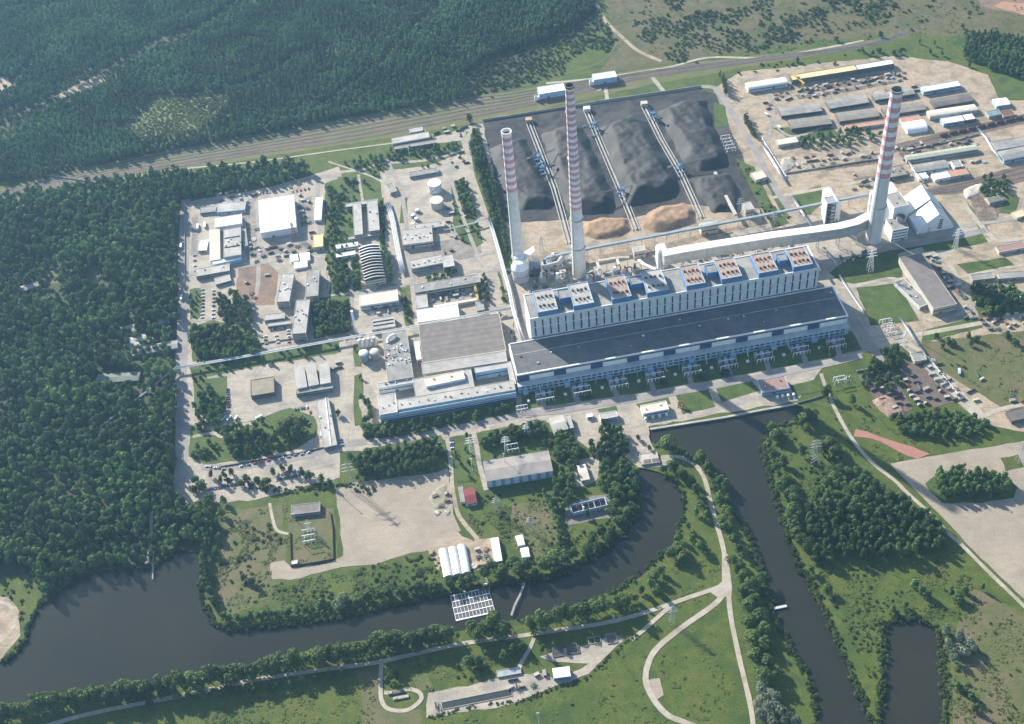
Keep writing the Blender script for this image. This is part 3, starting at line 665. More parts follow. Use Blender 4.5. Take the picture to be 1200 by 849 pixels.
for i in range(8):
    x = BL_*(i+.5)/8
    o = empty('induced_draught_fan', (*loc2(x, BD+30), 0), RZ, f'{ordw(i)} induced draught fan with its duct from the left, behind the filter boxes', 'fan', 'fans behind the filter boxes')
    m = MB(); m.tube([(-4, 0, 4), (4, 0, 4)], 3.6, 14); m.build('fan_casing', STEEL, o, True); m = MB(); m.box(-2, -6.5, 3, 2, -3.4, 12); m.build('duct', WWALL, o); m = MB(); m.box(4.1, -1.5, 0, 8, 1.5, 2.6); m.build('motor', BSTEEL, o)
pr = empty('collector_duct', (*loc2(0, BD+5), 0), RZ, 'long pale duct running behind the boiler house roof edge', 'duct')
m = MB(); m.box(2, -1.5, 33, BL_-3, 1.5, 36.4); m.build('duct', WWALL, pr); m = MB()
for i in range(24): m.bar((BL_*(i+.5)/24, 0, 0), (BL_*(i+.5)/24, 0, 33), .7)
m.build('support', STEEL, pr)

# ---- chimneys
def chimney(base, top, w_bot, w_top, nred, zs, rings, label, capm, redtop):
    p = G(*base); best = min((abs(pxof((p[0], p[1], z))[1]-top[1]), z) for z in np.linspace(100, 360, 1041)); hh = best[1]
    d0 = float((p-np.array([0, 0, H]))@FW); d1 = float((np.array([p[0], p[1], hh])-np.array([0, 0, H]))@FW)
    r0, r1 = w_bot*d0/F/2, w_top*d1/F/2
    root = empty('chimney', (p[0], p[1], 0), 0, label, 'chimney', None)
    rad = lambda z: r1+(r0-r1)*(1-z/hh)**1.25
    zb = min((abs(pxof((p[0], p[1], z))[1]-zs), z) for z in np.linspace(0, hh, 801))[1]
    m = MB(); z = 0.0; k = 8
    for i in range(k): m.cyl(p[0]*0, 0, zb*i/k, zb*(i+1)/k, rad(zb*i/k), rad(zb*(i+1)/k), 40, cap=False)
    m.build('shaft', CHIMC, root, True)
    nb = nred*2; bh = (hh-zb)/nb
    for i in range(nb):
        za, zc = zb+i*bh, zb+(i+1)*bh; m = MB(); m.cyl(0, 0, za, zc, rad(za)+.05, rad(zc)+.05, 40, cap=False)
        m.build('red_band' if i % 2 == 0 else 'white_band', CHIMR if i % 2 == 0 else CHIMW, root, True)
    m = MB(); m.cyl(0, 0, hh-1.6, hh+1.5, r1+.5, r1+.5, 40, cap=False); m.cyl(0, 0, hh-3.5, hh+1.5, r1-.6, r1-.6, 40, cap=False)
    k0 = len(m.v); n = 40
    vs = []; 
    for rr in (r1+.5, r1-.6):
        for i in range(n): a_ = 2*math.pi*i/n; vs.append((rr*math.cos(a_), rr*math.sin(a_), hh+1.5))
    m.add(vs, [(i, (i+1) % n, n+(i+1) % n, n+i) for i in range(n)]); m.build('rim', capm, root)
    m = MB(); m.cyl(0, 0, hh-3.4, hh-3.2, r1-.6, r1-.6, 40); m.build('flue_mouth', SOOT, root)
    for yy in rings:
        zz = min((abs(pxof((p[0], p[1], z))[1]-yy), z) for z in np.linspace(0, hh, 801))[1]
        m = MB(); rr = rad(zz); m.cyl(0, 0, zz, zz+.25, rr+1.5, rr+1.5, 32)
        for i in range(16):
            a_ = 2*math.pi*i/16; m.bar(((rr+1.4)*math.cos(a_), (rr+1.4)*math.sin(a_), zz+.25), ((rr+1.4)*math.cos(a_), (rr+1.4)*math.sin(a_), zz+1.4), .12)
        m.build('gallery', STEEL, root)
    m = MB(); m.bar((-rad(0)*.72-.6, -rad(0)*.72, 3), (-r1*.72-.5, -r1*.72, hh-3), .7); m.build('ladder', STEEL, root)
    return root, p, r0, hh
ch1 = chimney((609, 317), (592, 155), 15.0, 11.6, 8, 222, (300,), 'slim left chimney of the three, rising out of a round white-topped house', CHIMW, True)
ch2 = chimney((679, 322), (661, 101), 16.5, 10.6, 20, 243, (131, 185, 256, 289), 'tallest chimney with many narrow red and white bands and a dark top', SOOT, False)
ch3 = chimney((1023, 281), (1054, 106), 18.5, 14.2, 9, 205, (240,), 'right chimney with nine broad red bands standing beside the white flue gas duct', M('grey_rim', (.25, .25, .23)), True)

# ---- white flue gas duct sweeping to the right chimney
def duct(pts, w_, ztop, hgt_, name='flue_gas_duct', label='', topm=WHITE, sidem=GWALL, legs=True, cat='duct', legstep=14):
    cs = [G(x, y, ztop)[:2] for x, y in pts]; c0 = cs[0]; root = empty(name, (*c0, 0), 0, label, cat)
    c = np.array(cs)-c0; m = MB(); t = MB(); rows = []
    for i in range(len(c)):
        d = c[min(i+1, len(c)-1)]-c[max(i-1, 0)]; d = d/np.hypot(*d); n = np.array([-d[1], d[0]]); rows.append((c[i]-n*w_/2, c[i]+n*w_/2))
    vs = []
    for l, r in rows: vs += [(*l, ztop-hgt_), (*r, ztop-hgt_), (*r, ztop), (*l, ztop)]
    fs = []
    for i in range(len(rows)-1): fs += [(4*i+k, 4*i+(k+1) % 4, 4*i+4+(k+1) % 4, 4*i+4+k) for k in range(4)]
    fs += [(3, 2, 1, 0), tuple(4*(len(rows)-1)+k for k in range(4))]; m.add(vs, fs); m.build('duct_wall', sidem, root)
    vs = []
    for l, r in rows: e = (l-r)/np.hypot(*(l-r))*.3; vs += [(*(l+e), ztop+.02), (*(r-e), ztop+.02), (*(r-e), ztop+.45), (*((l+r)/2), ztop+.9), (*(l+e), ztop+.45)]
    fs = []
    for i in range(len(rows)-1): fs += [(5*i+k, 5*i+(k+1) % 5, 5*i+5+(k+1) % 5, 5*i+5+k) for k in range(5)]
    fs += [tuple(range(5)), tuple(5*(len(rows)-1)+k for k in range(5))]; t.add(vs, fs); t.build('duct_roof', topm, root)
    if legs:
        tot = 0
        for i in range(len(c)-1):
            L2 = np.hypot(*(c[i+1]-c[i])); k = max(1, int(L2/legstep))
            for j in range(k):
                q = c[i]+(c[i+1]-c[i])*j/k; n = (rows[i][1]-rows[i][0])/2*.8; m = MB()
                for s in (-1, 1): m.bar((*(q+n*s), 0), (*(q+n*s*.9), ztop-hgt_), .7)
                m.bar((*(q-n), (ztop-hgt_)*.5), (*(q+n), (ztop-hgt_)*.5), .5); m.bar((*(q-n), 0), (*(q+n), (ztop-hgt_)*.5), .35); m.build('trestle', STEEL, root)
    return root
duct([(777, 297), (800, 292.5), (832, 287), (870, 281), (905, 275.5), (940, 271), (960, 268.5), (984, 265), (1004, 260), (1021, 251)], 12, 36, 17, label='long white-topped flue duct sweeping behind the boiler house to the right chimney')
m = MB(); p_ = G(776, 299, 20)
o = empty('duct_end_house', (*p_[:2], 0), RZ, 'white block with a bent duct at the left end of the white flue duct', 'duct house'); m.box(-7, -5, 0, 6, 9, 30); m.build('wall', WWALL, o); m = MB(); m.box(-6, -4, 30, 5, 8, 33); m.build('roof', WHITE, o)
# ---- desulphurisation plant by the right chimney
bld('absorber_hall', 'tall white block with a grey roof between the right chimney and the gypsum store', 'plant building', "1048,244 1065,240 1053,225", 38, WHITE, RGREY, win=0, vents=2)
bld('absorber_hall', 'white tower with a white roof just behind the right chimney', 'plant building', "1041,226 1052,223.5 1047,213", 34, WHITE, RWHITE, win=0)
bld('pump_building', 'white office-like block with rows of windows at the foot of the right chimney', 'building', "1046,270.5 1065,267 1059,254", 20, WHITE, RGREY, win=4, vents=2)
def tank(px, py, rpx, h, m_, roof_m, label, dome=0, cat='tank', name='storage_tank', group=None, stairs=True):
    p = G(px, py, h); r = rpx*mpp(px, py); root = empty(name, (*p[:2], 0), 0, label, cat, group)
    b = MB(); b.cyl(0, 0, 0, h, r, r, 32, cap=False); b.build('shell', m_, root, True)
    b = MB(); b.dome(0, 0, h, r*1.02, dome or .6, 32); b.build('roof', roof_m, root, bool(dome))
    b = MB(); b.cyl(0, 0, h-.5, h+.05, r+.25, r+.25, 32, cap=False); b.build('rim', STEEL, root)
    if stairs:
        b = MB(); b.tube([((r+.5)*math.cos(a_), (r+.5)*math.sin(a_), h*i/10) for i, a_ in enumerate(np.linspace(-2.6, -1.0, 11))], .35, 5); b.build('stair', STEEL, root)
    return root
tank(1056, 254, 5, 27, STEEL, RDARK, 'grey round slurry tank with a dark top beside the white window block', cat='tank')
tank(1024, 226, 4.2, 38, WHITE, WHITE, 'slim white silo standing left of the right chimney', cat='silo', name='silo')
tank(1030, 229, 3.6, 34, WHITE, WHITE, 'lower white silo tucked beside the slim one at the right chimney', cat='silo', name='silo')
a, u, n, L_, D = frame((974, 243), (986, 240.5), (972, 222), 30)
bld('unloading_tower', 'white tower with a rounded white roof above the flue duct', 'tower', "975,243 986,241 974,222", 27, WHITE, WHITE, style='barrelx', ridge=4, win=0)
o = empty('lattice_tower', (*G(967, 263)[:2], 0), RZ, 'dark steel framework tower with a white edge beside the rounded white tower', 'steel tower')
for k in range(6):
    m = MB(); z = k*6
    for x0, y0, x1, y1 in ((0, 0, 12, 0), (12, 0, 12, 14), (12, 14, 0, 14), (0, 14, 0, 0)):
        m.bar((x0, y0, z+6), (x1, y1, z+6), .6); m.bar((x0, y0, z), (x1, y1, z+6), .35); m.bar((x0, y0, z), (x0, y0, z+6), .7)
    m.box(.5, .5, z+5.6, 11.5, 13.5, z+5.8); m.build('storey', STEEL if k % 2 else DSTEEL, o)
m = MB(); m.box(-1.6, -.5, 0, -.4, 14.5, 37); m.build('stair_shaft', WHITE, o); m = MB(); m.cyl(6, 7, 5, 30, 4.2, 4.2, 20); m.build('vessel', DSTEEL, o)
# gypsum store: steep A-shaped hall in two roof sections
gl, gr = G(1074, 275)[:2], G(1117, 267.5)[:2]; gu = (gr-gl)/np.hypot(*(gr-gl)); gn = np.array([-gu[1], gu[0]]); GW = float(np.hypot(*(gr-gl)))
apex = G(1100, 249.5, 29)[:2]; 
o = empty('gypsum_store', (*gl, 0), math.atan2(gu[1], gu[0]), 'steep A-shaped white storage hall in two stepped roof sections with dark louvres on its gable', 'storage hall')
GDp = 62.0; ax_ = GW*.52
for k, (y0, y1, x0, zt) in enumerate(((0, GDp*.46, 0, 29), (GDp*.50, GDp, -5, 31))):
    m = MB(); m.add([(x0, y0, 0), (GW, y0, 0), (GW, y0, 3), (ax_, y0, zt), (x0, y0, 8), (x0, y1, 0), (GW, y1, 0), (GW, y1, 3), (ax_, y1, zt), (x0, y1, 8)],
                    [(0, 1, 2, 3, 4), (9, 8, 7, 6, 5), (0, 4, 9, 5), (1, 6, 7, 2)]); m.build('wall', WHITE, o)
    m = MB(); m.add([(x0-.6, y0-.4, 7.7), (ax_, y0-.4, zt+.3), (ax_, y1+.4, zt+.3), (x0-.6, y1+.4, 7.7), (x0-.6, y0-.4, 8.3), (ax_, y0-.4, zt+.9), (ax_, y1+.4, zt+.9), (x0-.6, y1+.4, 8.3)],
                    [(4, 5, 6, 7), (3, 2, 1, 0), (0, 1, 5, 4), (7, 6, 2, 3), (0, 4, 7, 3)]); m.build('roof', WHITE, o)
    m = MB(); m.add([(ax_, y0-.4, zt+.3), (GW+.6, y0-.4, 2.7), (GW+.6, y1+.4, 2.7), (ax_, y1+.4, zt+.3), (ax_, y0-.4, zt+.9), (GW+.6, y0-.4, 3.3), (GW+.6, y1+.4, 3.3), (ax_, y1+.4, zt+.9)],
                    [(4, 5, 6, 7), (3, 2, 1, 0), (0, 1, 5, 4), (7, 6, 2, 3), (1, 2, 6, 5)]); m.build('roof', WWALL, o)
m = MB(); m.box(ax_-3, GDp*.461, 0, ax_+3, GDp*.499, 28); m.build('link', WWALL, o)
for k in range(5): m = MB(); m.box(GW*.55+k*.4, -.2, 4+k*3.4, GW*.55+6, .02, 6.2+k*3.4); m.build('louvre', GLASS, o)
# house round the foot of the left chimney
o = empty('absorber_house', (ch1[1][0], ch1[1][1], 0), RZ, 'round grey tower with a white pitched top at the foot of the left chimney', 'absorber tower')
m = MB(); m.cyl(-1, -17, 0, 22, 11.5, 11.5, 32); m.build('drum', M('pale_concrete', (.5, .5, .5)), o, False)
m = MB(); m.cyl(-1, -17, 22, 31, 12, 6, 24); m.box(-7, -12, 22, 6, -4, 33); m.build('cap', WHITE, o)
m = MB(); m.cyl(-1, -17, 21.2, 22, 12.3, 12.3, 32); m.cyl(-1, -17, 11, 11.3, 12.6, 12.6, 32); m.build('walkway', STEEL, o)
m = MB(); m.add([(7, -10, 24), (22, -5, 30), (22, 5, 30), (7, 3, 24), (7, -10, 27), (22, -5, 34), (22, 5, 34), (7, 3, 27)], [(4, 5, 6, 7), (3, 2, 1, 0), (0, 1, 5, 4), (1, 2, 6, 5), (2, 3, 7, 6), (3, 0, 4, 7)]); m.build('duct', WHITE, o)
m = MB()
for i in range(7):
    for j in range(4): m.bar((13+i*2.2, -16+j*4, 0), (13+i*2.2, -16+j*4, 22), .4)
for z in (6, 12, 18, 22):
    for j in range(4): m.bar((13, -16+j*4, z), (26.2, -16+j*4, z), .4)
    for i in range(7): m.bar((13+i*2.2, -16, z), (13+i*2.2, -4, z), .35)
m.build('steel_frame', STEEL, o); m = MB(); m.box(14, -15, 0, 25, -6, 18); m.build('casing', LBLUE, o)
m = MB(); m.tube([(30, -15, 10), (52, -11, 10), (60, -5, 14)], 4, 14); m.build('gas_duct', GWALL, o, True)
# pipework at the foot of the tall chimney
o = empty('pipe_loop', (*G(700, 318)[:2], 0), RZ, 'cream square-bent duct loop right of the tallest chimney', 'duct')
m = MB()
for q in ([(0, 0, 17), (27, 0, 17)], [(27, 0, 17), (27, -14, 17)], [(27, 0, 17), (44, -1, 15)], [(0, 0, 17), (0, -16, 17)]): m.bar(*q, 3.2)
m.build('duct', CWALL, o); m = MB()
for x in (1, 13, 26, 42): m.bar((x, 0, 0), (x, 0, 15.5), .7)
m.build('support', STEEL, o)
rr = random.Random(11)
for i, (px, py) in enumerate(((628, 322), (636, 330), (645, 326), (652, 318), (660, 325), (640, 314), (655, 331), (690, 331), (700, 327), (712, 330), (722, 322), (733, 325), (745, 318), (650, 308), (664, 312))):
    p = G(px, py); s = rr.uniform(4, 7); o = empty('plant_unit', (*p[:2], 0), RZ+rr.choice([0, 0, .1]), f'{ordw(i)} tank and duct unit from the left behind the boiler house', 'plant unit', 'plant units behind the boiler house')
    m = MB(); m.box(-s, -s*.7, 0, s, s*.7, rr.uniform(5, 12)); m.build('casing', rr.choice([STEEL, WWALL, LBLUE, DSTEEL, GWALL]), o)
    m = MB(); m.cyl(-s*.3, 0, 0, rr.uniform(13, 17), s*.36, s*.36, 14); m.build('vessel', rr.choice([WHITE, STEEL, DSTEEL]), o)
    m = MB(); m.tube([(s, 0, 4), (s*1.5, 0, 7), (s*1.5, s, 11), (0, s, 11)], .9, 8); m.build('duct', rr.choice([WWALL, RUST, WHITE]), o)

# ------------------------------------------------------------------ foliage
def crown_mesh(name, seed, n, leaf, m, shape='round', lobes=8):
    """unit crown (radius 1, height about 1..2): leaf clumps spread through several lobes"""
    r = np.random.default_rng(seed); L_ = []
    if shape == 'round':
        L_ = [(r.normal(0, .34), r.normal(0, .34), r.uniform(.55, 1.5), r.uniform(.38, .62)) for _ in range(lobes)]+[(0, 0, 1.0, .72)]
    elif shape == 'dome':
        L_ = [(r.normal(0, .20+.12*(k % 2)), r.normal(0, .20+.12*(k % 2)), .45+1.5*k/lobes, r.uniform(.42, .58)*(1.12-.5*k/lobes)) for k in range(lobes)]
    elif shape == 'tall':
        L_ = [(r.normal(0, .22), r.normal(0, .22), .4+2.2*i/lobes, r.uniform(.34, .6)*(1.1-.35*i/lobes)) for i in range(lobes)]
    elif shape == 'cone':
        L_ = [(r.normal(0, .12), r.normal(0, .12), .3+2.0*i/lobes, .85-.62*i/lobes) for i in range(lobes)]
    elif shape == 'bush':
        L_ = [(r.normal(0, .42), r.normal(0, .42), r.uniform(.15, .55), r.uniform(.3, .52)) for _ in range(lobes)]
    vol = np.array([l[3]**2 for l in L_]); vol /= vol.sum(); vs = []; fs = []
    for k in range(n):
        cx, cy, cz, rad = L_[r.choice(len(L_), p=vol)]; d = r.normal(size=3); d /= np.linalg.norm(d)
        if d[2] < -.35: d[2] *= -1
        p = np.array([cx, cy, cz])+d*rad*r.uniform(.82, 1.06)*np.array([1, 1, .9])
        nn = d+r.normal(0, .28, 3); nn /= np.linalg.norm(nn); t = np.cross(nn, r.normal(size=3)); t /= np.linalg.norm(t); q = np.cross(nn, t)
        s = leaf*r.uniform(.6, 1.35); s2 = s*r.uniform(.6, 1.0); i = len(vs)
        vs += [tuple(p-t*s), tuple(p-q*s2+nn*s*.2), tuple(p+t*s), tuple(p+q*s2+nn*s*.2)]; fs.append((i, i+1, i+2, i+3))
    me = bpy.data.meshes.new(name); me.from_pydata(vs, [], fs); me.materials.append(m); me.update(); return me
def trunk_mesh():
    b = MB(); b.tube([(0, 0, 0), (.01, .01, .35), (0, .02, .75), (.02, 0, 1.2)], .055, 6)
    for a_ in (0, 2, 4): b.tube([(0, 0, .6), (.25*math.cos(a_), .25*math.sin(a_), .9), (.45*math.cos(a_), .45*math.sin(a_), 1.15)], .025, 5)
    return b.mesh('trunk', BARK)
TRUNK = trunk_mesh()
NEAR = [crown_mesh('crown', 10+i, 680, .125, LEAF, 'dome' if i % 2 else 'round', 9) for i in range(6)]
NEART = [crown_mesh('crown', 20+i, 620, .125, LEAF, 'tall', 9) for i in range(3)]
NSILV = [crown_mesh('crown', 30+i, 620, .13, SILV) for i in range(2)]
NPURP = [crown_mesh('crown', 35, 500, .14, PURP)]
BUSHES = [crown_mesh('bush', 40+i, 260, .15, SHRUBM, 'bush', 7) for i in range(4)]
PROTO = {}
def proto_coll(name, meshes):
    c = bpy.data.collections.new(name)
    for i, me in enumerate(meshes):
        o = bpy.data.objects.new(f'{name}_{i:02d}', me); c.objects.link(o)
    PROTO[name] = (c, len(meshes)); return c
proto_coll('broadleaf', [crown_mesh('f', 50+i, 260, .19, LEAFD, 'dome', 5+i % 3) for i in range(8)])
proto_coll('pine', [crown_mesh('p', 60+i, 170, .24, PINE, 'cone' if i % 2 else 'round', 6) for i in range(4)])
proto_coll('scrub', [crown_mesh('s', 70+i, 150, .20, SHRUBM, 'bush', 6) for i in range(5)])
proto_coll('mixed', [crown_mesh('m', 80+i, 260, .18, [LEAFD, LEAF, LEAFD, LEAF][i], 'dome', 6) for i in range(4)])
def scatter(name, proto, pts, kind='stuff'):
    """pts: x, y, z, radius, height factor -> one object whose instances are the crowns"""
    c, n = PROTO[proto]; pts = np.array(pts, float); N = len(pts)
    me = bpy.data.meshes.new(name); me.vertices.add(N); me.vertices.foreach_set('co', pts[:, :3].ravel())
    def at(nm, typ, vals, key):
        a_ = me.attributes.new(nm, typ, 'POINT'); a_.data.foreach_set(key, vals)
    sc3 = np.stack([pts[:, 3], pts[:, 3], pts[:, 4]], 1)
    at('tsize', 'FLOAT_VECTOR', sc3.ravel(), 'vector')
    at('trot', 'FLOAT_VECTOR', np.stack([rng.normal(0, .05, N), rng.normal(0, .05, N), rng.uniform(0, 6.28, N)], 1).ravel(), 'vector')
    at('tkind', 'INT', rng.integers(0, n, N).astype(np.int32), 'value')
    o = bpy.data.objects.new(name, me); col.objects.link(o)
    ng = bpy.data.node_groups.new(name, 'GeometryNodeTree')
    ng.interface.new_socket('Geometry', in_out='INPUT', socket_type='NodeSocketGeometry'); ng.interface.new_socket('Geometry', in_out='OUTPUT', socket_type='NodeSocketGeometry')
    N_ = ng.nodes.new; gi, go = N_('NodeGroupInput'), N_('NodeGroupOutput'); iop = N_('GeometryNodeInstanceOnPoints'); ci = N_('GeometryNodeCollectionInfo')
    ci.inputs['Collection'].default_value = c; ci.inputs['Separate Children'].default_value = True; ci.inputs['Reset Children'].default_value = True
    def na(nm, typ): x = N_('GeometryNodeInputNamedAttribute'); x.data_type = typ; x.inputs['Name'].default_value = nm; return x.outputs['Attribute']
    L = ng.links.new; L(gi.outputs[0], iop.inputs['Points']); L(ci.outputs[0], iop.inputs['Instance']); iop.inputs['Pick Instance'].default_value = True
    L(na('tkind', 'INT'), iop.inputs['Instance Index']); L(na('trot', 'FLOAT_VECTOR'), iop.inputs['Rotation']); L(na('tsize', 'FLOAT_VECTOR'), iop.inputs['Scale'])
    L(iop.outputs[0], go.inputs[0]); md = o.modifiers.new('scatter', 'NODES'); md.node_group = ng
    o['kind'] = 'stuff'; return o
def free(X, Y, e):
    k = np.ones(X.shape, bool); lo, hi = (X.min()-20, Y.min()-20), (X.max()+20, Y.max()+20)
    for w_, hw in KEEP:
        if w_[:, 0].max() < lo[0] or w_[:, 0].min() > hi[0] or w_[:, 1].max() < lo[1] or w_[:, 1].min() > hi[1]: continue
        for a_, b_ in zip(w_[:-1], w_[1:]):
            d = b_-a_; t = np.clip(((X-a_[0])*d[0]+(Y-a_[1])*d[1])/(d@d), 0, 1); k &= np.hypot(X-a_[0]-t*d[0], Y-a_[1]-t*d[1]) > hw+e
    for q in PADS: k &= ~inside(q, X, Y)
    return k
PADS = [np.array([g2(*p) for p in P(s)]) for s in ("318,680 316,660 334,656 345,667 400,652 393,576 500,556 525,549 535,622 520,642 440,662 340,682", "1043,544 1110,530 1200,515 1320,500 1320,790 1200,702 1150,655 1100,602", "755,793 773,793 780,818 768,822 755,800", "1003,502 1040,514 1092,531 1075,539 1045,526 1000,513", "600,784 684,756 722,743 735,750 690,791 604,827 500,844 502,811", "500,640 560,634 580,630 582,668 512,670")]
def fill(poly_px, zc, step, rr, hf, gaps=(), z0=0.0, keep=1.0, clump=0):
    """jittered grid of trees inside an outline read at crown height zc"""
    w_ = np.array([g2(*p, zc) for p in (P(poly_px) if isinstance(poly_px, str) else poly_px)]); lo, hi = w_.min(0), w_.max(0)
    X, Y = np.meshgrid(np.arange(lo[0], hi[0], step), np.arange(lo[1], hi[1], step*.9)); X = X+((np.arange(X.shape[0]) % 2)*step/2)[:, None]
    X = (X+rng.uniform(-.38, .38, X.shape)*step).ravel(); Y = (Y+rng.uniform(-.38, .38, Y.shape)*step).ravel()
    k = inside(w_, X, Y)
    for g, wd in gaps:                 # rides and clearings left open
        gw = [np.array(g2(*p, zc)) for p in P(g)]
        if wd == 0: k &= ~inside(gw, X, Y)
        else:
            for a_, b_ in zip(gw[:-1], gw[1:]):
                d = b_-a_; t = np.clip(((X-a_[0])*d[0]+(Y-a_[1])*d[1])/(d@d), 0, 1); k &= np.hypot(X-a_[0]-t*d[0], Y-a_[1]-t*d[1]) > wd/2
    k &= rng.uniform(size=X.shape) < keep
    if clump:
        z_ = rng.uniform(0, 99); k[k] &= np.array([mnoise.noise(Vector((x_/clump/2.2, y_/clump/2.2, z_)))+.55*mnoise.noise(Vector((x_/clump*1.1, y_/clump*1.1, z_))) > rng.uniform(-.12, .22) for x_, y_ in zip(X[k], Y[k])], bool)
    for wp in WPOLY: k &= ~inside(wp, X, Y)
    if zc <= 3: k &= free(X, Y, rr[1]*.8)
    X, Y = X[k], Y[k]; r = rng.uniform(*rr, len(X)); h = r*rng.uniform(*hf, len(X))
    big = 1+.18*np.sin(X/37+1)*np.cos(Y/41); return np.stack([X, Y, np.full(len(X), z0)+(h*.0), r*big, h*big], 1)
# one forest west of the works, one north of the railway
west = fill("-140,258 60,240 206,228 206,330 205,400 204,468 203,535 200,560 196,575 215,582 245,590 236,640 226,632 205,636 180,655 150,655 100,662 75,675 52,688 25,655 -150,690", 12, 10.6, (4.4, 8.0), (.9, 1.55), keep=.985,
            gaps=(("48,318 60,304 72,316 70,334 50,336", 0), ("98,316 108,306 121,312 120,330 100,332", 0), ("138,372 200,372 214,400 214,430 168,426 140,412", 0), ("110,428 165,428 172,446 112,450", 0), ("203,432 172,458 118,500", 9), ("175,690 176,640 179,595", 7), ("26,330 50,328 48,340 26,344", 0)), z0=2)
belt = fill("-140,232 0,228 100,212 200,198 300,190 350,186 358,196 330,207 216,226 100,240 0,258 -140,285", 12, 9.0, (4.2, 6.6), (1.0, 1.7), z0=2)
lowb = fill("30,640 230,640 226,650 100,662 60,690", 8, 7, (3, 5), (.9, 1.2), keep=.4)
infill = fill("140,378 200,378 205,400 205,425 170,420 142,412", 10, 11, (3.6, 5.5), (.9, 1.3), z0=1, keep=.8)
scatter('forest', 'broadleaf', np.concatenate([west, belt, lowb, infill]))
RIDES = (("380,120 440,75 512,4 530,-40", 15), ("130,150 150,142 178,110 260,102 300,90 345,62 390,50", 13), ("0,90 20,92 40,62 60,50", 18), ("142,140 175,113 262,105 272,118 235,150 165,166", 0),
         ("-10,150 62,115 105,96 160,60 235,28 300,-10", 30), ("0,128 70,98 140,60 190,35", 13), ("-30,80 8,86 20,100 -30,112", 0))
north = fill("-200,-70 690,-90 697,0 690,12 640,40 560,66 540,84 556,108 500,118 412,131 300,152 175,174 80,193 42,205 0,205 -160,225", 10, 6.3, (2.5, 3.7), (1.2, 2.3), gaps=RIDES, z0=2, keep=.97)
band = fill("-40,160 62,122 110,100 165,62 235,30 300,-8 320,-2 250,42 175,84 120,118 66,140 -20,182", 10, 10, (4, 5.6), (.9, 1.4), keep=.45, z0=1)
scatter('pine_forest', 'pine', north)
scatter('mixed_woodland', 'mixed', np.concatenate([band, fill("400,60 512,20 600,10 660,30 560,66 520,90 470,110 420,120", 12, 15, (4, 5.5), (1.1, 1.5), z0=4)]))
young = fill("560,108 600,100 640,92 700,76 722,45 700,5 640,38 565,64 548,86", 4, 6.6, (2.3, 3.6), (1.0, 1.5), keep=.8, gaps=(("640,92 672,84 705,72 722,52", 10), ("668,66 690,56 710,56 705,78 660,88", 0)))
plant_ = fill("142,140 175,113 262,105 272,118 235,150 165,166", 3, 4.2, (2.0, 3.0), (.5, .8), keep=.9)
heath = np.concatenate([fill("735,5 870,-60 980,-60 1060,10 1050,24 960,40 880,60 800,76 770,66 745,40", 3, 7.5, (2.2, 4.2), (.8, 1.3), clump=16), fill("960,-20 1150,0 1160,30 1075,36 960,60 900,66 850,72", 3, 13, (1.8, 3.6), (.8, 1.3), clump=26, keep=.7),
                        fill("900,72 1060,50 1060,62 960,78 880,92 860,84", 3, 10, (2.4, 4), (.9, 1.3), clump=14, keep=.9), fill("560,112 600,107 640,100 700,86 700,92 620,108 566,118", 3, 8, (1.6, 3), (.8, 1.2), keep=.5)])
eastw = fill("1128,50 1140,36 1170,34 1210,48 1300,80 1300,130 1200,88 1160,76 1130,64", 8, 8, (3.8, 5.4), (1.0, 1.4), z0=1)
scatter('scrub', 'scrub', np.concatenate([young, heath]))
# undergrowth along the banks and in the meadows
def line_pts(s, n_, spread, rr, hf, zc=2, z0=-.3):
    w_ = np.array(smooth_poly([g2(*p, zc) for p in P(s)], False, 6)); seg = np.hypot(*np.diff(w_, axis=0).T); cum = np.r_[0, np.cumsum(seg)]; t = rng.uniform(0, cum[-1], n_)
    X = np.interp(t, cum, w_[:, 0])+rng.normal(0, spread, n_); Y = np.interp(t, cum, w_[:, 1])+rng.normal(0, spread, n_); r = rng.uniform(*rr, n_)
    return np.stack([X, Y, np.full(n_, z0), r, r*rng.uniform(*hf, n_)], 1)
und = [line_pts("0,776 26,752 33,730 52,700 75,684 100,670 150,663 180,662 204,643 226,638 236,655 234,690 244,718 262,735 300,734 400,721 500,699 560,687 600,680", 520, 1.6, (1.6, 3.2), (.9, 1.5)),
       line_pts("0,838 75,822 150,811 250,794 300,781 400,758 500,748 600,729 700,701 745,674 766,656 790,633 801,600 798,575 778,556", 380, 1.6, (1.4, 2.8), (.8, 1.3)),
       line_pts("935,476 941,488 908,501 895,521 901,553 915,600 932,650 948,680 965,712 987,762 1009,815 1027,846 1034,786 1036,738 1048,725 1089,729 1102,752 1106,800 1106,860", 620, 2.0, (1.4, 3.2), (.8, 1.3)),
       line_pts("768,522 790,523 812,537 838,553 851,576 861,600 875,622 891,660 904,712 924,755 947,796 960,860", 420, 2.0, (1.4, 3.2), (.8, 1.3)),
       line_pts("600,681 650,673 690,653 715,636 742,606 749,570", 200, 2.2, (1.6, 3.4), (.8, 1.4)),
       line_pts("500,840 560,826 604,822 650,806 668,800 690,792 715,768 733,752 745,745", 130, 1.2, (1.0, 2.2), (.8, 1.2)),
       line_pts("420,672 500,652 530,650 512,664 430,700", 110, 4, (1.4, 3), (.7, 1.1)), line_pts("262,560 330,575 392,568 440,575", 120, 3, (1.6, 3), (.8, 1.2))]
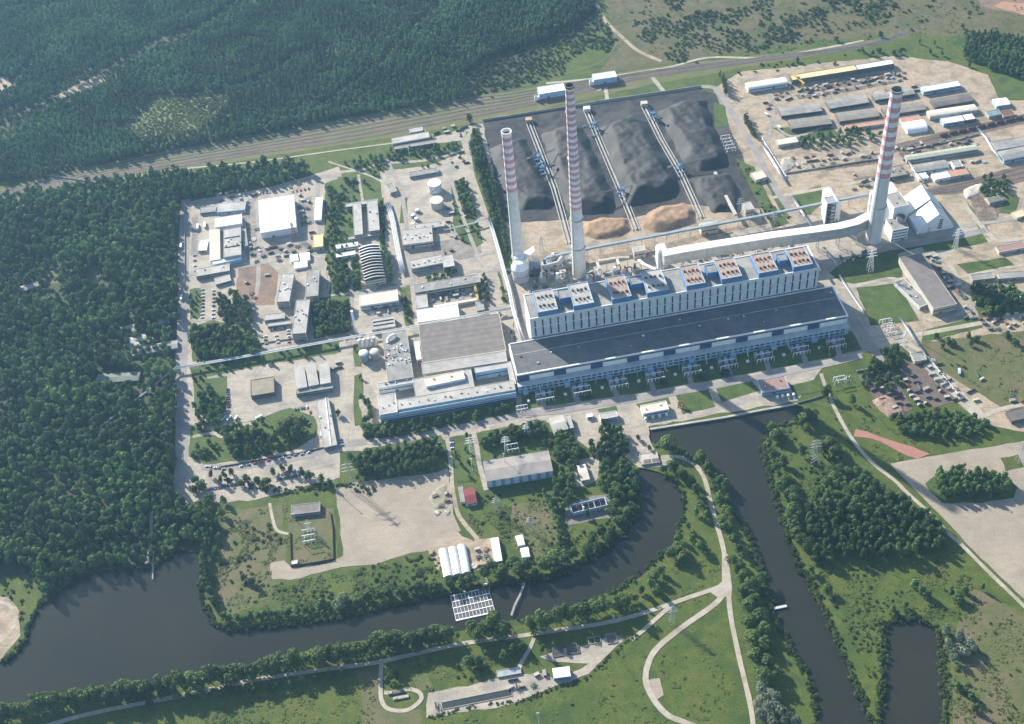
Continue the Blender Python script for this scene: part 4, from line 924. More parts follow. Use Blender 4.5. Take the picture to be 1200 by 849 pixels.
for s, st, kp, cl in (("945,640 975,700 1030,840 1035,740 1045,722 1090,722 1115,690 1080,668 1000,665", 6, .75, 9), ("905,505 945,500 980,560 930,600 905,545", 7, .8, 9), ("255,610 330,600 330,690 262,725", 7, .8, 9),
                      ("330,690 420,676 520,660 515,680 400,712 330,715", 6, .85, 9), ("560,575 650,575 660,620 640,650 590,655 545,610", 6, .85, 9), ("498,560 525,556 528,600 505,605", 5, .7, 8),
                      ("600,640 690,600 740,600 700,640 650,665 610,672", 6, .8, 9), ("1090,660 1200,730 1200,849 1110,849 1108,740", 9, .5, 14), ("960,470 1000,500 1010,540 975,560 945,510", 8, .6, 10),
                      ("1010,470 1060,480 1110,490 1090,510 1010,500", 6, .7, 9), ("660,790 740,740 790,735 760,790 660,849 600,849 560,845 620,815", 8, .1, 10), ("-40,640 60,640 20,735 20,755 -60,700", 7, .8, 9),
                      ("1010,440 1140,400 1200,395 1200,470 1140,440", 8, .35, 9), ("885,240 925,245 925,262 900,262", 5, .6, 6), ("470,775 560,762 600,770 590,788 520,805 505,830 497,800", 7, .7, 9), ("862,188 882,196 896,230 925,258 905,266 882,226", 5, .6, 7)):
    und.append(fill(s, 1.5, st, (1.2, 2.8), (.6, 1.1), keep=kp, clump=cl))
scatter('undergrowth', 'scrub', np.concatenate(und))
weeds = [plant_]+[fill(q, 1, st, (1.0, 2.2), (.22, .4), keep=kp, clump=cl) for q, st, kp, cl in (
    ("255,600 335,595 400,660 520,665 515,690 400,715 262,730 250,700", 2.7, .8, 8), ("893,510 945,490 1000,540 940,600 975,700 1040,840 1035,735 1100,725 1115,850 1200,850 1200,730 1110,650 1000,665 930,610", 3.2, .75, 10),
    ("500,845 660,800 760,745 850,705 870,860 500,860", 3.4, .22, 9), ("0,860 200,835 440,790 440,860", 3.4, .6, 9), ("560,590 660,585 690,640 600,670 545,615", 2.8, .8, 8), ("700,735 850,700 846,655 800,650 760,700", 3, .6, 8),
    ("1085,405 1200,390 1200,480 1140,450", 3.4, .6, 9), ("960,470 1045,500 1090,530 1045,545 990,500", 3, .7, 8), ("700,0 1200,0 1200,60 1000,50 800,75 720,60", 5, .45, 12), ("440,790 600,750 620,770 500,800", 3, .7, 8))]
proto_coll('weeds', [crown_mesh('w', 90+i, 110, .24, WEEDM, 'bush', 5) for i in range(4)])
scatter('weed_growth', 'weeds', np.concatenate(weeds))

# countable trees: rows and clumps; the largest 300 become individuals, the rest one wood
TREES = []                             # x, y, r, h, kind, where-phrase, group
def put(x, y, r, h, kind, where):
    big = 1.7 if 'near canal bank' in where else 1.15 if any(t in where for t in ('dark canal basin', 'meadow tip', 'dam path')) else 1.4 if 'canal' in where or 'footbridge' in where or 'footpath' in where else 1.22
    r, h = r*(big if big > 1.3 else 1.1), h*(1.3 if big > 1.3 else 1.0)
    if any(inside(wp, np.array([x]), np.array([y]))[0] for wp in WPOLY) and kind != 'w':
        pass
    TREES.append((x, y, r, h, kind, where))
def row(s, step, rr, h, where, kind='round', jit=2.0, tall=1.0):
    w_ = np.array([g2(*p, h*.6) for p in P(s)]); seg = np.hypot(*np.diff(w_, axis=0).T); cum = np.r_[0, np.cumsum(seg)]; n_ = max(2, int(cum[-1]/step))
    for i in range(n_+1):
        t = cum[-1]*i/n_; x = np.interp(t, cum, w_[:, 0])+random.gauss(0, jit*.5); y = np.interp(t, cum, w_[:, 1])+random.gauss(0, jit*.5); r = random.uniform(*rr); put(x, y, r, h*random.uniform(.82, 1.12), kind, where)
def clump_(s, step, rr, h, where, kind='round'):
    inner = not any(t in where for t in ('canal', 'wood', 'sluice', 'grove', 'gravel', 'shed', 'thicket')); pass
    for x, y, z, r, hh in fill(s, h*.6, step*(1.1 if inner else 1.05), rr, (1, 1)): put(x, y, r, h*random.uniform(.82, 1.12), kind, where)
def spots(s, h, where, kind='round'):
    for x, y, r in [tuple(float(q) for q in t.split(',')) for t in s.split()]:
        p = G(x, y, h*.6); put(p[0], p[1], r, h*random.uniform(.92, 1.05), kind, where)
row("5,836 60,822 110,815 160,809 200,802 250,795 300,784 345,775 385,768 425,763", 10.5, (5.4, 7.2), 17, 'in the long row on the near canal bank')
row("440,758 490,750 522,742", 8.5, (5.6, 7.4), 17, 'on the near canal bank below the greenhouses')
row("-5,842 80,826 170,812 230,806", 11, (4, 5.4), 11, 'below the footpath at the bottom left corner')
row("85,838 200,818 300,806 400,788", 13, (3, 4.6), 8, 'on the near side of the footpath by the sloping meadow')
spots("575,733,9.5 591,738,8 562,742,7 553,735,6", 18, 'at the near end of the footbridge')
row("612,736 650,724 690,715 732,706", 10, (6, 7.6), 17, 'in the dense row right of the footbridge')
spots("548,775,7.5 560,773,6 601,760,6 590,768,6 611,757,5 455,792,5.5 462,787,4 640,768,4 636,760,3.5", 13, 'on the grass left of the filter beds')
spots("796,640,8.5 786,647,7 801,652,7 768,675,7 762,682,6 776,668,5 750,690,5 745,700,4 795,628,5 784,636,5 772,690,5", 14, 'on the meadow tip between the canals')
spots("781,518,10 804,520,8 812,527,8 822,535,7 831,545,7", 19, 'in the tall group above the curved path')
spots("790,546,8 800,556,7 812,562,5 778,549,5 786,556,6", 14, 'inside the bend of the curved path')
spots("834,553,7 842,560,7.5 849,568,7 838,572,6 845,585,8 838,590,6 852,598,7 846,608,7 852,618,6.5 860,630,6 848,632,6.5 865,642,6 858,655,6.5 868,660,6", 14, 'right of the dam path between the canals')
spots("816,575,6.5 821,585,5 822,592,6 797,587,4.5 817,600,4 828,603,4 812,628,6 820,640,6.5 806,615,4", 13, 'left of the dam path between the canals')
spots("872,675,6 879,684,7 870,694,6 882,700,7 877,712,7.5 888,722,7 879,731,7 893,740,7.5 884,748,7 896,757,7 887,768,7 900,778,7 895,790,7 890,680,5 905,795,5", 13, 'between the straight path and the right canal')
spots("892,806,7 901,812,7 892,822,7 908,818,6 900,830,8 914,832,7 890,836,6 905,845,7 922,842,6 933,846,6", 12, 'in the silvery clump beside the straight path bottom', 'silver')
clump_("958,566 985,548 1018,556 1045,575 1075,590 1108,620 1100,640 1060,648 1010,650 970,645 945,622 940,600", 9.2, (5.2, 6.6), 17, 'in the dense wood left of the concrete field')
row("930,588 925,605 930,622 945,640 965,650", 9, (5, 6.5), 14, 'on the left edge of the dense wood by the canal')
clump_("1097,554 1125,547 1150,550 1180,557 1186,570 1160,577 1105,576", 6.4, (5.0, 6.4), 15, 'in the grove on the concrete field')
spots("904,500,6 911,510,6 900,520,4 905,533,4 910,548,5 921,563,6 915,571,7 928,578,6 941,530,4 949,488,8 940,495,5 918,540,4.5", 12, 'on the right bank of the canal basin')
spots("972,520,7 966,528,5 979,530,6 998,468,4 983,478,4 967,458,6 1018,508,5", 14, 'beside the pale path right of the canal basin')
spots("1124,745,5.5 1134,752,6 1128,762,6.5 1119,770,4.5 1140,758,4.5 1115,757,6 1110,738,5", 13, 'silvery, right of the small pond', 'silver')
spots("1072,684,5.5 1080,690,6 1088,696,5 1130,690,5 1122,700,6.5 1114,692,5 1098,740,5 1130,808,5.5 1140,815,5 1145,830,5 1123,803,4 1060,708,4 1152,688,2.5 1046,712,4", 11, 'in the meadow below the dense wood')
spots("955,652,5 951,668,4 970,690,5 948,645,4", 9, 'on the grassy tongue right of the canal')
row("245,608 242,630 238,655 240,680 250,705", 7.5, (4.8, 6.6), 13, 'on the left shore of the meadow at the lake')
spots("252,612,6 256,628,5 253,645,6 258,600,6 262,585,5 286,677,5 293,680,5 240,590,7 225,595,7 214,605,6 208,592,6 230,610,6 244,583,6", 12, 'at the top left corner of the lakeside meadow')
row("262,724 300,722 345,716 372,712", 7, (3.4, 4.6), 8, 'in the hedge on the far canal bank, left part')
row("376,710 420,702 460,694 500,688 540,682 556,678", 7.4, (3.8, 5.4), 9, 'in the far canal bank hedge below the gravel yard')
spots("400,706,5.5", 12, 'pale, single, on the far canal bank', 'silver')
spots("568,672,5.5 577,664,5.5 590,668,6 600,660,6 607,668,6.5 616,662,6 625,672,5 640,660,8.5 650,655,8 662,655,7 672,650,5", 13, 'behind the footbridge on the far canal bank')
spots("700,640,6 688,645,7 695,628,7 705,620,7 717,600,7 722,590,7 730,580,6 740,580,6 726,610,7 735,600,7 742,592,6 712,632,6 720,622,6 690,602,3", 14, 'on the left shore of the dark canal basin')
clump_("652,503 668,508 680,515 680,540 668,545 652,535", 7.5, (4, 5.6), 12, 'below the twin-roofed grey building')
clump_("688,500 718,494 733,510 738,527 715,535 692,528", 7.5, (4.2, 5.8), 13, 'between the plant road and the sluice')
clump_("706,540 735,536 748,552 745,570 720,582 700,565", 7.5, (4.6, 6.2), 14, 'left of the sluice')
clump_("648,550 668,545 674,570 660,600 645,590", 8, (4.2, 5.6), 13, 'right of the white and blue striped shed')
row("638,575 645,590 652,605 655,625 655,645", 7.5, (3.4, 5), 10, 'left of the roofless basin building')
spots("755,508,4 757,518,4 752,526,4 748,512,3.5 761,524,3.5", 8, 'on the narrow green beside the quay corner')
row("424,466 430,470 436,484 428,492", 5.5, (3.8, 5), 10, 'beside the left end of the large works building')
clump_("424,497 470,497 520,487 524,498 480,512 430,518", 8, (3.8, 5.6), 10, 'in the green below the blue-striped works front')
clump_("528,488 558,483 566,492 545,503 530,500", 7, (3.6, 5.2), 9, 'in the oval green below the works front')
clump_("570,480 600,474 602,486 580,492", 7, (3.6, 5.2), 9, 'in the last green before the turbine hall')
clump_("405,535 440,528 470,522 515,512 521,530 500,548 450,556 425,555", 8, (4.4, 6.2), 13, 'in the tree belt above the gravel yard')
clump_("565,508 600,500 636,494 640,505 600,515 568,520", 7.6, (4.2, 5.8), 12, 'behind the striped shed')
clump_("395,472 412,468 412,498 396,500", 7, (3.4, 4.6), 9, 'beside the long dock building')
spots("339,496,11 331,502,9 345,508,8 350,498,8", 18, 'tall, inside the curved car park loop')
clump_("258,500 290,494 325,512 322,525 270,535 262,520", 8.5, (4.6, 6.4), 14, 'in the green island of the car park')
clump_("222,520 250,512 252,530 232,538", 9, (3.6, 5), 9, 'on the left end of the green island')
spots("362,556,6.5 354,552,5 320,552,4.5 330,548,4.5 340,550,4.5 310,566,7 300,562,6 288,560,6 283,567,5 270,552,4.5 258,562,4.5 262,556,4 228,562,6 235,570,7 225,573,6 247,555,4 376,560,5 387,566,4", 12, 'among the lower car park rows')
clump_("228,460 244,455 262,475 258,495 232,500 225,480", 8, (3.8, 5.6), 11, 'beside the green triangle at the west road')
clump_("222,385 250,378 300,392 302,412 240,420 222,410", 8.5, (4.6, 6.8), 13, 'in the park by the west road')
clump_("250,345 275,340 298,355 300,378 285,385 258,370", 8.5, (4.6, 6.8), 13, 'beside the west car park')
clump_("366,356 408,350 410,388 372,392", 7.6, (4.2, 6), 11, 'in the square grove behind the office slab')
clump_("392,308 418,302 420,332 394,338", 7.6, (4, 5.6), 11, 'left of the hall with the ribbed roof')
row("452,290 456,310 456,325", 6, (3.6, 4.8), 12, 'right of the hall with the ribbed roof')
row("548,158 556,180 564,205 572,232 580,258", 7.5, (4.2, 5.6), 17, 'in the poplar belt left of the coal yard', 'tall')
row("555,152 563,176 572,200 580,228 588,262 594,290", 8, (3.8, 5.2), 16, 'on the coal yard side of the poplar belt', 'tall')
row("573,262 580,290 590,312", 6.5, (3, 4.2), 9, 'along the pipe bridge left of the coal yard')
clump_("530,215 546,210 556,245 540,250", 7, (3.6, 4.8), 9, 'right of the storage tanks')
clump_("398,195 440,182 470,178 478,186 440,194 402,204", 8.5, (3.6, 5), 9, 'on the green behind the north gate')
clump_("470,176 530,168 540,178 500,184", 8.5, (3.6, 5), 9, 'in front of the grey railway depot')
clump_("385,220 396,218 402,290 388,340 382,300", 9, (3.2, 4.4), 8, 'on the long green strip beside the white hall')
clump_("440,238 450,236 450,280 444,285", 6.5, (3, 4.2), 8, 'right of the twin office wings')
clump_("470,350 482,345 484,376 476,382", 6.5, (3, 4), 8, 'along the works avenue')
clump_("560,325 570,322 572,352 562,355", 6.5, (3, 4.2), 8, 'below the yellow gantry crane')
clump_("498,322 530,314 548,318 530,330 500,334", 6.5, (3, 4.2), 8, 'between the two workshop roofs')
spots("550,138,6.5", 13, 'single dark round, beside the railway')
row("844,86 850,96 852,108 848,95", 8, (2.4, 3.2), 14, 'slim, beside the coal yard road', 'tall')
row("872,135 876,142 880,150 884,156", 6, (3.2, 4.4), 12, 'beside the switchyard', 'tall')
clump_("935,162 975,150 1010,150 1040,150 1030,162 985,170 940,172", 11, (3.6, 4.8), 9, 'between the grey sheds and the sandy yard')
clump_("1148,208 1172,202 1188,212 1170,232 1150,228", 8, (4, 5.6), 10, 'round the small house at the right edge')
clump_("1135,330 1180,330 1200,345 1200,362 1160,365 1142,350", 8, (4, 5.8), 11, 'in the dense grove at the right edge')
clump_("1018,412 1050,405 1056,425 1035,436 1015,432", 8, (4.4, 6), 12, 'beside the small switchyard')
clump_("1008,430 1050,440 1060,450 1040,458 1010,450", 9, (3.4, 4.6), 9, 'above the scrap ground')
clump_("1035,487 1080,480 1120,482 1160,490 1150,505 1100,512 1060,505", 8, (4, 5.6), 10, 'in the long thicket behind the red gravel')
spots("1096,392,5 1110,398,6 1118,400,5 1136,392,4.5 1145,396,5 1180,392,6 1096,386,4 1138,402,4 1190,400,5 1105,405,4", 9, 'along the east road')
spots("966,408,5 975,414,5 985,405,4 1000,400,4 950,412,4", 8, 'at the right end of the transformer bays')
spots("1168,65,6 1180,60,6 1190,70,6 1160,52,6 1150,45,6 1176,48,6 1196,60,6 1150,58,6 1165,40,5", 12, 'in the dark grove at the upper right edge')
spots("980,45,5 984,50,5 1032,40,5 1010,58,5 1022,62,5 1030,58,6 1048,62,6 968,52,4 1055,60,4 935,70,5 1090,60,4 1078,48,3 1128,30,4 1132,38,4 1095,50,3 1018,20,4 1015,15,5 1024,5,5 1001,8,4 915,20,5 905,28,5 922,24,4 1136,75,4 1104,62,3 890,98,3", 9, 'on the open heath beyond the railway')
for q in ("689,462,6", "778,448,6", "821,441,5.5", "850,437,5.5"): spots(q, 8, 'dark round, between the transformer bays', 'purple')
TREES += [(x, y, r, h, 'round', 'in the dark grove at the upper right edge') for x, y, z, r, h in [(a_[0], a_[1], 0, a_[3], 12) for a_ in eastw]]
TREES = [t for t in TREES if t[4] == 'w' or not any(inside(wp, np.array([t[0]]), np.array([t[1]]))[0] for wp in WPOLY)]
def pxsize(t): p = (t[0], t[1], t[3]*.6); d = np.array(p)-np.array([0, 0, H]); return (t[2]**1.2)*F/(d@FW)
for q in GREENS[:24]:
    for x, y, z, r, hh in fill(q, 3, 9, (2.2, 3.8), (1, 1), keep=.34): put(x, y, r, random.uniform(5, 8), 'round', 'on the greens of the works')
_k = free(np.array([t[0] for t in TREES]), np.array([t[1] for t in TREES]), .5)
TREES = [t for t, q in zip(TREES, _k) if q or 'concrete field' in t[5] or 'car park' in t[5]]
TREES = [t for t in TREES if -12 < pxof((t[0], t[1], 8))[0] < 1212 and -12 < pxof((t[0], t[1], 8))[1] < 861]
TREES.sort(key=lambda t: (t[4] == 'round', -pxsize(t)))
small = [t for t in TREES if t[5] == 'on the greens of the works']; TREES = [t for t in TREES if t[5] != 'on the greens of the works']; indiv, rest = TREES[:296], TREES[296:]+small
bywhere = {}
for t in indiv: bywhere.setdefault(t[5], []).append(t)
for where, ts in bywhere.items():
    ts.sort(key=lambda t: pxof((t[0], t[1], 8))[0]); n_ = len(ts)
    for i, (x, y, r, h, kind, wh) in enumerate(ts):
        lab = 'leafy tree '+wh if n_ == 1 else f'{ordw(i)} tree from the left {wh}'
        if kind == 'tall': lab = lab.replace(' tree ', ' poplar ')
        o = empty('poplar' if kind == 'tall' else 'broadleaf_tree', (x, y, 0), random.uniform(0, 6.28), lab, 'tree', ('trees '+wh)[:70] if n_ > 1 else None)
        me = random.choice({'tall': NEART, 'silver': NSILV, 'purple': NPURP}.get(kind, NEAR)); hz = h/(2.9 if kind == 'tall' else 2.0)
        mesh_obj('trunk', TRUNK, o, scale=(h*.5, h*.5, h*.5)); mesh_obj('crown', me, o, (0, 0, h*.06), scale=(r, r, hz))
rp = np.array([(x, y, h*.06, r, h/(2.9 if k == 'tall' else 2.0)) for x, y, r, h, k, w_ in rest])
scatter('scattered_trees', 'mixed', rp)
print('trees', len(indiv), 'rest', len(rest))

# ------------------------------------------------------------------ the works buildings, read off their roof corners
B_ = bld
B_('warehouse', 'very large bright white low-pitched hall in the upper left of the works', 'warehouse', "305.2,273.2 347.2,266.2 345.7,228.3", 12, WWALL, RWHITE, 'gable', ridge=1.8, win=0)
B_('shed', 'narrow bright white shed right of the large white hall', 'shed', "368.3,258.3 376.5,257.5 376.5,231.3", 5, WWALL, RWHITE, 'gable', ridge=.8, win=0)
B_('workshop', 'grey-roofed square workshop with rows of small roof vents left of the white hall', 'workshop', "262,302 282.7,298.7 282.7,266", 9, GWALL, RLGREY, vents=6, sky=2)
B_('workshop_aisle', 'pale lean-to strip along the left of the square grey workshop', 'shed', "246,306 258,304 264,268", 7, WWALL, RCREAM, 'shed', ridge=1, win=1)
B_('workshop', 'bright white roofed block at the back of the square grey workshop', 'workshop', "252,267 283.5,262 283.5,251", 9.5, WWALL, RWHITE, 'flat', win=0)
B_('canopy', 'long pale blue canopy across the front of the square grey workshop', 'canopy', "249,311 283,303.5 283,299", 6, LBLUE, M('pale_blue_roofing', (.5, .56, .6)), win=0)
B_('office', 'small white flat building beside the west road', 'office', "231.7,294.2 242,293.5 243,281", 4, WWALL, RWHITE, 'flat')
B_('garage_row', 'low grey garage at the upper left corner of the works', 'garage', "234,250 252.7,248 249,242", 4, GWALL, RGREY)
B_('garage_row', 'long pale blue-grey garage row behind the square workshop', 'garage', "254,249 287,246 288,236", 5, LBLUE, RLGREY, win=1)
B_('shed', 'narrow dark grey shed between the square workshop and the white hall', 'shed', "285.5,289 290.5,288 293,255", 5, GWALL, RGREY, win=0)
B_('office', 'grey two-storey block with a row of bright windows below the pale blue canopy', 'office', "229.5,324.5 269.2,317.5 268.5,309", 6, GWALL, RLGREY, win=2, vents=2)
B_('depot', 'low pale roof stepping down from the grey two-storey block', 'depot', "252.7,334 271,329 271,321", 4, GWALL, RLGREY)
B_('shed', 'pale yellow box shed below the narrow white shed', 'shed', "366.7,290.5 378.7,289 378.7,274", 6, M('yellow_render', (.55, .45, .2)), RYEL, 'flat', win=0)
for q, l in (("345,315 360.5,312.5 359.5,306", 'low white tent in front of the grey slab office'), ("352,306.5 363.5,304.5 361.5,296", 'white tent with a peaked roof beside the sandy clearing'), ("341,307 350,305 348,298", 'small white awning at the left of the tents')):
    B_('tent', l, 'tent', q, 3.4, WHITE, WHITE, 'gable', ridge=1.2, win=0, door=0)
B_('office', 'grey slab office with a speckled roof beside the brown cleared ground', 'office', "324,354.2 339,353.4 337.5,321", 12, GWALL, RLGREY, win=4, vents=5)
B_('office', 'grey slab office right of the speckled one, with a plain roof', 'office', "357.7,348.2 372.7,346.7 369.7,316", 12, GWALL, RGREY, win=4, vents=3)
B_('office', 'tallest grey slab office, lowest of the three, with roof crosses of vents', 'office', "342,391.7 358.5,390.5 356.2,351.6", 15, GWALL, RLGREY, win=5, vents=7)
B_('canteen', 'small pale grey two-storey block left of the tallest slab office', 'building', "309.7,376 333.5,373.2 333,366.5", 6.5, GWALL, RLGREY, win=2)
B_('link_building', 'low grey strip joining the small block to the tallest slab office', 'building', "313.5,383 341,379.5 341,376", 4.5, GWALL, RLGREY)
B_('warehouse', 'square brown-roofed store with a dark front in the pale yard', 'warehouse', "294,464.5 321.7,460 321,441.5", 7, DWALL, M('brown_roofing', (.26, .23, .18), (.21, .19, .15), 8), 'flat', win=0)
for i, (q, l) in enumerate((("348.5,456 360,453.5 358.8,428.5", 'left'), ("362,453 373.5,450.5 372,427", 'middle'), ("375.5,450.5 387.5,448.5 386,426", 'right'))):
    B_('sawtooth_hall', f'{l} of three narrow stepped halls with slanting pale roofs', 'workshop', q, 9, GWALL, RLGREY, 'shed', ridge=2.2-.8*i, win=0, vents=0)
B_('workshop', 'low grey-green wing across the front of the three narrow stepped halls', 'building', "347,462 390,455 389,450.5", 6.5, M('grey_green_wall', (.28, .33, .31)), RGREY, win=2)
B_('loading_dock', 'long narrow grey building with a white ridge line below the stepped halls', 'building', "379.5,525 395,521.5 390.5,465", 5, GWALL, RLGREY, win=1, vents=4)
o = empty('ridge_light', (*G(388, 523, 5)[:2], 5.7), 0, 'thin white ridge strip along the roof of the long narrow grey building', 'roof light')
_a, _b = G(389, 522, 5.6), G(382.5, 466, 5.6); m = MB(); m.bar((0, 0, 0), tuple(_b-_a), 1.2, .6); m.build('strip', WHITE, o)
B_('office_wing', 'left wing of the twin grey office building', 'office', "415,276 425.3,274.6 422,238", 9, GWALL, RLGREY, win=3)
B_('office_wing', 'right wing of the twin grey office building', 'office', "432,271.5 445,269.7 442,234.5", 9, GWALL, RLGREY, win=3, vents=3)
B_('office_wing', 'cross block joining the back of the twin grey wings', 'office', "405.5,243 443,237 443,233", 8.5, GWALL, RLGREY, win=2)
B_('office_wing', 'low strip across the front of the twin grey wings', 'office', "408.5,281 448,274.5 448,272", 4, GWALL, RLGREY)
B_('shed', 'upper of two bright white sheds below the twin office wings', 'shed', "393.5,292 419.7,288 419.3,283.5", 5, WWALL, RWHITE, 'flat', win=1)
B_('shed', 'lower of two bright white sheds below the twin office wings', 'shed', "394,302.2 416.7,298.2 416,294", 5, WWALL, RWHITE, 'flat', win=0)
# hall with twelve arched roof shells
o = B_('shell_roof_hall', 'hall with twelve arched white roof shells like ribs', 'workshop', "427.7,331 451.5,326.5 447.5,286", 9, CWALL, RGREY, win=2)
LL, DD, hh = o['_L'], o['_D'], o['_h']
for i in range(12):
    y0, y1 = DD*i/12+.4, DD*(i+1)/12-.3; k = 10; vs = []
    for j in range(k+1):
        x = -.4+(LL+.8)*j/k; z = hh+.6+2.8*math.sin(math.pi*j/k); vs += [(x, y0+.9, z+2.4), (x, y1+.1, z-.1), (x, y1+.1, z-.5), (x, y0+.9, z+2.0)]
    fs = [(4*j+q, 4*j+4+q, 4*j+4+(q+1) % 4, 4*j+(q+1) % 4) for j in range(k) for q in range(4)]+[(3, 2, 1, 0), tuple(4*k+q for q in range(4))]
    m = MB(); m.add(vs, fs); m.build('roof_shell', RLGREY if i < 7 else WWALL, o); m = MB(); m.add([(vs[4*j][0], y0+.95, vs[4*j][2]-.1) for j in range(k+1)]+[(LL, y0+.95, hh-.2), (0, y0+.95, hh-.2)], [tuple(range(k+3))]); m.build('clerestory', GLASS, o)
B_('garage', 'cream-roofed garage block with a white front below the ribbed roof hall', 'garage', "422,359 467,352.4 465,339.6", 8, WWALL, RCREAM, win=1)
B_('workshop', 'grey-roofed workshop with two skylight strips below the cream garage', 'workshop', "436,387 463.4,382.7 462.5,370", 7, GWALL, RLGREY, sky=2, win=1)
B_('workshop', 'cream-grey flat workshop cluttered with roof gear right of the pipe rack', 'workshop', "472,287.5 507.5,283 504,266", 8, CWALL, RLGREY, vents=8, win=1)
B_('workshop', 'narrow pale building behind the cluttered cream workshop', 'workshop', "483,270 521,265 519,259", 6, CWALL, RLGREY, vents=4)
B_('workshop', 'grey workshop with slanting roof hatches left of the courtyard', 'workshop', "482,315.5 519.5,308.3 519,298", 7, GWALL, RLGREY, vents=6, win=1)
B_('workshop', 'taller square block at the right end of the workshop with hatches', 'workshop', "519.8,314 533,311.7 531.5,298", 9.5, GWALL, RLGREY, win=2)
B_('workshop', 'long grey workshop behind the yellow gantry crane, its left part darker', 'workshop', "486.3,343.5 563.3,330.5 562,321", 8.5, GWALL, RGREY, win=2, vents=3)
B_('shed', 'small grey wing in front of the long workshop at the gantry yard', 'shed', "488,362 502,360 500,345", 7, GWALL, RLGREY)
B_('crane_runway', 'low cream crane runway in front of the gantry yard', 'runway', "508,361 563,351.5 563,348", 4, CWALL, RCREAM, win=0, door=0)
B_('shed', 'white ribbed shed against the back of the great works roof', 'shed', "490,378.3 538.6,371 536,356.4", 7, WWALL, striped('ribbed_white_roof', (.82, .82, .81), (.55, .57, .6), 5.5, .85, 'Y'), 'flat', win=0)
B_('shed', 'small grey shed behind the great works roof at the right', 'shed', "559,364.5 568,363 566.5,352", 5, GWALL, RGREY)
# the great works complex
SEAM = striped('seamed_works_roof', (.195, .178, .165), (.125, .117, .11), 9.0, .9, 'Y', .85)
SEAML = striped('pale_seamed_roof', (.37, .36, .34), (.31, .3, .29), 9.0, .9, 'Y', .85)
B_('main_workshop', 'great square works hall with a dark seamed roof', 'workshop', "495.5,425.5 593,411 584,367.7", 14, CWALL, SEAM, win=0, cap=RCREAM)
B_('main_workshop', 'pale front bay of the great works hall', 'workshop', "495.3,438.4 594.3,423.5 593.3,411.4", 14.4, CWALL, SEAML, win=0, cap=RCREAM)
B_('foundry', 'tall narrow hall with a speckled grey roof left of the great works hall', 'workshop', "454.5,447 484.5,442 476,386.5", 13, CWALL, RGREY, vents=30, win=0, cap=CWALL)
B_('works_office', 'long front strip of the works complex with blue-banded facade', 'office', "466.5,480.5 604,457 600,446", 14, LBLUE, RLGREY, win=0, cap=CWALL, vents=14)
for k in range(4): pass
a, u, n, L_, D = frame((445, 487), (604.5, 459), (604, 456), 14); o = empty('facade_screen', (a[0], a[1], 0), math.atan2(u[1], u[0]), 'blue and white banded facade along the front of the works complex', 'facade')
for z0, z1, mm in ((0, 2.2, BWALL), (2.2, 4.2, GLASS), (4.2, 5.4, WWALL), (5.4, 7.2, BWALL), (7.2, 8.8, WWALL), (8.8, 10.4, M('mid_blue_cladding', (.16, .33, .56))), (10.4, 11.8, WWALL), (11.8, 13.4, LBLUE)):
    m = MB(); m.box(0, -1.1 if mm != GLASS else -1.0, z0, L_, -.35, z1); m.build('facade_band', mm, o)
B_('works_office', 'bright white corner block at the left front of the works complex', 'office', "445,486.5 466,483 462.5,461", 14.5, WWALL, RLGREY, win=0, vents=3, cap=WHITE)
B_('works_office', 'middle block of the works complex with a plain pale roof', 'office', "487,465.5 556,453.5 554,432.5", 13.6, CWALL, RLGREY, win=0, vents=3)
B_('works_office', 'raised bright roof block in the middle of the works complex', 'office', "499.5,453.5 545,444 543,434", 17, WWALL, RCREAM, win=1, vents=2)
B_('works_office', 'narrow block along the back of the right works courtyard', 'office', "557,437.5 600,430 599,424", 13.2, LBLUE, RLGREY, win=1)
B_('works_office', 'bright cross block in front of the speckled foundry roof', 'office', "443,455 484,448.5 483.5,443", 11, WWALL, RLGREY, win=1, vents=3)
B_('works_office', 'narrow right edge of the works courtyard', 'office', "599.5,451 605,450 600,424", 13.8, CWALL, RLGREY, win=0)
B_('switch_room', 'slim white building in the alley left of the great works hall', 'building', "488,422 494,421 491,400", 8, WHITE, RWHITE, win=1)
# steam drifting off the foundry roof is built as a white bent vent pipe
o = empty('roof_vent_pipe', (*G(459, 400, 13)[:2], 13.3), 0, 'white curved pipe shape standing in for steam on the speckled foundry roof', 'vent'); m = MB(); m.tube([(-5, -2, 0), (-5, 0, 2.5), (-2, 4, 4), (3, 7, 3.5), (6, 8, 2)], 1.8, 10); m.build('pipe', WHITE, o, True)
# tanks and silos
tank(509, 214.5, 7.8, 14, WWALL, WHITE, 'upper white storage tank with a flat bright top')
tank(511.5, 234.5, 7.8, 12, CWALL, RCREAM, 'lower beige storage tank in its earth basin')
tank(426, 414, 5.6, 12, STEEL, WWALL, 'left of two grey domed tanks beside the foundry', 2.4)
tank(438.8, 412.3, 5.6, 12, STEEL, RCREAM, 'right of two grey domed tanks beside the foundry', 2.4)
for i, (x, y) in enumerate(((421, 399), (426.5, 398), (432, 397), (438, 396))): tank(x, y, 2.2, 13, WHITE, WHITE, f'{ordw(i)} of four slim white silos from the left behind the domed tanks', 1.2, 'silo', 'silo')
for i, (x, y) in enumerate(((484, 252), (488, 256), (484, 262), (489, 246))): tank(x, y, 2.6, 4, STEEL, WWALL, f'{ordw(i)} small low tank counted in the bund left of the beige storage tank', .8, 'tank', 'small_tank')
m = MB(); o = empty('vent_stack', (*G(418, 391)[:2], 0), 0, 'slim white steel stack left of the domed tanks', 'stack'); m.cyl(0, 0, 0, 40, 1.9, 1.3, 16); m.build('shaft', WHITE, o, True); m = MB(); m.cyl(0, 0, 39, 41, 1.8, 1.8, 16); m.build('cap', WHITE, o)
for q, l, mm in (("471,240 479,239 478,229", 'square earth bund beside the service road', DRYG),):
    pass
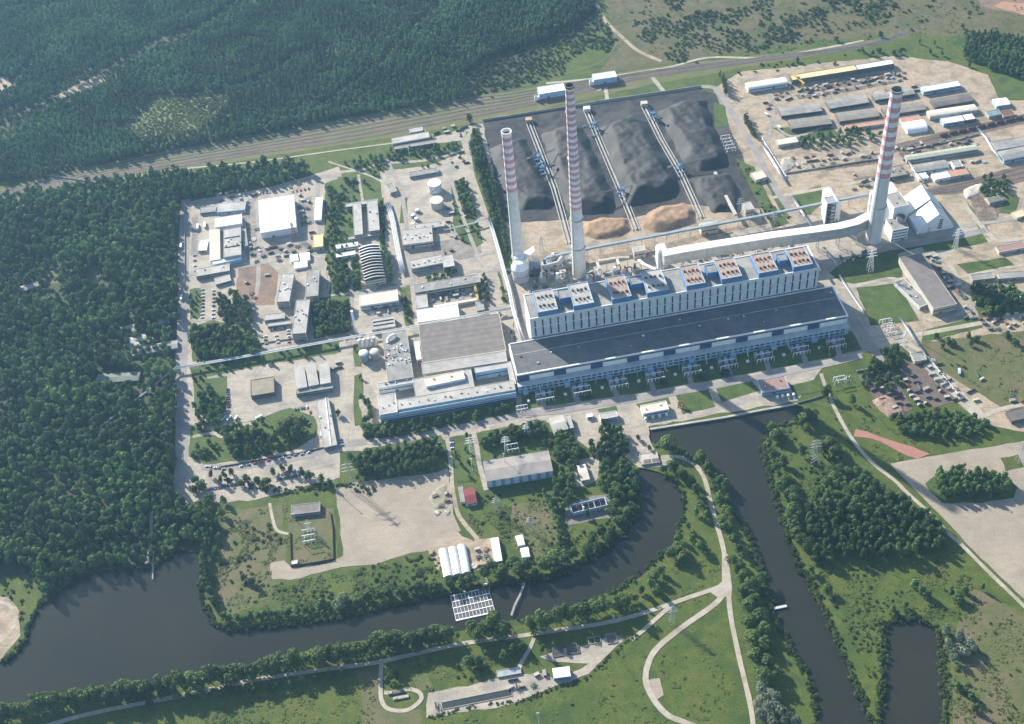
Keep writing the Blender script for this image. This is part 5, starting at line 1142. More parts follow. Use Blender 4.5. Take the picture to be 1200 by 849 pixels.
# buildings along the north side
B_('depot', 'long grey flat depot beside the railway', 'depot', "460,169 503.7,161.2 502,154.5", 7, GWALL, RLGREY, win=1)
B_('depot', 'low annexe along the front of the grey railway depot', 'depot', "462.5,175.5 511,167.5 511,164", 4.5, GWALL, RGREY)
B_('bunker', 'small grey cube building behind the railway depot', 'building', "480,156 496,153.3 495.5,148.5", 4, GWALL, RLGREY)
B_('gatehouse', 'small slanted dark-roofed building at the upper works road', 'building', "457,226.5 465.5,224 462,213.5", 5, CWALL, RGREY)
B_('office', 'long low grey building among trees above the white tank', 'office', "480,207.5 514,201.5 512,196.5", 4, GWALL, RGREY, win=1)
B_('wagon_shed', 'white railway shed just left of the tallest chimney top', 'shed', "632,111 663,106 660,97.5", 10, LBLUE, RWHITE, 'flat', win=0)
B_('wagon_shed', 'white railway shed right of the tallest chimney top', 'shed', "696,94.2 723,90.2 720.5,83.2", 10, LBLUE, RWHITE, 'flat', win=0)
for x, y, l in ((629, 118, 'left'), (693, 100, 'right')):
    p = G(x, y); o = empty('dust_filter', (*p[:2], 0), RZ, f'small pale filter tower at the {l} railway shed', 'filter tower'); m = MB(); m.box(-3, -2, 0, 0, 2, 9); m.box(1, -2, 0, 4, 2, 7); m.build('casing', WWALL, o); m = MB(); m.cyl(-1.5, 0, 9, 12, .8, .8, 10); m.build('pipe', STEEL, o)
# buildings along the water
B_('striped_shed', 'long grey-roofed shed with blue and white striped front', 'warehouse', "570,564.5 647.8,551.8 643.9,528.3", 12, striped('blue_white_stripes', (.60, .62, .62), (.14, .32, .58), 10.5, .6, 'X'), M('patched_roofing', (.31, .28, .26), (.26, .24, .225), 12, c3=(.20, .185, .18), scale3=30), 'gable', ridge=1.5, win=0, door=0)
B_('house', 'small house with a dark red roof beside the gravel yard', 'house', "546,591 559,588.5 556,571.5", 5, WWALL, RRED, 'gable', ridge=1.6)
B_('shed', 'grey shed attached left of the red-roofed house', 'shed', "540,589 545.4,588 541,570", 4, GWALL, RGREY, win=0)
B_('workshop', 'pale grey building by the plant road, larger of the pair', 'workshop', "650,507 666,502.5 662.5,485.5", 8, GWALL, RLGREY, 'gable', ridge=1.2)
B_('shed', 'narrow grey lean-to right of the pale grey building by the plant road', 'shed', "667.5,502.5 672.5,501.5 668,486", 6, GWALL, RLGREY)
B_('office', 'small pale building under trees right of the pair by the plant road', 'office', "704,492 724,488.3 722,481.5", 6, WWALL, RLGREY, win=2)
B_('kiosk', 'tiny white kiosk beside the plant road', 'kiosk', "688,489.5 695,488.3 694,484", 4, WWALL, WHITE)
B_('pump_house', 'sand-roofed pump house at the corner of the quay', 'pump house', "753.7,485.3 784,479.7 780,470", 7, WWALL, RCREAM, win=1, door=0, vents=2)
B_('pump_house', 'rust-roofed pump house at the right end of the quay', 'pump house', "893,460 925,455 919,441", 7, LBLUE, M('rust_brown_roofing', (.3, .19, .16), (.24, .17, .15)), win=1, vents=3)
for j, (xs, lab) in enumerate((("757,491.5 765,490.2 773,488.8 781,487.4", 'in front of the sand-roofed pump house'), ("911,467 917,466 923.5,465 930,464", 'in front of the rust-roofed pump house'))):
    for i, (x, y) in enumerate(P(xs)):
        p = G(x, y); o = empty('intake_screen', (*p[:2], 0), RZ, f'{ordw(i)} white intake screen housing from the left {lab}', 'intake screen', 'intake screens '+lab)
        m = MB(); m.box(-1.6, -1.4, .3, 1.6, 1.4, 3.2); m.add([(-1.6, -1.4, 3.2), (1.6, -1.4, 3.2), (1.6, 1.4, 3.2), (-1.6, 1.4, 3.2), (0, -1.4, 4.2), (0, 1.4, 4.2)], [(0, 1, 4), (2, 3, 5), (1, 2, 5, 4), (3, 0, 4, 5)]); m.build('housing', WHITE, o)
        m = MB(); m.box(-1.2, -4.6, .3, 1.2, -1.5, 1.1); m.build('chute', STEEL, o)
def quay(s, w_, z, label):
    c = [G(*p)[:2] for p in P(s)]; o = empty('quay_wall', (*c[0], 0), 0, label, 'quay wall'); m = MB(); t = MB()
    for a_, b2 in zip(c[:-1], c[1:]): m.bar((*(a_-c[0]), z-2.1), (*(b2-c[0]), z-2.1), w_, 4.2); t.bar((*(a_-c[0]), z+.16), (*(b2-c[0]), z+.16), w_+.5, .3)
    m.build('wall', M('quay_concrete', (.33, .31, .29), (.26, .25, .23), 6), o); t.build('coping', RLGREY, o)
quay("762,503.5 790,499 850,489.5 893,481 934,474", 2.2, .7, 'long grey quay wall along the top of the canal basin')
o = B_('sluice', 'pale concrete sluice deck with two dark gate openings between the basins', 'sluice', "752,545 773,542 768,530", 2.2, M('sluice_concrete', (.46, .43, .38)), M('sluice_concrete', (.46, .43, .38)), win=0, door=0)
for k in range(2): m = MB(); m.box(3+k*10, 1.5, 2.35, 11.5+k*10, 6.5, 2.75); m.build('gate_opening', SOOT, o)
m = MB()
for k in range(9): m.bar((k*2.6+.5, .4, 2.3), (k*2.6+.5, .4, 3.5), .15)
m.bar((.5, .4, 3.5), (21.5, .4, 3.5), .15); m.build('railing', STEEL, o)
B_('store', 'long white-walled store with a light brown roof above the dark basin', 'store', "681,563.5 691,561.5 686.5,544", 5, WWALL, RCREAM, 'gable', ridge=.8)
# roofless basin building
a, u, n, L_, D = frame((671, 601.5), (712, 592), (710, 581.5), 6); o = empty('roofless_building', (a[0], a[1], 0), math.atan2(u[1], u[0]), 'roofless building with bare pale blue walls and clutter inside', 'building')
m = MB(); m.box(0, 0, 0, L_, .6, 6); m.box(0, D-.6, 0, L_, D, 5); m.box(0, .6, 0, .6, D-.6, 6); m.box(L_-.6, .6, 0, L_, D-.6, 6); m.build('wall', LBLUE, o)
for k in range(1, 6): m = MB(); m.box(L_*k/6-.3, .6, 0, L_*k/6+.3, D-.6, 4.5); m.build('cross_wall', RUST if k % 2 else GWALL, o)
m = MB(); m.box(.6, .6, .3, L_-.6, D-.6, .6); m.build('floor', DWALL, o); m = MB(); m.cyl(L_*.33, 3, 0, 9, 1, 1, 12); m.build('standpipe', WHITE, o)
# greenhouses: three plastic tunnels
for i, q in enumerate(("520,677.5 530.5,675.3 523.8,643.5", "530.8,675.3 541.3,673.2 535,641.3", "541.6,673.2 552,671.2 546.5,638.8")):
    B_('greenhouse', f"{['left', 'middle', 'right'][i]} of three white plastic tunnel greenhouses by the canal", 'greenhouse', q, 2.2, WHITE, striped('tunnel_film', (.80, .81, .80), (.62, .64, .64), 2.6, .9, 'Y'), 'barrelx', ridge=3.4, win=0, group='greenhouses')
B_('shed', 'slim white shed right of the greenhouses', 'shed', "579.7,658.5 588.5,657 586.5,629.5", 5, WWALL, RWHITE, 'gable', ridge=.9, win=0)
B_('hut', 'small white hut right of the slim white shed, upper one', 'hut', "607,639.8 615,638 612,627", 3.6, WWALL, RWHITE, 'gable', ridge=.8, win=0)
B_('hut', 'small white hut just above the footbridge', 'hut', "612,654 621,652.3 618,641.5", 3.6, WWALL, RWHITE, 'gable', ridge=.8, win=0)
B_('pump_station', 'white-roofed hall with a blue front beside the filter beds', 'building', "649,795 668.5,792.5 666,781.5", 5.5, BWALL, RWHITE, 'gable', ridge=.7, win=0)
B_('transformer_house', 'low dark-roofed building inside the fenced meadow plot', 'building', "341,603.5 375,599.5 372,589", 4.5, GWALL, M('weathered_roofing', (.2, .18, .165)), win=1)
B_('kiosk', 'white kiosk at the lower left corner of the fenced meadow plot', 'kiosk', "342,661.5 348.5,660.5 348,657", 3, WWALL, WHITE, door=0, win=0)
# fish farm raft
rc = [G(*p, -1.2)[:2] for p in ((534.5, 727.5), (580, 717.5), (572, 688.5), (528, 699))]
o = empty('cage_raft', (*rc[0], -1.5), 0, 'white floating raft of fish cages moored in the canal', 'raft')
def rp2(s, t): return rc[0]*(1-s)*(1-t)+rc[1]*s*(1-t)+rc[2]*s*t+rc[3]*(1-s)*t-rc[0]
for j in range(5): m = MB(); m.bar((*rp2(0, j/4), .45), (*rp2(1, j/4), .45), 1.5 if j in (0, 4) else 1.0, .7); m.build('pontoon', WHITE, o)
for i in range(12): m = MB(); m.bar((*rp2(i/11, 0), .35), (*rp2(i/11, 1), .35), .55, .6); m.build('walkway', WWALL, o)
for j in range(4):
    for i in range(11):
        m = MB(); q = [rp2((i+a_)/11, (j+b2)/4) for a_, b2 in ((.2, .1), (.8, .1), (.8, .9), (.2, .9))]; m.add([(*p, .25) for p in q]+[(*p, .05) for p in q], [(0, 1, 2, 3), (4, 5, 6, 7)]); m.build('cage_net', DSTEEL, o)
p = rp2(.93, 1.06); m = MB(); m.box(p[0]-2.5, p[1]-2, .6, p[0]+3.5, p[1]+2, 3.2); m.build('hut', WHITE, o); p = rp2(.36, 1.04); m = MB(); m.box(p[0]-1.6, p[1]-1.4, .6, p[0]+1.6, p[1]+1.4, 2.8); m.build('hut', WWALL, o)
def bridge(s, w_, z, label, name='footbridge', cat='footbridge', mm=RLGREY):
    c = [G(*p)[:2] for p in P(s)]; o = empty(name, (*c[0], 0), 0, label, cat); c = [q-c[0] for q in c]; m = MB(); r_ = MB(); s_ = MB()
    for a_, b2 in zip(c[:-1], c[1:]):
        m.bar((*a_, z), (*b2, z), w_, .35); d = (b2-a_)/np.hypot(*(b2-a_)); nn = np.array([-d[1], d[0]])*w_/2; k = max(1, int(np.hypot(*(b2-a_))/4))
        for e in (-1, 1):
            r_.bar((*(a_+nn*e), z+1.1), (*(b2+nn*e), z+1.1), .12)
            for i in range(k+1): q = a_+(b2-a_)*i/k; r_.bar((*(q+nn*e), z+.2), (*(q+nn*e), z+1.1), .1)
        for i in range(1, max(2, k//3)): q = a_+(b2-a_)*i/(max(2, k//3)); s_.bar((*(q-nn*.7), -2.2), (*(q-nn*.7), z-.2), .35); s_.bar((*(q+nn*.7), -2.2), (*(q+nn*.7), z-.2), .35)
    m.build('deck', mm, o); r_.build('railing', STEEL, o); s_.build('pier', DSTEEL, o)
bridge("599.5,722 603,711 610,697 617,677", 2.2, .8, 'narrow grey footbridge crossing the canal')
bridge("574,690 572,684 569,676", 1.2, .5, 'short gangway from the bank to the fish cage raft', 'gangway', 'gangway')
bridge("906,713.5 912,712.3 922,710.2", 2.6, .1, 'short white jetty in the right canal', 'jetty', 'jetty', WWALL)
bridge("180,640 179.5,660 179,679", 1.2, .2, 'thin jetty reaching into the lake from the forest shore', 'jetty', 'jetty')
# filter beds and basins
def basin(q, depth, label, n_=0, wm=None, name='settling_basin', rim=.8, water=BASINW):
    a, u, n, L_, D = frame(*P(q), .9); o = empty(name, (a[0], a[1], 0), math.atan2(u[1], u[0]), label, 'basin'); wm = wm or M('basin_concrete', (.33, .31, .27), (.26, .24, .21), 5)
    m = MB(); w_ = .7; m.box(0, 0, 0, L_, w_, rim); m.box(0, D-w_, 0, L_, D, rim); m.box(0, w_, 0, w_, D-w_, rim); m.box(L_-w_, w_, 0, L_, D-w_, rim); m.build('wall', wm, o)
    m = MB(); m.box(w_, w_, .25, L_-w_, D-w_, .42); m.build('water', water, o)
    for i in range(n_): m = MB(); x = L_*(i+1)/(n_+1); m.box(x-.3, w_, .43, x+.3, D-w_, rim-.05); m.build('weir', wm, o)
    return o
basin("518,832 601,815.5 599.5,806.5", 2, 'long narrow water basin at the bottom of the picture')
for i, q in enumerate(("648,771 661,768.6 660,763", "648,764.5 660,762.3 659,757", "665,768 680,765.3 679,760", "664.5,761.5 679,759 678,753.5")): basin(q, 1, f'{ordw(i)} of the four dark slatted filter beds, counted from the lower left', 5, DWALL, 'filter_bed', 1.2, DSTEEL)
basin("712,755 724,753 721.5,741.5", 1, 'square dark pit right of the filter beds', 0, None, 'pit', 1.2, SOOT); basin("690,755.5 705,752.6 703,745", 1, 'overgrown square pit between the filter beds and the dark pit', 1, None, 'pit', .9, FLOORM)
for x, y, l in ((511, 827, 'left'), (606, 806, 'right')):
    p = G(x, y); o = empty('sluice_gate', (*p[:2], 0), RZ, f'steel frame over the {l} end of the long narrow basin', 'frame'); m = MB()
    for q in (-3.4, 3.4): m.bar((-1.5, q, 0), (-1.5, q, 3.5), .4); m.bar((1.5, q, 0), (1.5, q, 3.5), .4)
    m.bar((-1.5, -3.4, 3.5), (-1.5, 3.4, 3.5), .5); m.bar((1.5, -3.4, 3.5), (1.5, 3.4, 3.5), .5); m.build('frame', RLGREY, o); m = MB(); m.box(-.8, -3, .9, .8, 3, 2.6); m.build('gate', DSTEEL, o)
B_('screen_house', 'flat grey-blue slab structure above the right end of the long basin', 'building', "583,794 611,789 609,781.5", 1.8, GWALL, M('blue_grey_slab', (.33, .36, .38)), win=0, door=0)
for i, (x, y) in enumerate(((464, 812), (470, 818))):
    p = G(x, y); o = empty('valve_chamber', (*p[:2], 0), RZ, f"{['upper', 'lower'][i]} concrete valve chamber inside the loop path", 'chamber'); m = MB(); m.box(-8, -1.6, 0, 8, 1.6, 1.5); m.build('chamber', [DWALL, RLGREY][i], o); m = MB(); m.box(-7, -1, 1.5, -4, 1, 2.1); m.build('hatch', STEEL, o)
# grey hall, right of the turbine hall
B_('rail_depot', 'long dark-roofed hall on the right lawn', 'warehouse', "1094,362.5 1121.2,356.5 1081,296.5", 11, CWALL, M('warm_dark_roofing', (.185, .165, .155), (.15, .135, .13), 10), win=1)
B_('depot_annexe', 'low grey annexe along the left side of the long dark-roofed hall', 'building', "1078,360.5 1090,355.5 1071.5,322", 5, WWALL, RGREY, win=1, vents=3)
# north-east stores
SH = [("916,136 963.5,130 958.7,121", 'first grey store'), ("972.5,127.5 1018.7,120 1010,111", 'second grey store'), ("1026,117.5 1072.5,110 1067,103.5", 'third grey store')]
for q, l in SH: B_('store', l+' from the left in the upper row of the north-east stores', 'store', q, 5.5, DWALL, RGREY, 'gable', ridge=.7, win=1)
for q, l in (("927.5,151 975,145 967.5,135.5", 'first brown-grey store'), ("984,142.5 1031,136 1025,126.5", 'second brown-grey store'), ("1038,135 1086,128 1081,119", 'third brown-grey store')): B_('store', l+' from the left in the lower row of the north-east stores', 'store', q, 5.5, DWALL, M('brown_grey_roofing', (.24, .22, .19)), 'gable', ridge=.7, win=1)
B_('warehouse', 'white-roofed store with a blue-white front beyond the right chimney', 'warehouse', "1082.5,108 1126,100.5 1121,95", 6.5, LBLUE, RWHITE, 'flat', win=1)
B_('warehouse', 'dark brown-roofed store below the white-roofed one', 'warehouse', "1096,125.5 1141,118 1135,109.5", 5.5, DWALL, RDARK, 'gable', ridge=.8)
B_('warehouse', 'long cream-roofed store right of the right chimney', 'warehouse', "1090,137.5 1146,129.5 1141,122.5", 6, CWALL, RCREAM, 'barrel', ridge=1.6, win=0)
B_('shed', 'white-topped shed below the long cream-roofed store', 'shed', "1106,145.5 1130.5,141.5 1128,135", 6, LBLUE, RWHITE, win=1); B_('shed', 'small white-topped shed right of the white-topped shed', 'shed', "1131.5,141.5 1143.5,139.5 1141.5,132.5", 6, DWALL, RWHITE, win=0)
B_('tent_hall', 'white rounded fabric hall beside the railway', 'hall', "1063.5,155.5 1087.5,152 1084.5,140.5", 4, WHITE, WHITE, 'barrel', ridge=4.5, win=0, door=0)
B_('shed', 'low terracotta-roofed shed left of the right chimney', 'shed', "992.5,151.5 1041,144.5 1039,140", 4, CWALL, RTERR, win=0); B_('shed', 'short terracotta-roofed shed right of the right chimney', 'shed', "1057,144.5 1080,141 1078.5,134.5", 4, CWALL, RTERR, win=0)
B_('loading_hall', 'yellow part of the very long roof in the north-east corner', 'warehouse', "928.5,94.5 1005,82.2 1003.5,76", 8, DWALL, RYEL, 'flat', win=0, door=0); B_('loading_hall', 'white part of the very long roof in the north-east corner', 'warehouse', "1005.4,82.1 1048,75 1046,69.5", 8, DWALL, RWHITE, 'flat', win=0, door=0)
B_('loading_hall', 'arched white sheds left of the yellow crane', 'warehouse', "877,104.5 923,97.5 922,90.5", 7, WWALL, WHITE, 'barrel', ridge=2.2, win=1)
B_('house', 'white-roofed house at the grassy north-east corner', 'house', "1168,124.5 1184,122.2 1180.5,114.5", 6, LBLUE, RWHITE, 'gable', ridge=1.4); B_('shed', 'blue-green roofed shed at the right edge by the railway', 'shed', "1159,136.5 1174,134 1171.5,128.5", 5, GWALL, M('blue_green_roofing', (.16, .26, .28)), win=0)
B_('shed', 'rust-roofed shed at the right edge by the railway', 'shed', "1176,137 1190,134.5 1187,128", 5, GWALL, RUST, win=0)
B_('store', 'long cream and green roofed store behind the freight yard', 'store', "1063,188 1146,175 1144.5,169.5", 6, GWALL, M('pale_green_roofing', (.36, .38, .30), (.3, .33, .26)), 'gable', ridge=.8)
B_('store', 'grey broad store left of the small white block in the east yard', 'store', "1073,202 1112.5,195.5 1108,187.5", 5.5, LBLUE, RGREY, 'gable', ridge=.8); B_('shed', 'small white shed next to the right chimney shaft', 'shed', "1077,210.5 1088.5,208.5 1086,201.5", 4, WWALL, RWHITE, win=0)
B_('store', 'white half of the two-coloured store in the east yard', 'store', "1096,211 1114,207.6 1111,200.5", 5, WWALL, RWHITE, win=0); B_('store', 'red half of the two-coloured store in the east yard', 'store', "1114.4,207.5 1136,204 1131,197", 5, GWALL, RTERR, win=0)
B_('office', 'small white block with a dark roof in the east yard', 'office', "1118.5,196.5 1128.5,195 1126,187.5", 7, WHITE, RGREY, win=2); B_('store', 'grey-brown store with roof vents behind the right chimney', 'store', "1043,208.5 1064,204.5 1059,193", 6, DWALL, M('brown_grey_roofing', (.24, .22, .19)), 'flat', vents=5)
B_('store', 'upper grey store at the right edge beyond the railway', 'store', "1168,176 1204,170 1200,160", 6, GWALL, RGREY, 'flat'); B_('store', 'lower grey store at the right edge beyond the railway', 'store', "1177,188 1208,182 1203,171.5", 7, LBLUE, RGREY, 'gable', ridge=1)
B_('shed', 'pale flat shed at the corner of the sandy yard', 'shed', "912,170.5 936,166.5 931,160", 5, GWALL, RCREAM, win=0); B_('hut', 'beige square hut on the green by the coal yard', 'hut', "886,211.5 899,207.5 893,199", 5, CWALL, RCREAM, win=0)
B_('house', 'brown-roofed house under trees at the right edge', 'house', "1160,238 1177,234 1173,226", 5, CWALL, M('brown_grey_roofing', (.24, .22, .19)), 'gable', ridge=1.5); B_('shed', 'pale yellow roofed shed at the right edge', 'shed', "1192,256 1204,252 1198,245", 4, CWALL, RYEL, win=0)
B_('shed', 'long low brown-roofed shed near the oval lawn', 'shed', "1171,296 1204,290 1201,283", 4, CWALL, M('rust_brown_roofing', (.3, .19, .16)), win=0); B_('shed', 'grey slanting roof below the oval lawn', 'shed', "1140,329 1166,326 1163,319", 4, GWALL, RGREY, win=0)
B_('shed', 'wide grey shed at the right edge beneath the grey slanting roof', 'shed', "1172,327 1208,324 1206,317", 4.5, GWALL, RGREY, win=0); B_('shed', 'dark-roofed hut at the fork of the sandy road', 'shed', "1072,424 1086,421.5 1080,412", 5, CWALL, RGREY, win=0)
B_('shed', 'dark blue-roofed shed at the right edge on the sandy yard', 'shed', "1186,494 1205,490 1200,478", 5, DWALL, RDARK, win=0)
for q, l, rf_ in (("138,395 160,390 158,380", 'brown-roofed house under the trees west of the road', RGREY), ("146,412 180,404 179,396", 'grey hut row in the wood, upper one', RGREY), ("145,419 208,408 207,399", 'long grey hut row in the wood by the road', RGREY),
                  ("148,405 172,398 170,391", 'pale-roofed hut between the hut rows in the wood', RLGREY), ("26,342 48,334 46,328", 'grey-roofed house deep in the forest', RGREY), ("112,449 162,446 160,436", 'grey-green flat roof at the pipe bridge in the wood', M('grey_green_roofing', (.17, .2, .17))), ("186,380 198,376 197,370", 'small grey house close to the west road', RGREY)):
    B_('cabin', l, 'house', q, 4, CWALL, rf_, 'gable', ridge=.9)

# ------------------------------------------------------------------ pipe bridges, conveyors
def pipeline(s, z, label, name='pipe_bridge', n_=2, r=.5, gap=1.6, step=14, mm=WWALL, cat='pipe bridge', deck=False, bm=None):
    c = [G(*p, z)[:2] for p in P(s)]; o = empty(name, (*c[0], 0), 0, label, cat); c = [q-c[0] for q in c]
    nr = []
    for i in range(len(c)):
        d = c[min(i+1, len(c)-1)]-c[max(i-1, 0)]; d = d/np.hypot(*d); nr.append(np.array([-d[1], d[0]]))
    for k in range(n_):
        e = (k-(n_-1)/2)*gap; m = MB(); m.tube([(*(q+w_*e), z) for q, w_ in zip(c, nr)], r, 8); m.build('pipe', mm if k % 2 == 0 else (bm or STEEL), o, True)
    if deck:
        m = MB()
        for a_, b2 in zip(c[:-1], c[1:]): m.bar((*a_, z-r-.2), (*b2, z-r-.2), gap*n_+.6, .3)
        m.build('deck', STEEL, o)
    for i in range(len(c)-1):
        L2 = np.hypot(*(c[i+1]-c[i])); k = max(1, int(L2/step))
        for j in range(k):
            q = c[i]+(c[i+1]-c[i])*j/k; w_ = nr[i]*(gap*n_/2); m = MB(); m.bar((*(q-w_), 0), (*(q-w_), z-r), .35); m.bar((*(q+w_), 0), (*(q+w_), z-r), .35); m.bar((*(q-w_*1.3), z-r-.1), (*(q+w_*1.3), z-r-.1), .4); m.build('support', STEEL, o)
    return o
pipeline("118,500 146,478 172,459 204,432", 7, 'pipe bridge running down into the forest from the west road', n_=2, mm=STEEL)
pipeline("204,432 240,426 275,420 320,412 375,402 420,394 480,384 540,372 601,361", 7, 'long white pipe bridge crossing the works from the west road to the boiler house', n_=3, mm=WHITE, r=.55)
pipeline("573,256 578,272 584,292 590,315 597,340 601,361 607,382 613,399", 8, 'pale pipe bridge beside the coal yard wall', n_=3, mm=WWALL, r=.7, deck=True)
pipeline("521,269.5 540,265 560,260 573,256", 7, 'short white pipe bridge from the cream workshop to the coal yard side', n_=2, mm=WHITE)
pipeline("454,238 458,250 461,262 465,285 469,305 473,320", 4, 'wide rack of many white pipes beside the works avenue', 'pipe_rack', n_=6, r=.5, gap=1.25, step=10, mm=WWALL)
pipeline("893,168 900,180 910,196 920,212", 5, 'white conveyor-like duct beside the sandy yard wall', 'pipe_rack', n_=2, r=1.0, gap=2, mm=WHITE)
pipeline("929,230 938,246 951,264", 5, 'white duct running down to the flue duct', 'pipe_rack', n_=2, r=1.0, gap=2, mm=WHITE)
pipeline("984,322 990,333 1000,348 1010,362 1013,369", 2.5, 'white pipe run along the left lawn edge', 'pipe_rack', n_=2, r=.5, mm=WHITE)
pipeline("1055,372 1064,386 1078,407", 7, 'white sloping pipe bridge beside the small switchyard', n_=2, r=.7, mm=WHITE)
pipeline("1183,330 1192,342 1204,358", 7, 'white pipe bridge at the right edge above the grove', n_=2, r=.6, mm=WHITE)
pipeline("942,288 955,306 962,317", 12, 'white pipe from the flue duct down the end of the boiler house', n_=2, r=.9, mm=WHITE)
pipeline("965,290 972,298 981,310", 6, 'pale pipe run on the dark lawn right of the boiler house', 'pipe_rack', n_=2, r=.7, mm=WWALL)
pipeline("600,405 604,425 606,440", 20, 'white pipe at the left end of the turbine hall', n_=1, r=.8, mm=WHITE, step=20)
pipeline("1046,283 1056,290 1066,296", 4, 'white pipe from the window block to the long dark-roofed hall', n_=1, r=.6, mm=WHITE)
pipeline("1147,151 1156,162 1163,175 1174,187", 5, 'white pipe bridge over the eastern railway', n_=2, r=.8, mm=WHITE)
pipeline("1062,185 1072,200 1083,214", 4, 'white pipe run right of the right chimney', 'pipe_rack', n_=2, r=.7, mm=WHITE)
def gallery(s, w_, z0, z1, label, mm=RLGREY, step=16, name='conveyor'):
    pts = P(s); c = [G(*p, (z0+z1)/2)[:2] for p in pts]; o = empty(name, (*c[0], 0), 0, label, 'conveyor'); c = [q-c[0] for q in c]; tot = [0]
    for a_, b2 in zip(c[:-1], c[1:]): tot.append(tot[-1]+np.hypot(*(b2-a_)))
    zz = [z0+(z1-z0)*t/tot[-1] for t in tot]; m = MB(); t_ = MB()
    for i in range(len(c)-1):
        m.bar((*c[i], zz[i]), (*c[i+1], zz[i+1]), w_, 2.6); t_.bar((*c[i], zz[i]+1.5), (*c[i+1], zz[i+1]+1.5), w_+.4, .35)
        k = max(1, int((tot[i+1]-tot[i])/step))
        for j in range(k):
            q = c[i]+(c[i+1]-c[i])*(j+.5)/k; z = zz[i]+(zz[i+1]-zz[i])*(j+.5)/k
            if z > 3: s_ = MB(); s_.bar((q[0]-1, q[1]-w_*.6, 0), (q[0], q[1], z-1.3), .4); s_.bar((q[0]+1, q[1]+w_*.6, 0), (q[0], q[1], z-1.3), .4); s_.build('trestle', STEEL, o)
    m.build('gallery', mm, o); t_.build('roof', mm, o); return o
gallery("640,302 695,290 760,278 830,265 900,252 960,240 1016,229", 3.4, 12, 14, 'long blue-grey conveyor gallery along the foot of the coal yard', M('gallery_sheet', (.26, .32, .36), (.22, .27, .31), 8))
gallery("748,300 755,310 768,322", 4, 14, 30, 'cream sloping gallery rising from the coal yard to the boiler house', CWALL); gallery("838,200 850,230 862,255", 4, 2, 10, 'grey conveyor at the right edge of the coal yard', GWALL)
for i, q in enumerate(("743,296 757,293.5 755,286", "822,268 842,264.5 838,257.5", "668,302 680,300 678,293", "874,247 884,245 881,236")):
    B_('transfer_house', f'{ordw(i)} transfer house of the coal conveyors, beside the long gallery', 'transfer house', q, 13, CWALL, RLGREY, win=1)

# ------------------------------------------------------------------ coal yard
def pile(s, hmax, m_, label, name='coal_heap', cat='coal heap', step=3.0, slope=.72, rough=1.2, ridge=0):
    w_ = np.array([g2(*p) for p in P(s)]); lo, hi = w_.min(0), w_.max(0); nx, ny = int((hi[0]-lo[0])/step)+1, int((hi[1]-lo[1])/step)+1
    xs = lo[0]+np.arange(nx+1)*step; ys = lo[1]+np.arange(ny+1)*step; X, Y = np.meshgrid(xs, ys); ins = inside(w_, X, Y); D = np.full(X.shape, 1e9)
    ph = rng.uniform(0, 6, 8)
    for i in range(len(w_)):
        a_, b2 = w_[i], w_[(i+1) % len(w_)]; d = b2-a_; t = np.clip(((X-a_[0])*d[0]+(Y-a_[1])*d[1])/(d@d), 0, 1); D = np.minimum(D, np.hypot(X-a_[0]-t*d[0], Y-a_[1]-t*d[1]))
    nf = lambda sc_: np.array([[mnoise.noise(Vector((x_/sc_, y_/sc_, ph[0]))) for x_ in xs] for y_ in ys])
    nz = 1.6*nf(17.0)+.9*nf(7.0)+.25*rng.normal(size=X.shape)
    low = np.clip(.5+1.1*nf(48.0), 0, 1); zt = hmax*(.72+.28*low)+rough*nz
    if ridge: zt = zt+.45*ridge*np.abs(((X*UX[0]+Y*UX[1]+.35*(X*UY[0]+Y*UY[1]))/7.5) % 2-1)
    D2 = np.maximum(0, D+1.8*np.sin(X/7+ph[7])*np.sin(Y/8)); Z = np.where(ins, np.minimum(D2*slope, np.maximum(zt, .6)), 0); o = empty(name, (lo[0], lo[1], .26), 0, label, cat)
    vs = [(X[j, i]-lo[0], Y[j, i]-lo[1], Z[j, i]-.3) for j in range(ny+1) for i in range(nx+1)]; fs = []
    for j in range(ny):
        for i in range(nx):
            if ins[j, i] or ins[j, i+1] or ins[j+1, i] or ins[j+1, i+1]: fs.append((j*(nx+1)+i, j*(nx+1)+i+1, (j+1)*(nx+1)+i+1, (j+1)*(nx+1)+i))
    m = MB(); m.add(vs, fs); m.build('heap', m_, o, True)
pile("572,175 600,164 616,163 652,238 640,246 612,247 590,225", 11, COAL, 'leftmost black coal heap, behind the slim left chimney', ridge=2)
pile("634,158 660,148 684,150 722,236 716,252 668,252 650,215", 13, COAL, 'second coal heap from the left, behind the tallest chimney', ridge=2)
pile("702,150 740,135 757,142 790,198 796,215 790,232 735,244 722,215", 15, COAL, 'largest coal heap, third from the left', ridge=2.5)
pile("770,132 800,118 828,118 838,150 852,180 854,196 818,202 800,190", 13, COAL, 'upper right coal heap beside the coal yard road', ridge=2)
pile("808,208 856,203 872,236 866,250 836,250 820,232", 9, COAL, 'smallest coal heap, lower right in the coal yard')
pile("684,262 705,255 738,256 740,270 726,280 700,281 682,277", 7, SANDP, 'left orange sand heap behind the tallest chimney', 'sand_heap', 'sand heap', 2.5, .6, 1.0)
pile("757,250 775,242 800,238 818,248 816,262 792,270 765,274 752,266", 8, SANDP, 'right orange sand heap at the foot of the coal yard', 'sand_heap', 'sand heap', 2.5, .6, 1.0)
pile("1127,222 1150,215 1158,222 1146,232 1132,234", 3, M('rubble', (.5, .45, .38), (.35, .31, .27), 3), 'pale rubble heap near the small brown-roofed house', 'rubble_heap', 'rubble heap', 2, .5, .8)
pile("914,186 930,184 934,196 920,204 912,198", 2.5, M('scrap', (.2, .19, .18), (.4, .36, .3), 3), 'grey scrap heap on the sandy yard', 'scrap_heap', 'scrap heap', 2, .5, .8)
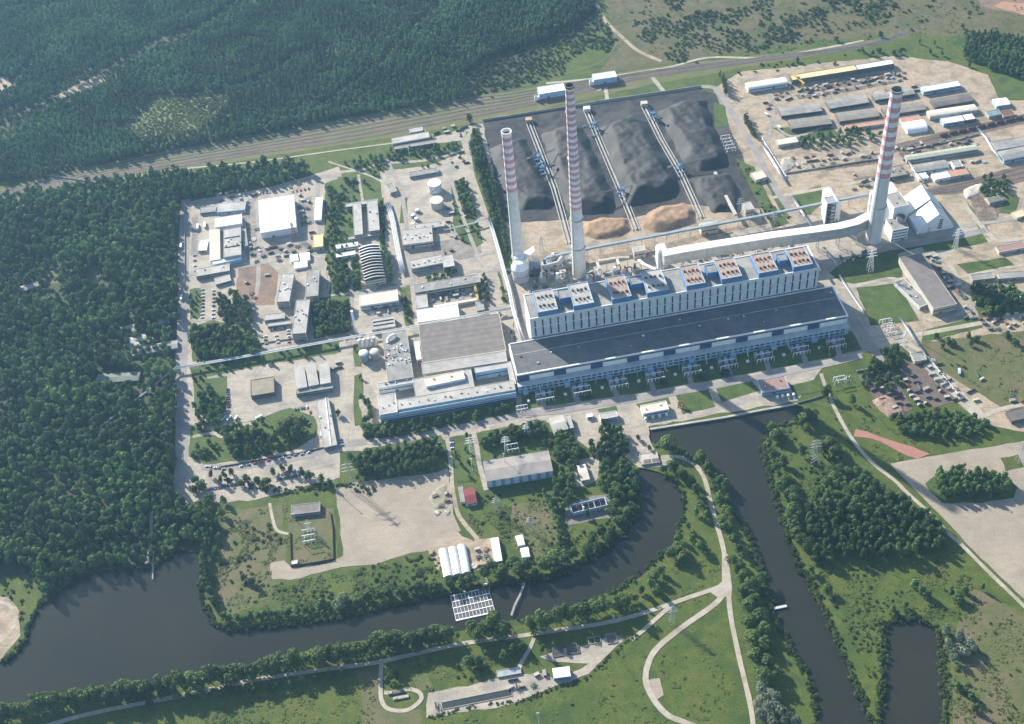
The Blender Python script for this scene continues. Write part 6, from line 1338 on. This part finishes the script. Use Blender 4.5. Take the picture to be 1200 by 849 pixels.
pile("1022,470 1040,462 1062,482 1058,490 1040,490", 2.0, M('rusty_scrap', (.22, .12, .09), (.3, .24, .2), 3), 'rusty scrap heap on the dark ground', 'scrap_heap', 'scrap heap', 2, .5, .8)
pile("502,585 512,570 524,566 524,590 512,600", 1.8, M('soil_heap', (.2, .19, .13), (.3, .27, .2), 4), 'soil heap on the right edge of the gravel yard', 'soil_heap', 'soil heap', 2, .5, .6)
region('cleared_ground', "281,312 312,307 326,320 322,358 280,360 277,335", BROWNE, .32)
for i, (s, lab) in enumerate((("620,144 634,180 650,222 668,286", 'left'), ("688,131 706,174 724,216 746,270", 'middle'), ("755,125 775,165 800,208 822,256", 'right'))):
    c = [G(*p)[:2] for p in P(s)]; o = empty('yard_conveyor', (*c[0], 0), 0, f'{lab} of the three long pale conveyor lines in the coal yard', 'conveyor')
    for k, (e, w_, h_, mm) in enumerate(((-4.5, 1.1, 1.0, GWALL), (0, 2.0, 1.8, RLGREY), (4.5, 1.1, 1.0, GWALL))):
        m = MB()
        for a_, b2 in zip(c[:-1], c[1:]):
            d = (b2-a_)/np.hypot(*(b2-a_)); nn = np.array([-d[1], d[0]])*e; m.bar((*(a_-c[0]+nn), 1.0 if k != 1 else 1.6), (*(b2-c[0]+nn), 1.0 if k != 1 else 1.6), w_, h_)
        m.build(['rail_beam', 'belt', 'rail_beam'][k], mm, o)
    m = MB(); m.box(-5, -3, 0, 5, 5, 7); m.build('drive_house', [M('ochre_render', (.45, .32, .18)), WHITE, CWALL][i], o)
def stacker(px, py, ang, boom, label, back=16):
    p = G(px, py); o = empty('stacker', (*p[:2], 0), ang, label, 'stacker'); m = MB()
    for x in (-5, 5):
        for y in (-5, 5): m.bar((x, y, 1), (x*.4, y*.4, 9), .8)
    m.box(-6, -6, .8, 6, -4, 2.2); m.box(-6, 4, .8, 6, 6, 2.2); m.build('gantry_base', BSTEEL, o)
    m = MB(); m.box(-3, -3, 9, 3, 3, 12.5); m.build('cab', BSTEEL, o)
    m = MB()
    for e in (-1.1, 1.1): m.bar((0, e, 11), (boom, e, 15), .5); m.bar((0, e, 13), (boom, e, 16), .3); m.bar((0, e, 12), (-back, e, 12), .5)
    for k in range(int(boom/4)): x = k*4; z = 11+4*x/boom; m.bar((x, -1.1, z), (x+4, 1.1, z), .25); m.bar((x, 1.1, z), (x+2, 1.1, z+1.6), .25); m.bar((x, -1.1, z), (x+2, -1.1, z+1.6), .25)
    m.build('boom', DSTEEL, o); m = MB(); m.box(-back-3, -2, 9.5, -back+1, 2, 12.5); m.build('counterweight', DSTEEL, o); m = MB(); m.bar((0, 0, 12), (-2, 0, 22), .6); m.bar((-2, 0, 22), (boom*.7, 0, 14), .22); m.bar((-2, 0, 22), (-back, 0, 12), .22); m.build('mast', BSTEEL, o)
stacker(632, 190, .25, 26, 'blue stacker on the left coal conveyor, upper end'); stacker(636, 193+10, 3.3, 16, 'small blue machine just below the upper stacker')
stacker(697, 152, .3, 24, 'blue stacker near the top of the middle coal conveyor'); stacker(729, 229, 3.4, 34, 'blue reclaimer low on the middle coal conveyor'); stacker(797, 201, .15, 40, 'blue stacker halfway down the right coal conveyor'); stacker(765, 140, 2.2, 18, 'rusty grey machine at the top of the right coal conveyor')

# ------------------------------------------------------------------ walls and fences
def wall_(s, h, w_, label, mm=RLGREY, name='boundary_wall', cat='wall', posts=0):
    c = [G(*p)[:2] for p in P(s)]; o = empty(name, (*c[0], 0), 0, label, cat); c = [q-c[0] for q in c]; m = MB(); p_ = MB()
    for a_, b2 in zip(c[:-1], c[1:]):
        m.bar((*a_, h/2), (*b2, h/2), w_, h); k = max(1, int(np.hypot(*(b2-a_))/6))
        for i in range(k+1): q = a_+(b2-a_)*i/k; p_.bar((*q, 0), (*q, h+.25), w_*2.2)
    m.build('panel', mm, o); p_.build('post', mm, o)
wall_("566,142 602,136.5 700,120.5 820,102.5", 3.4, .5, 'pale wall along the top of the coal yard')
wall_("-5,205 60,207 112,215", 2.2, .3, 'thin pale fence beside the railway at the left edge'); wall_("216,238 217,300 216,340", 2.2, .3, 'pale fence beside the west road')
wall_("893,163 906,184 921,208", 2.8, .5, 'white wall along the left side of the sandy yard', WHITE); wall_("921,204 960,198 1010,190 1040,186", 2.4, .4, 'grey wall along the foot of the sandy yard')
wall_("340,625 341,658", 2.4, .4, 'left dark fence of the meadow plot', DWALL); wall_("341,664 365,661 391,656", 2.6, .4, 'front dark fence of the meadow plot', DWALL); wall_("391,656 390,620 387,602", 2.4, .4, 'right fence of the meadow plot', DRYG)
wall_("300,404 340,398 376,392", 2, .3, 'low fence on the green below the slab office'); wall_("258,548 310,539 360,530 392,522", 1.6, .5, 'dark hedge-like fence between the car park roads', FLOORM)
wall_("935,473 960,466 968,462", 2, .3, 'fence at the right end of the quay'); wall_("1004,436 1045,429", 2.4, .4, 'pale wall at the top of the scrap ground'); wall_("1088,420 1104,440 1122,462", 2.2, .4, 'pale fence beside the sandy road', WWALL)
wall_("1063,177 1130,163 1147,158", 2.4, .4, 'grey wall along the eastern railway')

# ------------------------------------------------------------------ pylons, masts, cranes, switchgear
def pylon(px, py, h, label, w_=4.5, arms=3, rz=.1, mm=STEEL, name='pylon', cat='pylon'):
    p = G(px, py); o = empty(name, (*p[:2], 0), rz, label, cat); m = MB(); n_ = max(4, int(h/5)); wd = lambda z: w_*(1-z/h)**.8/2*1.0+.5
    for k in range(n_):
        z0, z1 = h*k/n_, h*(k+1)/n_; a_, b2 = wd(z0), wd(z1)
        for sx_, sy_ in ((1, 1), (1, -1), (-1, -1), (-1, 1)):
            m.bar((a_*sx_, a_*sy_, z0), (b2*sx_, b2*sy_, z1), .32); tx, ty = -sy_, sx_
            m.bar((a_*sx_, a_*sy_, z0), (b2*tx, b2*ty, z1), .18)
    m.build('tower', mm, o)
    for k in range(arms):
        z = h*(.68+.13*k); L2 = h*(.20-.03*k); m = MB()
        for s_ in (-1, 1): m.bar((0, .5, z), (s_*L2, 0, z+.3), .25); m.bar((0, -.5, z), (s_*L2, 0, z+.3), .25); m.bar((0, 0, z+2), (s_*L2, 0, z+.3), .22); m.bar((s_*L2, 0, z+.3), (s_*L2, 0, z-1.6), .3)
        m.build('crossarm', mm, o)
    return o
PY = [(413, 571, 44, 'large lattice pylon at the upper edge of the gravel yard', 7), (953, 542, 40, 'grey lattice pylon in the meadow right of the canal basin', 9), (1019, 318, 38, 'white lattice pylon on the shaded lawn below the right chimney', 6), (1119, 291, 34, 'white lattice pylon right of the gypsum store', 4),
      (788, 730, 30, 'thin lattice pylon on the grass between the branching paths', 5), (1194, 541, 34, 'thin lattice pylon on the concrete field by the grass plot', 5), (553, 533, 32, 'pale pylon on the lawn left of the striped shed', 4), (594, 530, 28, 'pale pylon directly behind the striped shed', 4), (617, 512, 22, 'right pale pylon behind the striped shed', 5),
      (583, 600, 26, 'dark lattice pylon below the striped shed', 5), (622, 622, 24, 'small dark pylon in the meadow below the striped shed', 4), (1059, 405, 26, 'white lattice mast in the small switchyard', 3), (906, 266, 26, 'thin mast beside the flue duct', 3), (867, 252, 30, 'lattice mast at the lower corner of the coal yard', 6),
      (635, 296, 28, 'lattice mast on the sand left of the tallest chimney', 5), (363, 622, 20, 'white mast in the fenced meadow plot', 3), (1088, 272, 12, 'small mast beside the gypsum store', 2)]
for x, y, h, l, w_ in PY: pylon(x, y, h, l, w_, 3 if h > 20 else 1, mm=WWALL if 'white' in l or 'pale' in l else STEEL)
def mast(px, py, h, label, mm=WWALL, r=.45):
    p = G(px, py); o = empty('mast', (*p[:2], 0), 0, label, 'mast'); m = MB(); m.cyl(0, 0, 0, h, r, r*.5, 8); m.build('pole', mm, o); m = MB(); m.box(-1.4, -.3, h, 1.4, .3, h+.5); m.build('lamp_head', mm, o)
for x, y, h, l, mm in ((1079, 403, 34, 'tall yellow-white mast beside the fork of the east road', CWALL), (395, 577, 24, 'slim white pole left of the large pylon', WWALL), (592, 549, 26, 'left floodlight pole by the striped shed', WWALL), (554, 552, 22, 'floodlight pole on the small lawn', WWALL), (386, 337, 14, 'white pole on the green strip left of the ribbed hall', WWALL),
                       (632, 850, 24, 'thin white pole on the meadow at the bottom edge', WWALL), (346, 610, 12, 'thin white pole left in the fenced meadow plot', WWALL), (509, 172, 22, 'tall white pole at the end of the railway depot', WHITE), (480, 184, 16, 'pale pole in the trees before the railway depot', WWALL)):
    mast(x, y, h, l, mm)
def gantry(px, py, rz, span, h, reach, label, mm=YELM):
    p = G(px, py); o = empty('gantry_crane', (*p[:2], 0), rz, label, 'gantry crane'); m = MB()
    for y in (-span/2, span/2):
        for x in (-2.5, 2.5): m.bar((x, y, .3), (x*.3, y, h), .7)
        m.box(-3.5, y-.5, .2, 3.5, y+.5, 1)
    m.build('leg_frame', mm, o); m = MB(); m.bar((-.8, -span/2-reach, h+.6), (-.8, span/2+reach, h+.6), .8, 1.6); m.bar((.8, -span/2-reach, h+.6), (.8, span/2+reach, h+.6), .8, 1.6); m.build('girder', mm, o); m = MB(); m.box(-1.6, -2, h+1.5, 1.6, 2, h+3); m.build('trolley', DSTEEL, o)
gantry(935, 99, RZ+.25, 26, 10, 3, 'yellow gantry crane in front of the long yellow roof'); gantry(559, 349, RZ, 20, 9, 2, 'yellow gantry crane in the workshop courtyard'); gantry(797, 476, RZ+1.2, 5, 6, 1, 'small yellow crane on the quayside lawn'); gantry(345, 277, RZ, 8, 20, 1, 'orange crane mast in front of the large white hall', RTERR)
def portal(o, x, y, w_, h, mm):
    m = MB(); m.bar((x, y, 0), (x, y, h), .4); m.bar((x+w_, y, 0), (x+w_, y, h), .4); m.bar((x, y, h), (x+w_, y, h), .7, .5)
    for k in range(3): m.bar((x+w_*(k+.5)/3, y, h), (x+w_*(k+.5)/3, y, h-2), .3)
    m.build('portal', mm, o)
# transformer bays in front of the turbine hall
for i in range(9):
    x0 = per*(i+.36); base = tA+tu*x0-tn*13
    o = empty('transformer_bay', (*base, .3), RZ, f'{ordw(i)} transformer bay from the left in front of the turbine hall', 'switchgear', 'transformer bays before the turbine hall')
    for j in range(3): m = MB(); x = 3+j*7.5; m.box(x, -7, 0, x+4.6, -1, 4.2); m.cyl(x+1, -5.5, 4.2, 6.6, .45, .3, 8); m.cyl(x+2.3, -5.5, 4.2, 6.6, .45, .3, 8); m.cyl(x+3.6, -5.5, 4.2, 6.6, .45, .3, 8); m.tube([(x+.6, -1.8, 5), (x+4, -1.8, 5)], .8, 10); m.build('transformer', [STEEL, LBLUE, STEEL][j], o)
    for j, yy in enumerate((-11, -18)): portal(o, 2, yy, 22, 11-j*2, WWALL)
    for j in range(5): m = MB(); x = 4+j*4.5; m.cyl(x, -14.5, 0, 3.6, .5, .35, 8); m.cyl(x, -14.5, 3.6, 5, .8, .3, 8); m.build('insulator', WHITE, o)
    m = MB(); m.box(-9, -12, 0, -5.5, -9, 2.4); m.build('control_box', WHITE, o)
def yard_gear(px, py, nx, ny, label, sp=8):
    p = G(px, py); o = empty('switchgear', (*p[:2], 0), RZ, label, 'switchgear'); rr = random.Random(int(px))
    for i in range(nx): portal(o, -2, i*sp, 14, 9, WWALL)
    for i in range(ny):
        for k in range(nx): m = MB(); m.cyl(i*4, k*sp+3, 0, rr.uniform(3, 5), .5, .4, 8); m.box(i*4-.7, k*sp+2.4, 0, i*4+.7, k*sp+3.6, 1.2); m.build('breaker', rr.choice([STEEL, WHITE]), o)
yard_gear(853, 180, 5, 5, 'crowded switchgear beside the coal yard road'); yard_gear(1040, 396, 4, 5, 'small switchyard between the lawn and the scrap ground'); yard_gear(358, 640, 3, 4, 'old switchgear inside the fenced meadow plot'); yard_gear(597, 533, 2, 3, 'white switchgear behind the striped shed'); yard_gear(608, 486, 2, 3, 'yellowish switchgear left of the transformer bays', 6)
yard_gear(980, 452, 2, 6, 'white insulator row on the lawn by the pale path', 6)

# ------------------------------------------------------------------ vehicles
CARC = dict(white=(.72, .72, .72), silver=(.42, .44, .46), red=(.42, .04, .03), blue=(.04, .09, .30), black=(.02, .02, .025), green=(.04, .15, .08), grey=(.16, .17, .18))
def car_mesh(c):
    b = MB(); b.box(-2.15, -.86, .28, 2.15, .86, .88, 0)
    b.add([(-1.55, -.8, .88), (1.05, -.8, .88), (1.05, .8, .88), (-1.55, .8, .88), (-1.1, -.66, 1.42), (.45, -.66, 1.42), (.45, .66, 1.42), (-1.1, .66, 1.42)], [(4, 5, 6, 7)], 0)
    for x in (-1.35, 1.35):
        for y in (-.88, .88): b.cyl(x, y, 0, .001, .01, .01, 4, m=1); b.tube([(x, y-.12, .32), (x, y+.12, .32)], .32, 8, m=1)
    return b.mesh('car', [mat('car_paint_'+c, CARC[c], tuple(v*.9 for v in CARC[c]), 2, rough=.3, spec=.6), RUBB])
def cabin_mesh():
    b = MB(); v = [(-1.55, -.8, .885), (1.05, -.8, .885), (1.05, .8, .885), (-1.55, .8, .885), (-1.1, -.66, 1.415), (.45, -.66, 1.415), (.45, .66, 1.415), (-1.1, .66, 1.415)]
    b.add(v, [(0, 1, 5, 4), (1, 2, 6, 5), (2, 3, 7, 6), (3, 0, 4, 7)]); return b.mesh('windows', GLASS)
CARM = {k: car_mesh(k) for k in CARC}; CABM = cabin_mesh()
def car(x, y, rz, c, label, group):
    o = mesh_obj('car', CARM[c], None, (x, y, .42), rz, (1.1, 1.1, 1.1)); tag(o, label, 'car', group); mesh_obj('windows', CABM, o); return o
def cars(p0, p1, n_, where, mix='white silver red blue grey black silver white', ang=90, jit=.1, miss=0):
    a_, b2 = G(*p0)[:2], G(*p1)[:2]; d = b2-a_; base = math.atan2(d[1], d[0]); rr = random.Random(int(p0[0]*7+p0[1])); mix = mix.split(); vert = abs(p1[1]-p0[1]) > abs(p1[0]-p0[0])
    for i in range(n_):
        q = a_+d*i/max(1, n_-1); c = rr.choice(mix); car(q[0]+rr.uniform(-.4, .4), q[1]+rr.uniform(-.4, .4), base+R(ang)+rr.uniform(-jit, jit)+(math.pi if rr.random() < .5 else 0), c, f"{c} car, {ordw(i)} from the {'top' if vert else 'left'} {where}", ('cars '+where)[:70])
cars((238, 340), (237, 373), 9, 'in the left column of the west car park'); cars((250.5, 341), (250, 373), 8, 'in the right column of the west car park'); cars((317, 387.5), (334, 384.5), 7, 'before the low link strip', 'white silver grey'); cars((338, 388), (339, 402), 5, 'beside the tallest slab office', 'red silver white grey')
cars((311, 395), (312, 403), 3, 'left in the small office lot'); cars((324, 394), (326, 402), 3, 'in the middle of the small office lot', 'white'); cars((297, 388), (298, 397), 3, 'under the park trees'); cars((266.5, 457), (268, 477), 8, 'at the left edge of the pale yard', 'black grey blue red')
cars((244, 574), (276, 568), 12, 'in the upper lot row by the meadow', 'blue red black red blue grey'); cars((324, 562.5), (350, 557.5), 10, 'in the front row of the lower car park', 'blue black silver white grey'); cars((326, 556.5), (349, 552), 8, 'in the back row of the lower car park', 'blue black red grey silver')
cars((346, 480.5), (360, 478), 5, 'along the hedge above the loop', 'silver white green'); cars((364, 484), (375, 483), 2, 'on the paved lot beside the long dock', 'red white'); cars((356, 491), (363, 497), 3, 'on the loop road bend', 'grey black silver'); cars((283, 547), (362, 531), 11, 'along the road below the loop', 'silver grey white red', 8)
cars((243, 547), (262, 550), 5, 'at the road junction by the west road', 'silver grey white blue', 20, .3); cars((529, 517), (530, 526), 4, 'right of the lane by the belt of trees', 'silver white blue'); cars((514, 520), (515, 528), 3, 'left of the lane by the belt of trees', 'silver blue grey')
cars((399.5, 516), (401, 522), 3, 'at the lower end of the works street', 'silver blue'); cars((372, 326), (384, 323), 0, ''); cars((1098, 428), (1110, 450), 5, 'parked beside the sandy road', 'grey black white blue', 70)
cars((228, 300), (229, 318), 4, 'beside the small white office', 'white grey silver'); cars((300, 228), (320, 225), 6, 'at the back of the large white hall', 'white red silver grey'); cars((343, 225), (362, 222), 5, 'at the upper right of the large white hall', 'red black silver'); cars((1040, 206), (1052, 212), 0, '')
def truck(px, py, rz, L_, w_, h, mm, label, cab=WHITE, cat='truck', name='truck'):
    p = G(px, py); o = empty(name, (*p[:2], .34), rz, label, cat); m = MB(); m.box(-L_/2, -w_/2, 1.0, L_/2-(2.3 if cat == 'truck' else 0), w_/2, h); m.build('cargo_box' if cat == 'truck' else 'body', mm, o)
    if cat == 'truck': m = MB(); m.box(L_/2-2.1, -w_/2+.05, .6, L_/2, w_/2-.05, 2.7); m.build('cab', cab, o); m = MB(); m.box(L_/2-.3, -w_/2+.2, 1.6, L_/2+.04, w_/2-.2, 2.4); m.build('windscreen', GLASS, o)
    else: m = MB(); m.box(-L_/2+.4, -w_/2-.04, 1.9, L_/2-.3, w_/2+.04, 2.7); m.build('window_or_recess_band', GLASS, o)
    for x in (-L_/2+1.6, L_/2-1.6):
        m = MB(); m.tube([(x, -w_/2, .5), (x, w_/2, .5)], .5, 10); m.build('axle', RUBB, o)
truck(245, 496.5, RZ+.2, 17, 3, 3.2, ORNG, 'long orange bus parked left above the car park island', cat='bus', name='bus'); truck(260, 494, RZ+.7, 12, 2.8, 3.2, WHITE, 'white bus next to the orange bus', cat='bus', name='bus'); truck(269, 491.5, RZ+.9, 9, 2.6, 3, LBLUE, 'pale blue van right of the white bus', cat='van', name='van'); truck(277, 491, RZ+1.0, 7, 2.6, 3, WHITE, 'short white van right of the pale blue one', cat='van', name='van')
truck(212.5, 289, R(92), 10, 2.8, 3.4, WHITE, 'white lorry on the upper west road'); truck(212.8, 350, R(92), 11, 2.8, 3.4, WHITE, 'white lorry lower down the west road'); truck(232, 267, R(95), 12, 2.8, 3.6, WHITE, 'left white lorry parked behind the small white office'); truck(240.5, 265, R(95), 12, 2.8, 3.6, WHITE, 'right white lorry parked behind the small white office')
truck(377, 510, R(95), 8, 2.8, 3.4, WHITE, 'white lorry beside the long dock building'); truck(304, 490, RZ+.4, 9, 2.6, 3, WHITE, 'white van on the small road above the tall trees', cat='van', name='van'); truck(932, 133, RZ, 7, 2.8, 3.2, LBLUE, 'pale blue lorry before the first grey store'); truck(913, 150, R(110), 7, 2.8, 3.2, WHITE, 'white lorry on the sandy yard'); truck(898, 135, R(120), 7, 2.8, 3, WHITE, 'white lorry in the middle of the sandy yard')
truck(317, 428.5, RZ, 6, 2.5, 2.6, WHITE, 'white van by the pipe bridge', cat='van', name='van'); truck(345, 251+0, R(100), 8, 2.6, 3, WWALL, 'white lorry between the large hall and the narrow white shed') if False else None
truck(354, 249, RZ, 6, 2.6, 3, WHITE, 'white lorry in the shade right of the large white hall'); truck(1124, 437, R(75), 9, 2.7, 3, LBLUE, 'pale lorry beside the sandy road')
# freight wagons
wm = {}
def wagon_meshes():
    b = MB(); b.box(-6.2, -1.45, 1.1, 6.2, 1.45, 3.6); a_ = b.mesh('body', RUST); b = MB(); b.box(-6, -1.3, 3.61, 6, 1.3, 3.66); l = b.mesh('load', COAL); b = MB(); b.box(-6.4, -1.2, .8, 6.4, 1.2, 1.09)
    for x in (-4.4, 4.4): b.box(x-1.4, -1.1, .3, x+1.4, 1.1, .79)
    return a_, l, b.mesh('underframe', DSTEEL)
WG = wagon_meshes(); wa, wb = G(1100, 160.5), G(1210, 136); d = (wb-wa)[:2]; n_ = int(np.hypot(*d)/13.6)
for i in range(n_):
    q = wa[:2]+d*(i+.5)/n_; o = empty('freight_wagon', (*q, .6), math.atan2(d[1], d[0]), f'{ordw(i)} brown freight wagon from the left on the eastern railway', 'wagon', 'brown freight wagons'); mesh_obj('body', WG[0], o); mesh_obj('load', WG[1], o); mesh_obj('underframe', WG[2], o)
wa, wb = G(1046, 173), G(1096, 162); d = (wb-wa)[:2]
# ------------------------------------------------------------------ loose things in the yards
rr = random.Random(21)
KIND = [('container', 'container'), ('crate_stack', 'crates'), ('pipe_stack', 'pipes'), ('scrap_heap', 'scrap'), ('cabin', 'cabin')]
CM = dict(rusty=RUST, grey=GWALL, dark=DSTEEL, pale=CWALL, brown=M('brown_stuff', (.20, .13, .08)), black=DWALL, green=M('dull_green_paint', (.08, .13, .09)))
AREAS = [("285,262 302,262 304,300 286,300", 7, 'between the square workshop and the white hall'), ("290,290 365,285 364,302 300,308", 13, 'in the yard below the large white hall'), ("348,230 364,226 366,282 352,285", 8, 'between the white hall and the narrow white shed'), ("255,226 300,222 300,236 258,240", 9, 'along the upper edge of the works'),
         ("372,428 398,424 398,432 376,436", 3, 'beside the stepped halls'), ("505,240 540,235 560,300 520,300", 6, 'in the courtyard right of the cream workshop'), ("500,345 555,340 555,350 505,355", 8, 'in the gantry crane courtyard'), ("430,362 468,358 470,368 436,372", 5, 'behind the grey skylight workshop'),
         ("560,365 600,362 604,400 590,405", 6, 'behind the left end of the turbine hall'), ("610,330 760,312 770,325 620,345", 22, 'between the chimneys and the boiler house'), ("780,298 940,272 944,284 790,312", 26, 'behind the right part of the boiler house'), ("925,185 1035,175 1040,186 930,200", 16, 'on the sandy yard'),
         ("885,105 935,100 925,130 890,128", 7, 'at the left end of the north-east stores'), ("935,104 1060,84 1064,94 940,116", 26, 'in the storage strips below the long yellow roof'), ("985,118 1080,100 1082,108 985,124", 8, 'between the rows of stores'), ("1040,175 1140,160 1150,172 1060,188", 16, 'in the freight yard'), ("1062,210 1090,200 1140,196 1180,190 1160,186 1080,196", 7, 'among the east yard stores'),
         ("1085,300 1095,298 1130,345 1122,350", 10, 'along the right side of the long dark-roofed hall'), ("1125,345 1150,365 1180,380 1130,376", 6, 'on the sandy patch below the right grove'), ("1150,376 1200,366 1200,384 1160,388", 9, 'along the east road'), ("1010,445 1070,440 1100,470 1050,485", 20, 'on the scrap ground'), ("1080,420 1100,425 1130,470 1105,470", 12, 'beside the sandy road'),
         ("1130,430 1150,440 1160,480 1140,470", 3, 'right of the sandy road'), ("1180,455 1205,452 1205,470 1185,472", 4, 'at the far right sandy edge'), ("1000,205 1050,200 1060,215 990,225", 8, 'behind the flue duct'), ("552,640 574,640 576,664 556,666", 6, 'right of the greenhouses'), ("504,580 525,575 528,600 508,608", 4, 'at the right edge of the gravel yard'),
         ("985,300 1015,296 1010,305 985,310", 4, 'on the shaded lawn'), ("410,440 420,440 424,455 412,458", 0, ''), ("470,150 545,146 545,160 505,165", 7, 'right of the railway depot'), ("440,300 455,300 455,330 440,330", 0, ''), ("520,180 545,176 548,192 530,196", 5, 'at the avenue corner above the white tank'), ("590,785 640,790 625,815 600,812", 5, 'right of the long basin'), ("280,310 320,312 322,350 282,350", 3, 'on the brown cleared ground')]
for s, n_, where in AREAS:
    w_ = np.array([g2(*p) for p in P(s)]); lo, hi = w_.min(0), w_.max(0); got = []; tries = 0
    n_ = int(n_*1.5)
    while len(got) < n_ and tries < 900:
        tries += 1; x, y = rr.uniform(lo[0], hi[0]), rr.uniform(lo[1], hi[1])
        if inside(w_, np.array([x]), np.array([y]))[0] and all(math.hypot(x-a_, y-b2) > 8 for a_, b2 in got): got.append((x, y))
    got.sort(key=lambda q: pxof((q[0], q[1], 0))[0])
    for i, (x, y) in enumerate(got):
        nm, ct = rr.choice(KIND); cn = rr.choice(list(CM)); mm = CM[cn]; o = empty(nm, (x, y, .3), RZ+rr.choice([0, math.pi/2, 0, .3]), f'{cn} {ct}, {ordw(i)} from the left {where}', ct, ('loose goods '+where)[:70]); s_ = rr.uniform(.8, 1.4)
        if nm == 'container':
            m = MB(); m.box(-3*s_, -1.2, 0, 3*s_, 1.2, 2.5); m.build('box', mm, o); m = MB()
            for k in range(8): m.box(-2.8*s_+k*.75*s_, -1.26, .1, -2.5*s_+k*.75*s_, 1.26, 2.4)
            m.build('ribs', mm, o)
        elif nm == 'crate_stack':
            for k in range(4): m = MB(); xx = (k % 2)*2.6; zz = (k//2)*1.5; m.box(xx-1.2, -1.2, zz, xx+1.2, 1.2, zz+1.45); m.build('crate', mm if k % 2 else CWALL, o)
        elif nm == 'pipe_stack':
            for k in range(6): m = MB(); row_ = 0 if k < 3 else (1 if k < 5 else 2); yy = (k-(0, 3, 5)[row_])*1.0-1+row_*.5; m.tube([(-4.5*s_, yy, .5+row_*.85), (4.5*s_, yy, .5+row_*.85)], .48, 8); m.build('pipe', mm, o)
        elif nm == 'scrap_heap':
            m = MB(); m.dome(0, 0, -.2, 3.2*s_, 1.3, 9, 3); m.v = [(x_+rr.uniform(-.7, .7), y_+rr.uniform(-.7, .7), z_+rr.uniform(-.4, .5)) for x_, y_, z_ in m.v]
            for k in range(14): a_ = rr.uniform(0, 6.28); m.bar((rr.uniform(-2, 2), rr.uniform(-2, 2), .4), (4*math.cos(a_), 4*math.sin(a_), rr.uniform(.2, 2)), .35)
            m.build('heap', mm, o)
        else:
            m = MB(); m.box(-3*s_, -1.6, 0, 3*s_, 1.6, 2.6); m.build('wall', mm, o); m = MB(); m.box(-3.2*s_, -1.8, 2.6, 3.2*s_, 1.8, 2.85); m.build('roof', rr.choice([RGREY, RLGREY, RDARK, RLGREY]), o)
HAZE = 0.000044

# ------------------------------------------------------------------ the air
hm = bpy.data.materials.new('haze_air'); hm.use_nodes = True; n = hm.node_tree; n.nodes.clear()
o_ = n.nodes.new('ShaderNodeOutputMaterial'); v = n.nodes.new('ShaderNodeVolumePrincipled'); v.inputs['Color'].default_value = (.34, .64, 1, 1); v.inputs['Density'].default_value = HAZE
v.inputs['Anisotropy'].default_value = 0.4; n.links.new(v.outputs[0], o_.inputs['Volume'])
b = MB(); b.box(-BIG-50, -BIG+1450, -3.5, BIG+50, BIG+1550, H+25); hz = b.build('haze', hm); hz['kind'] = 'stuff'
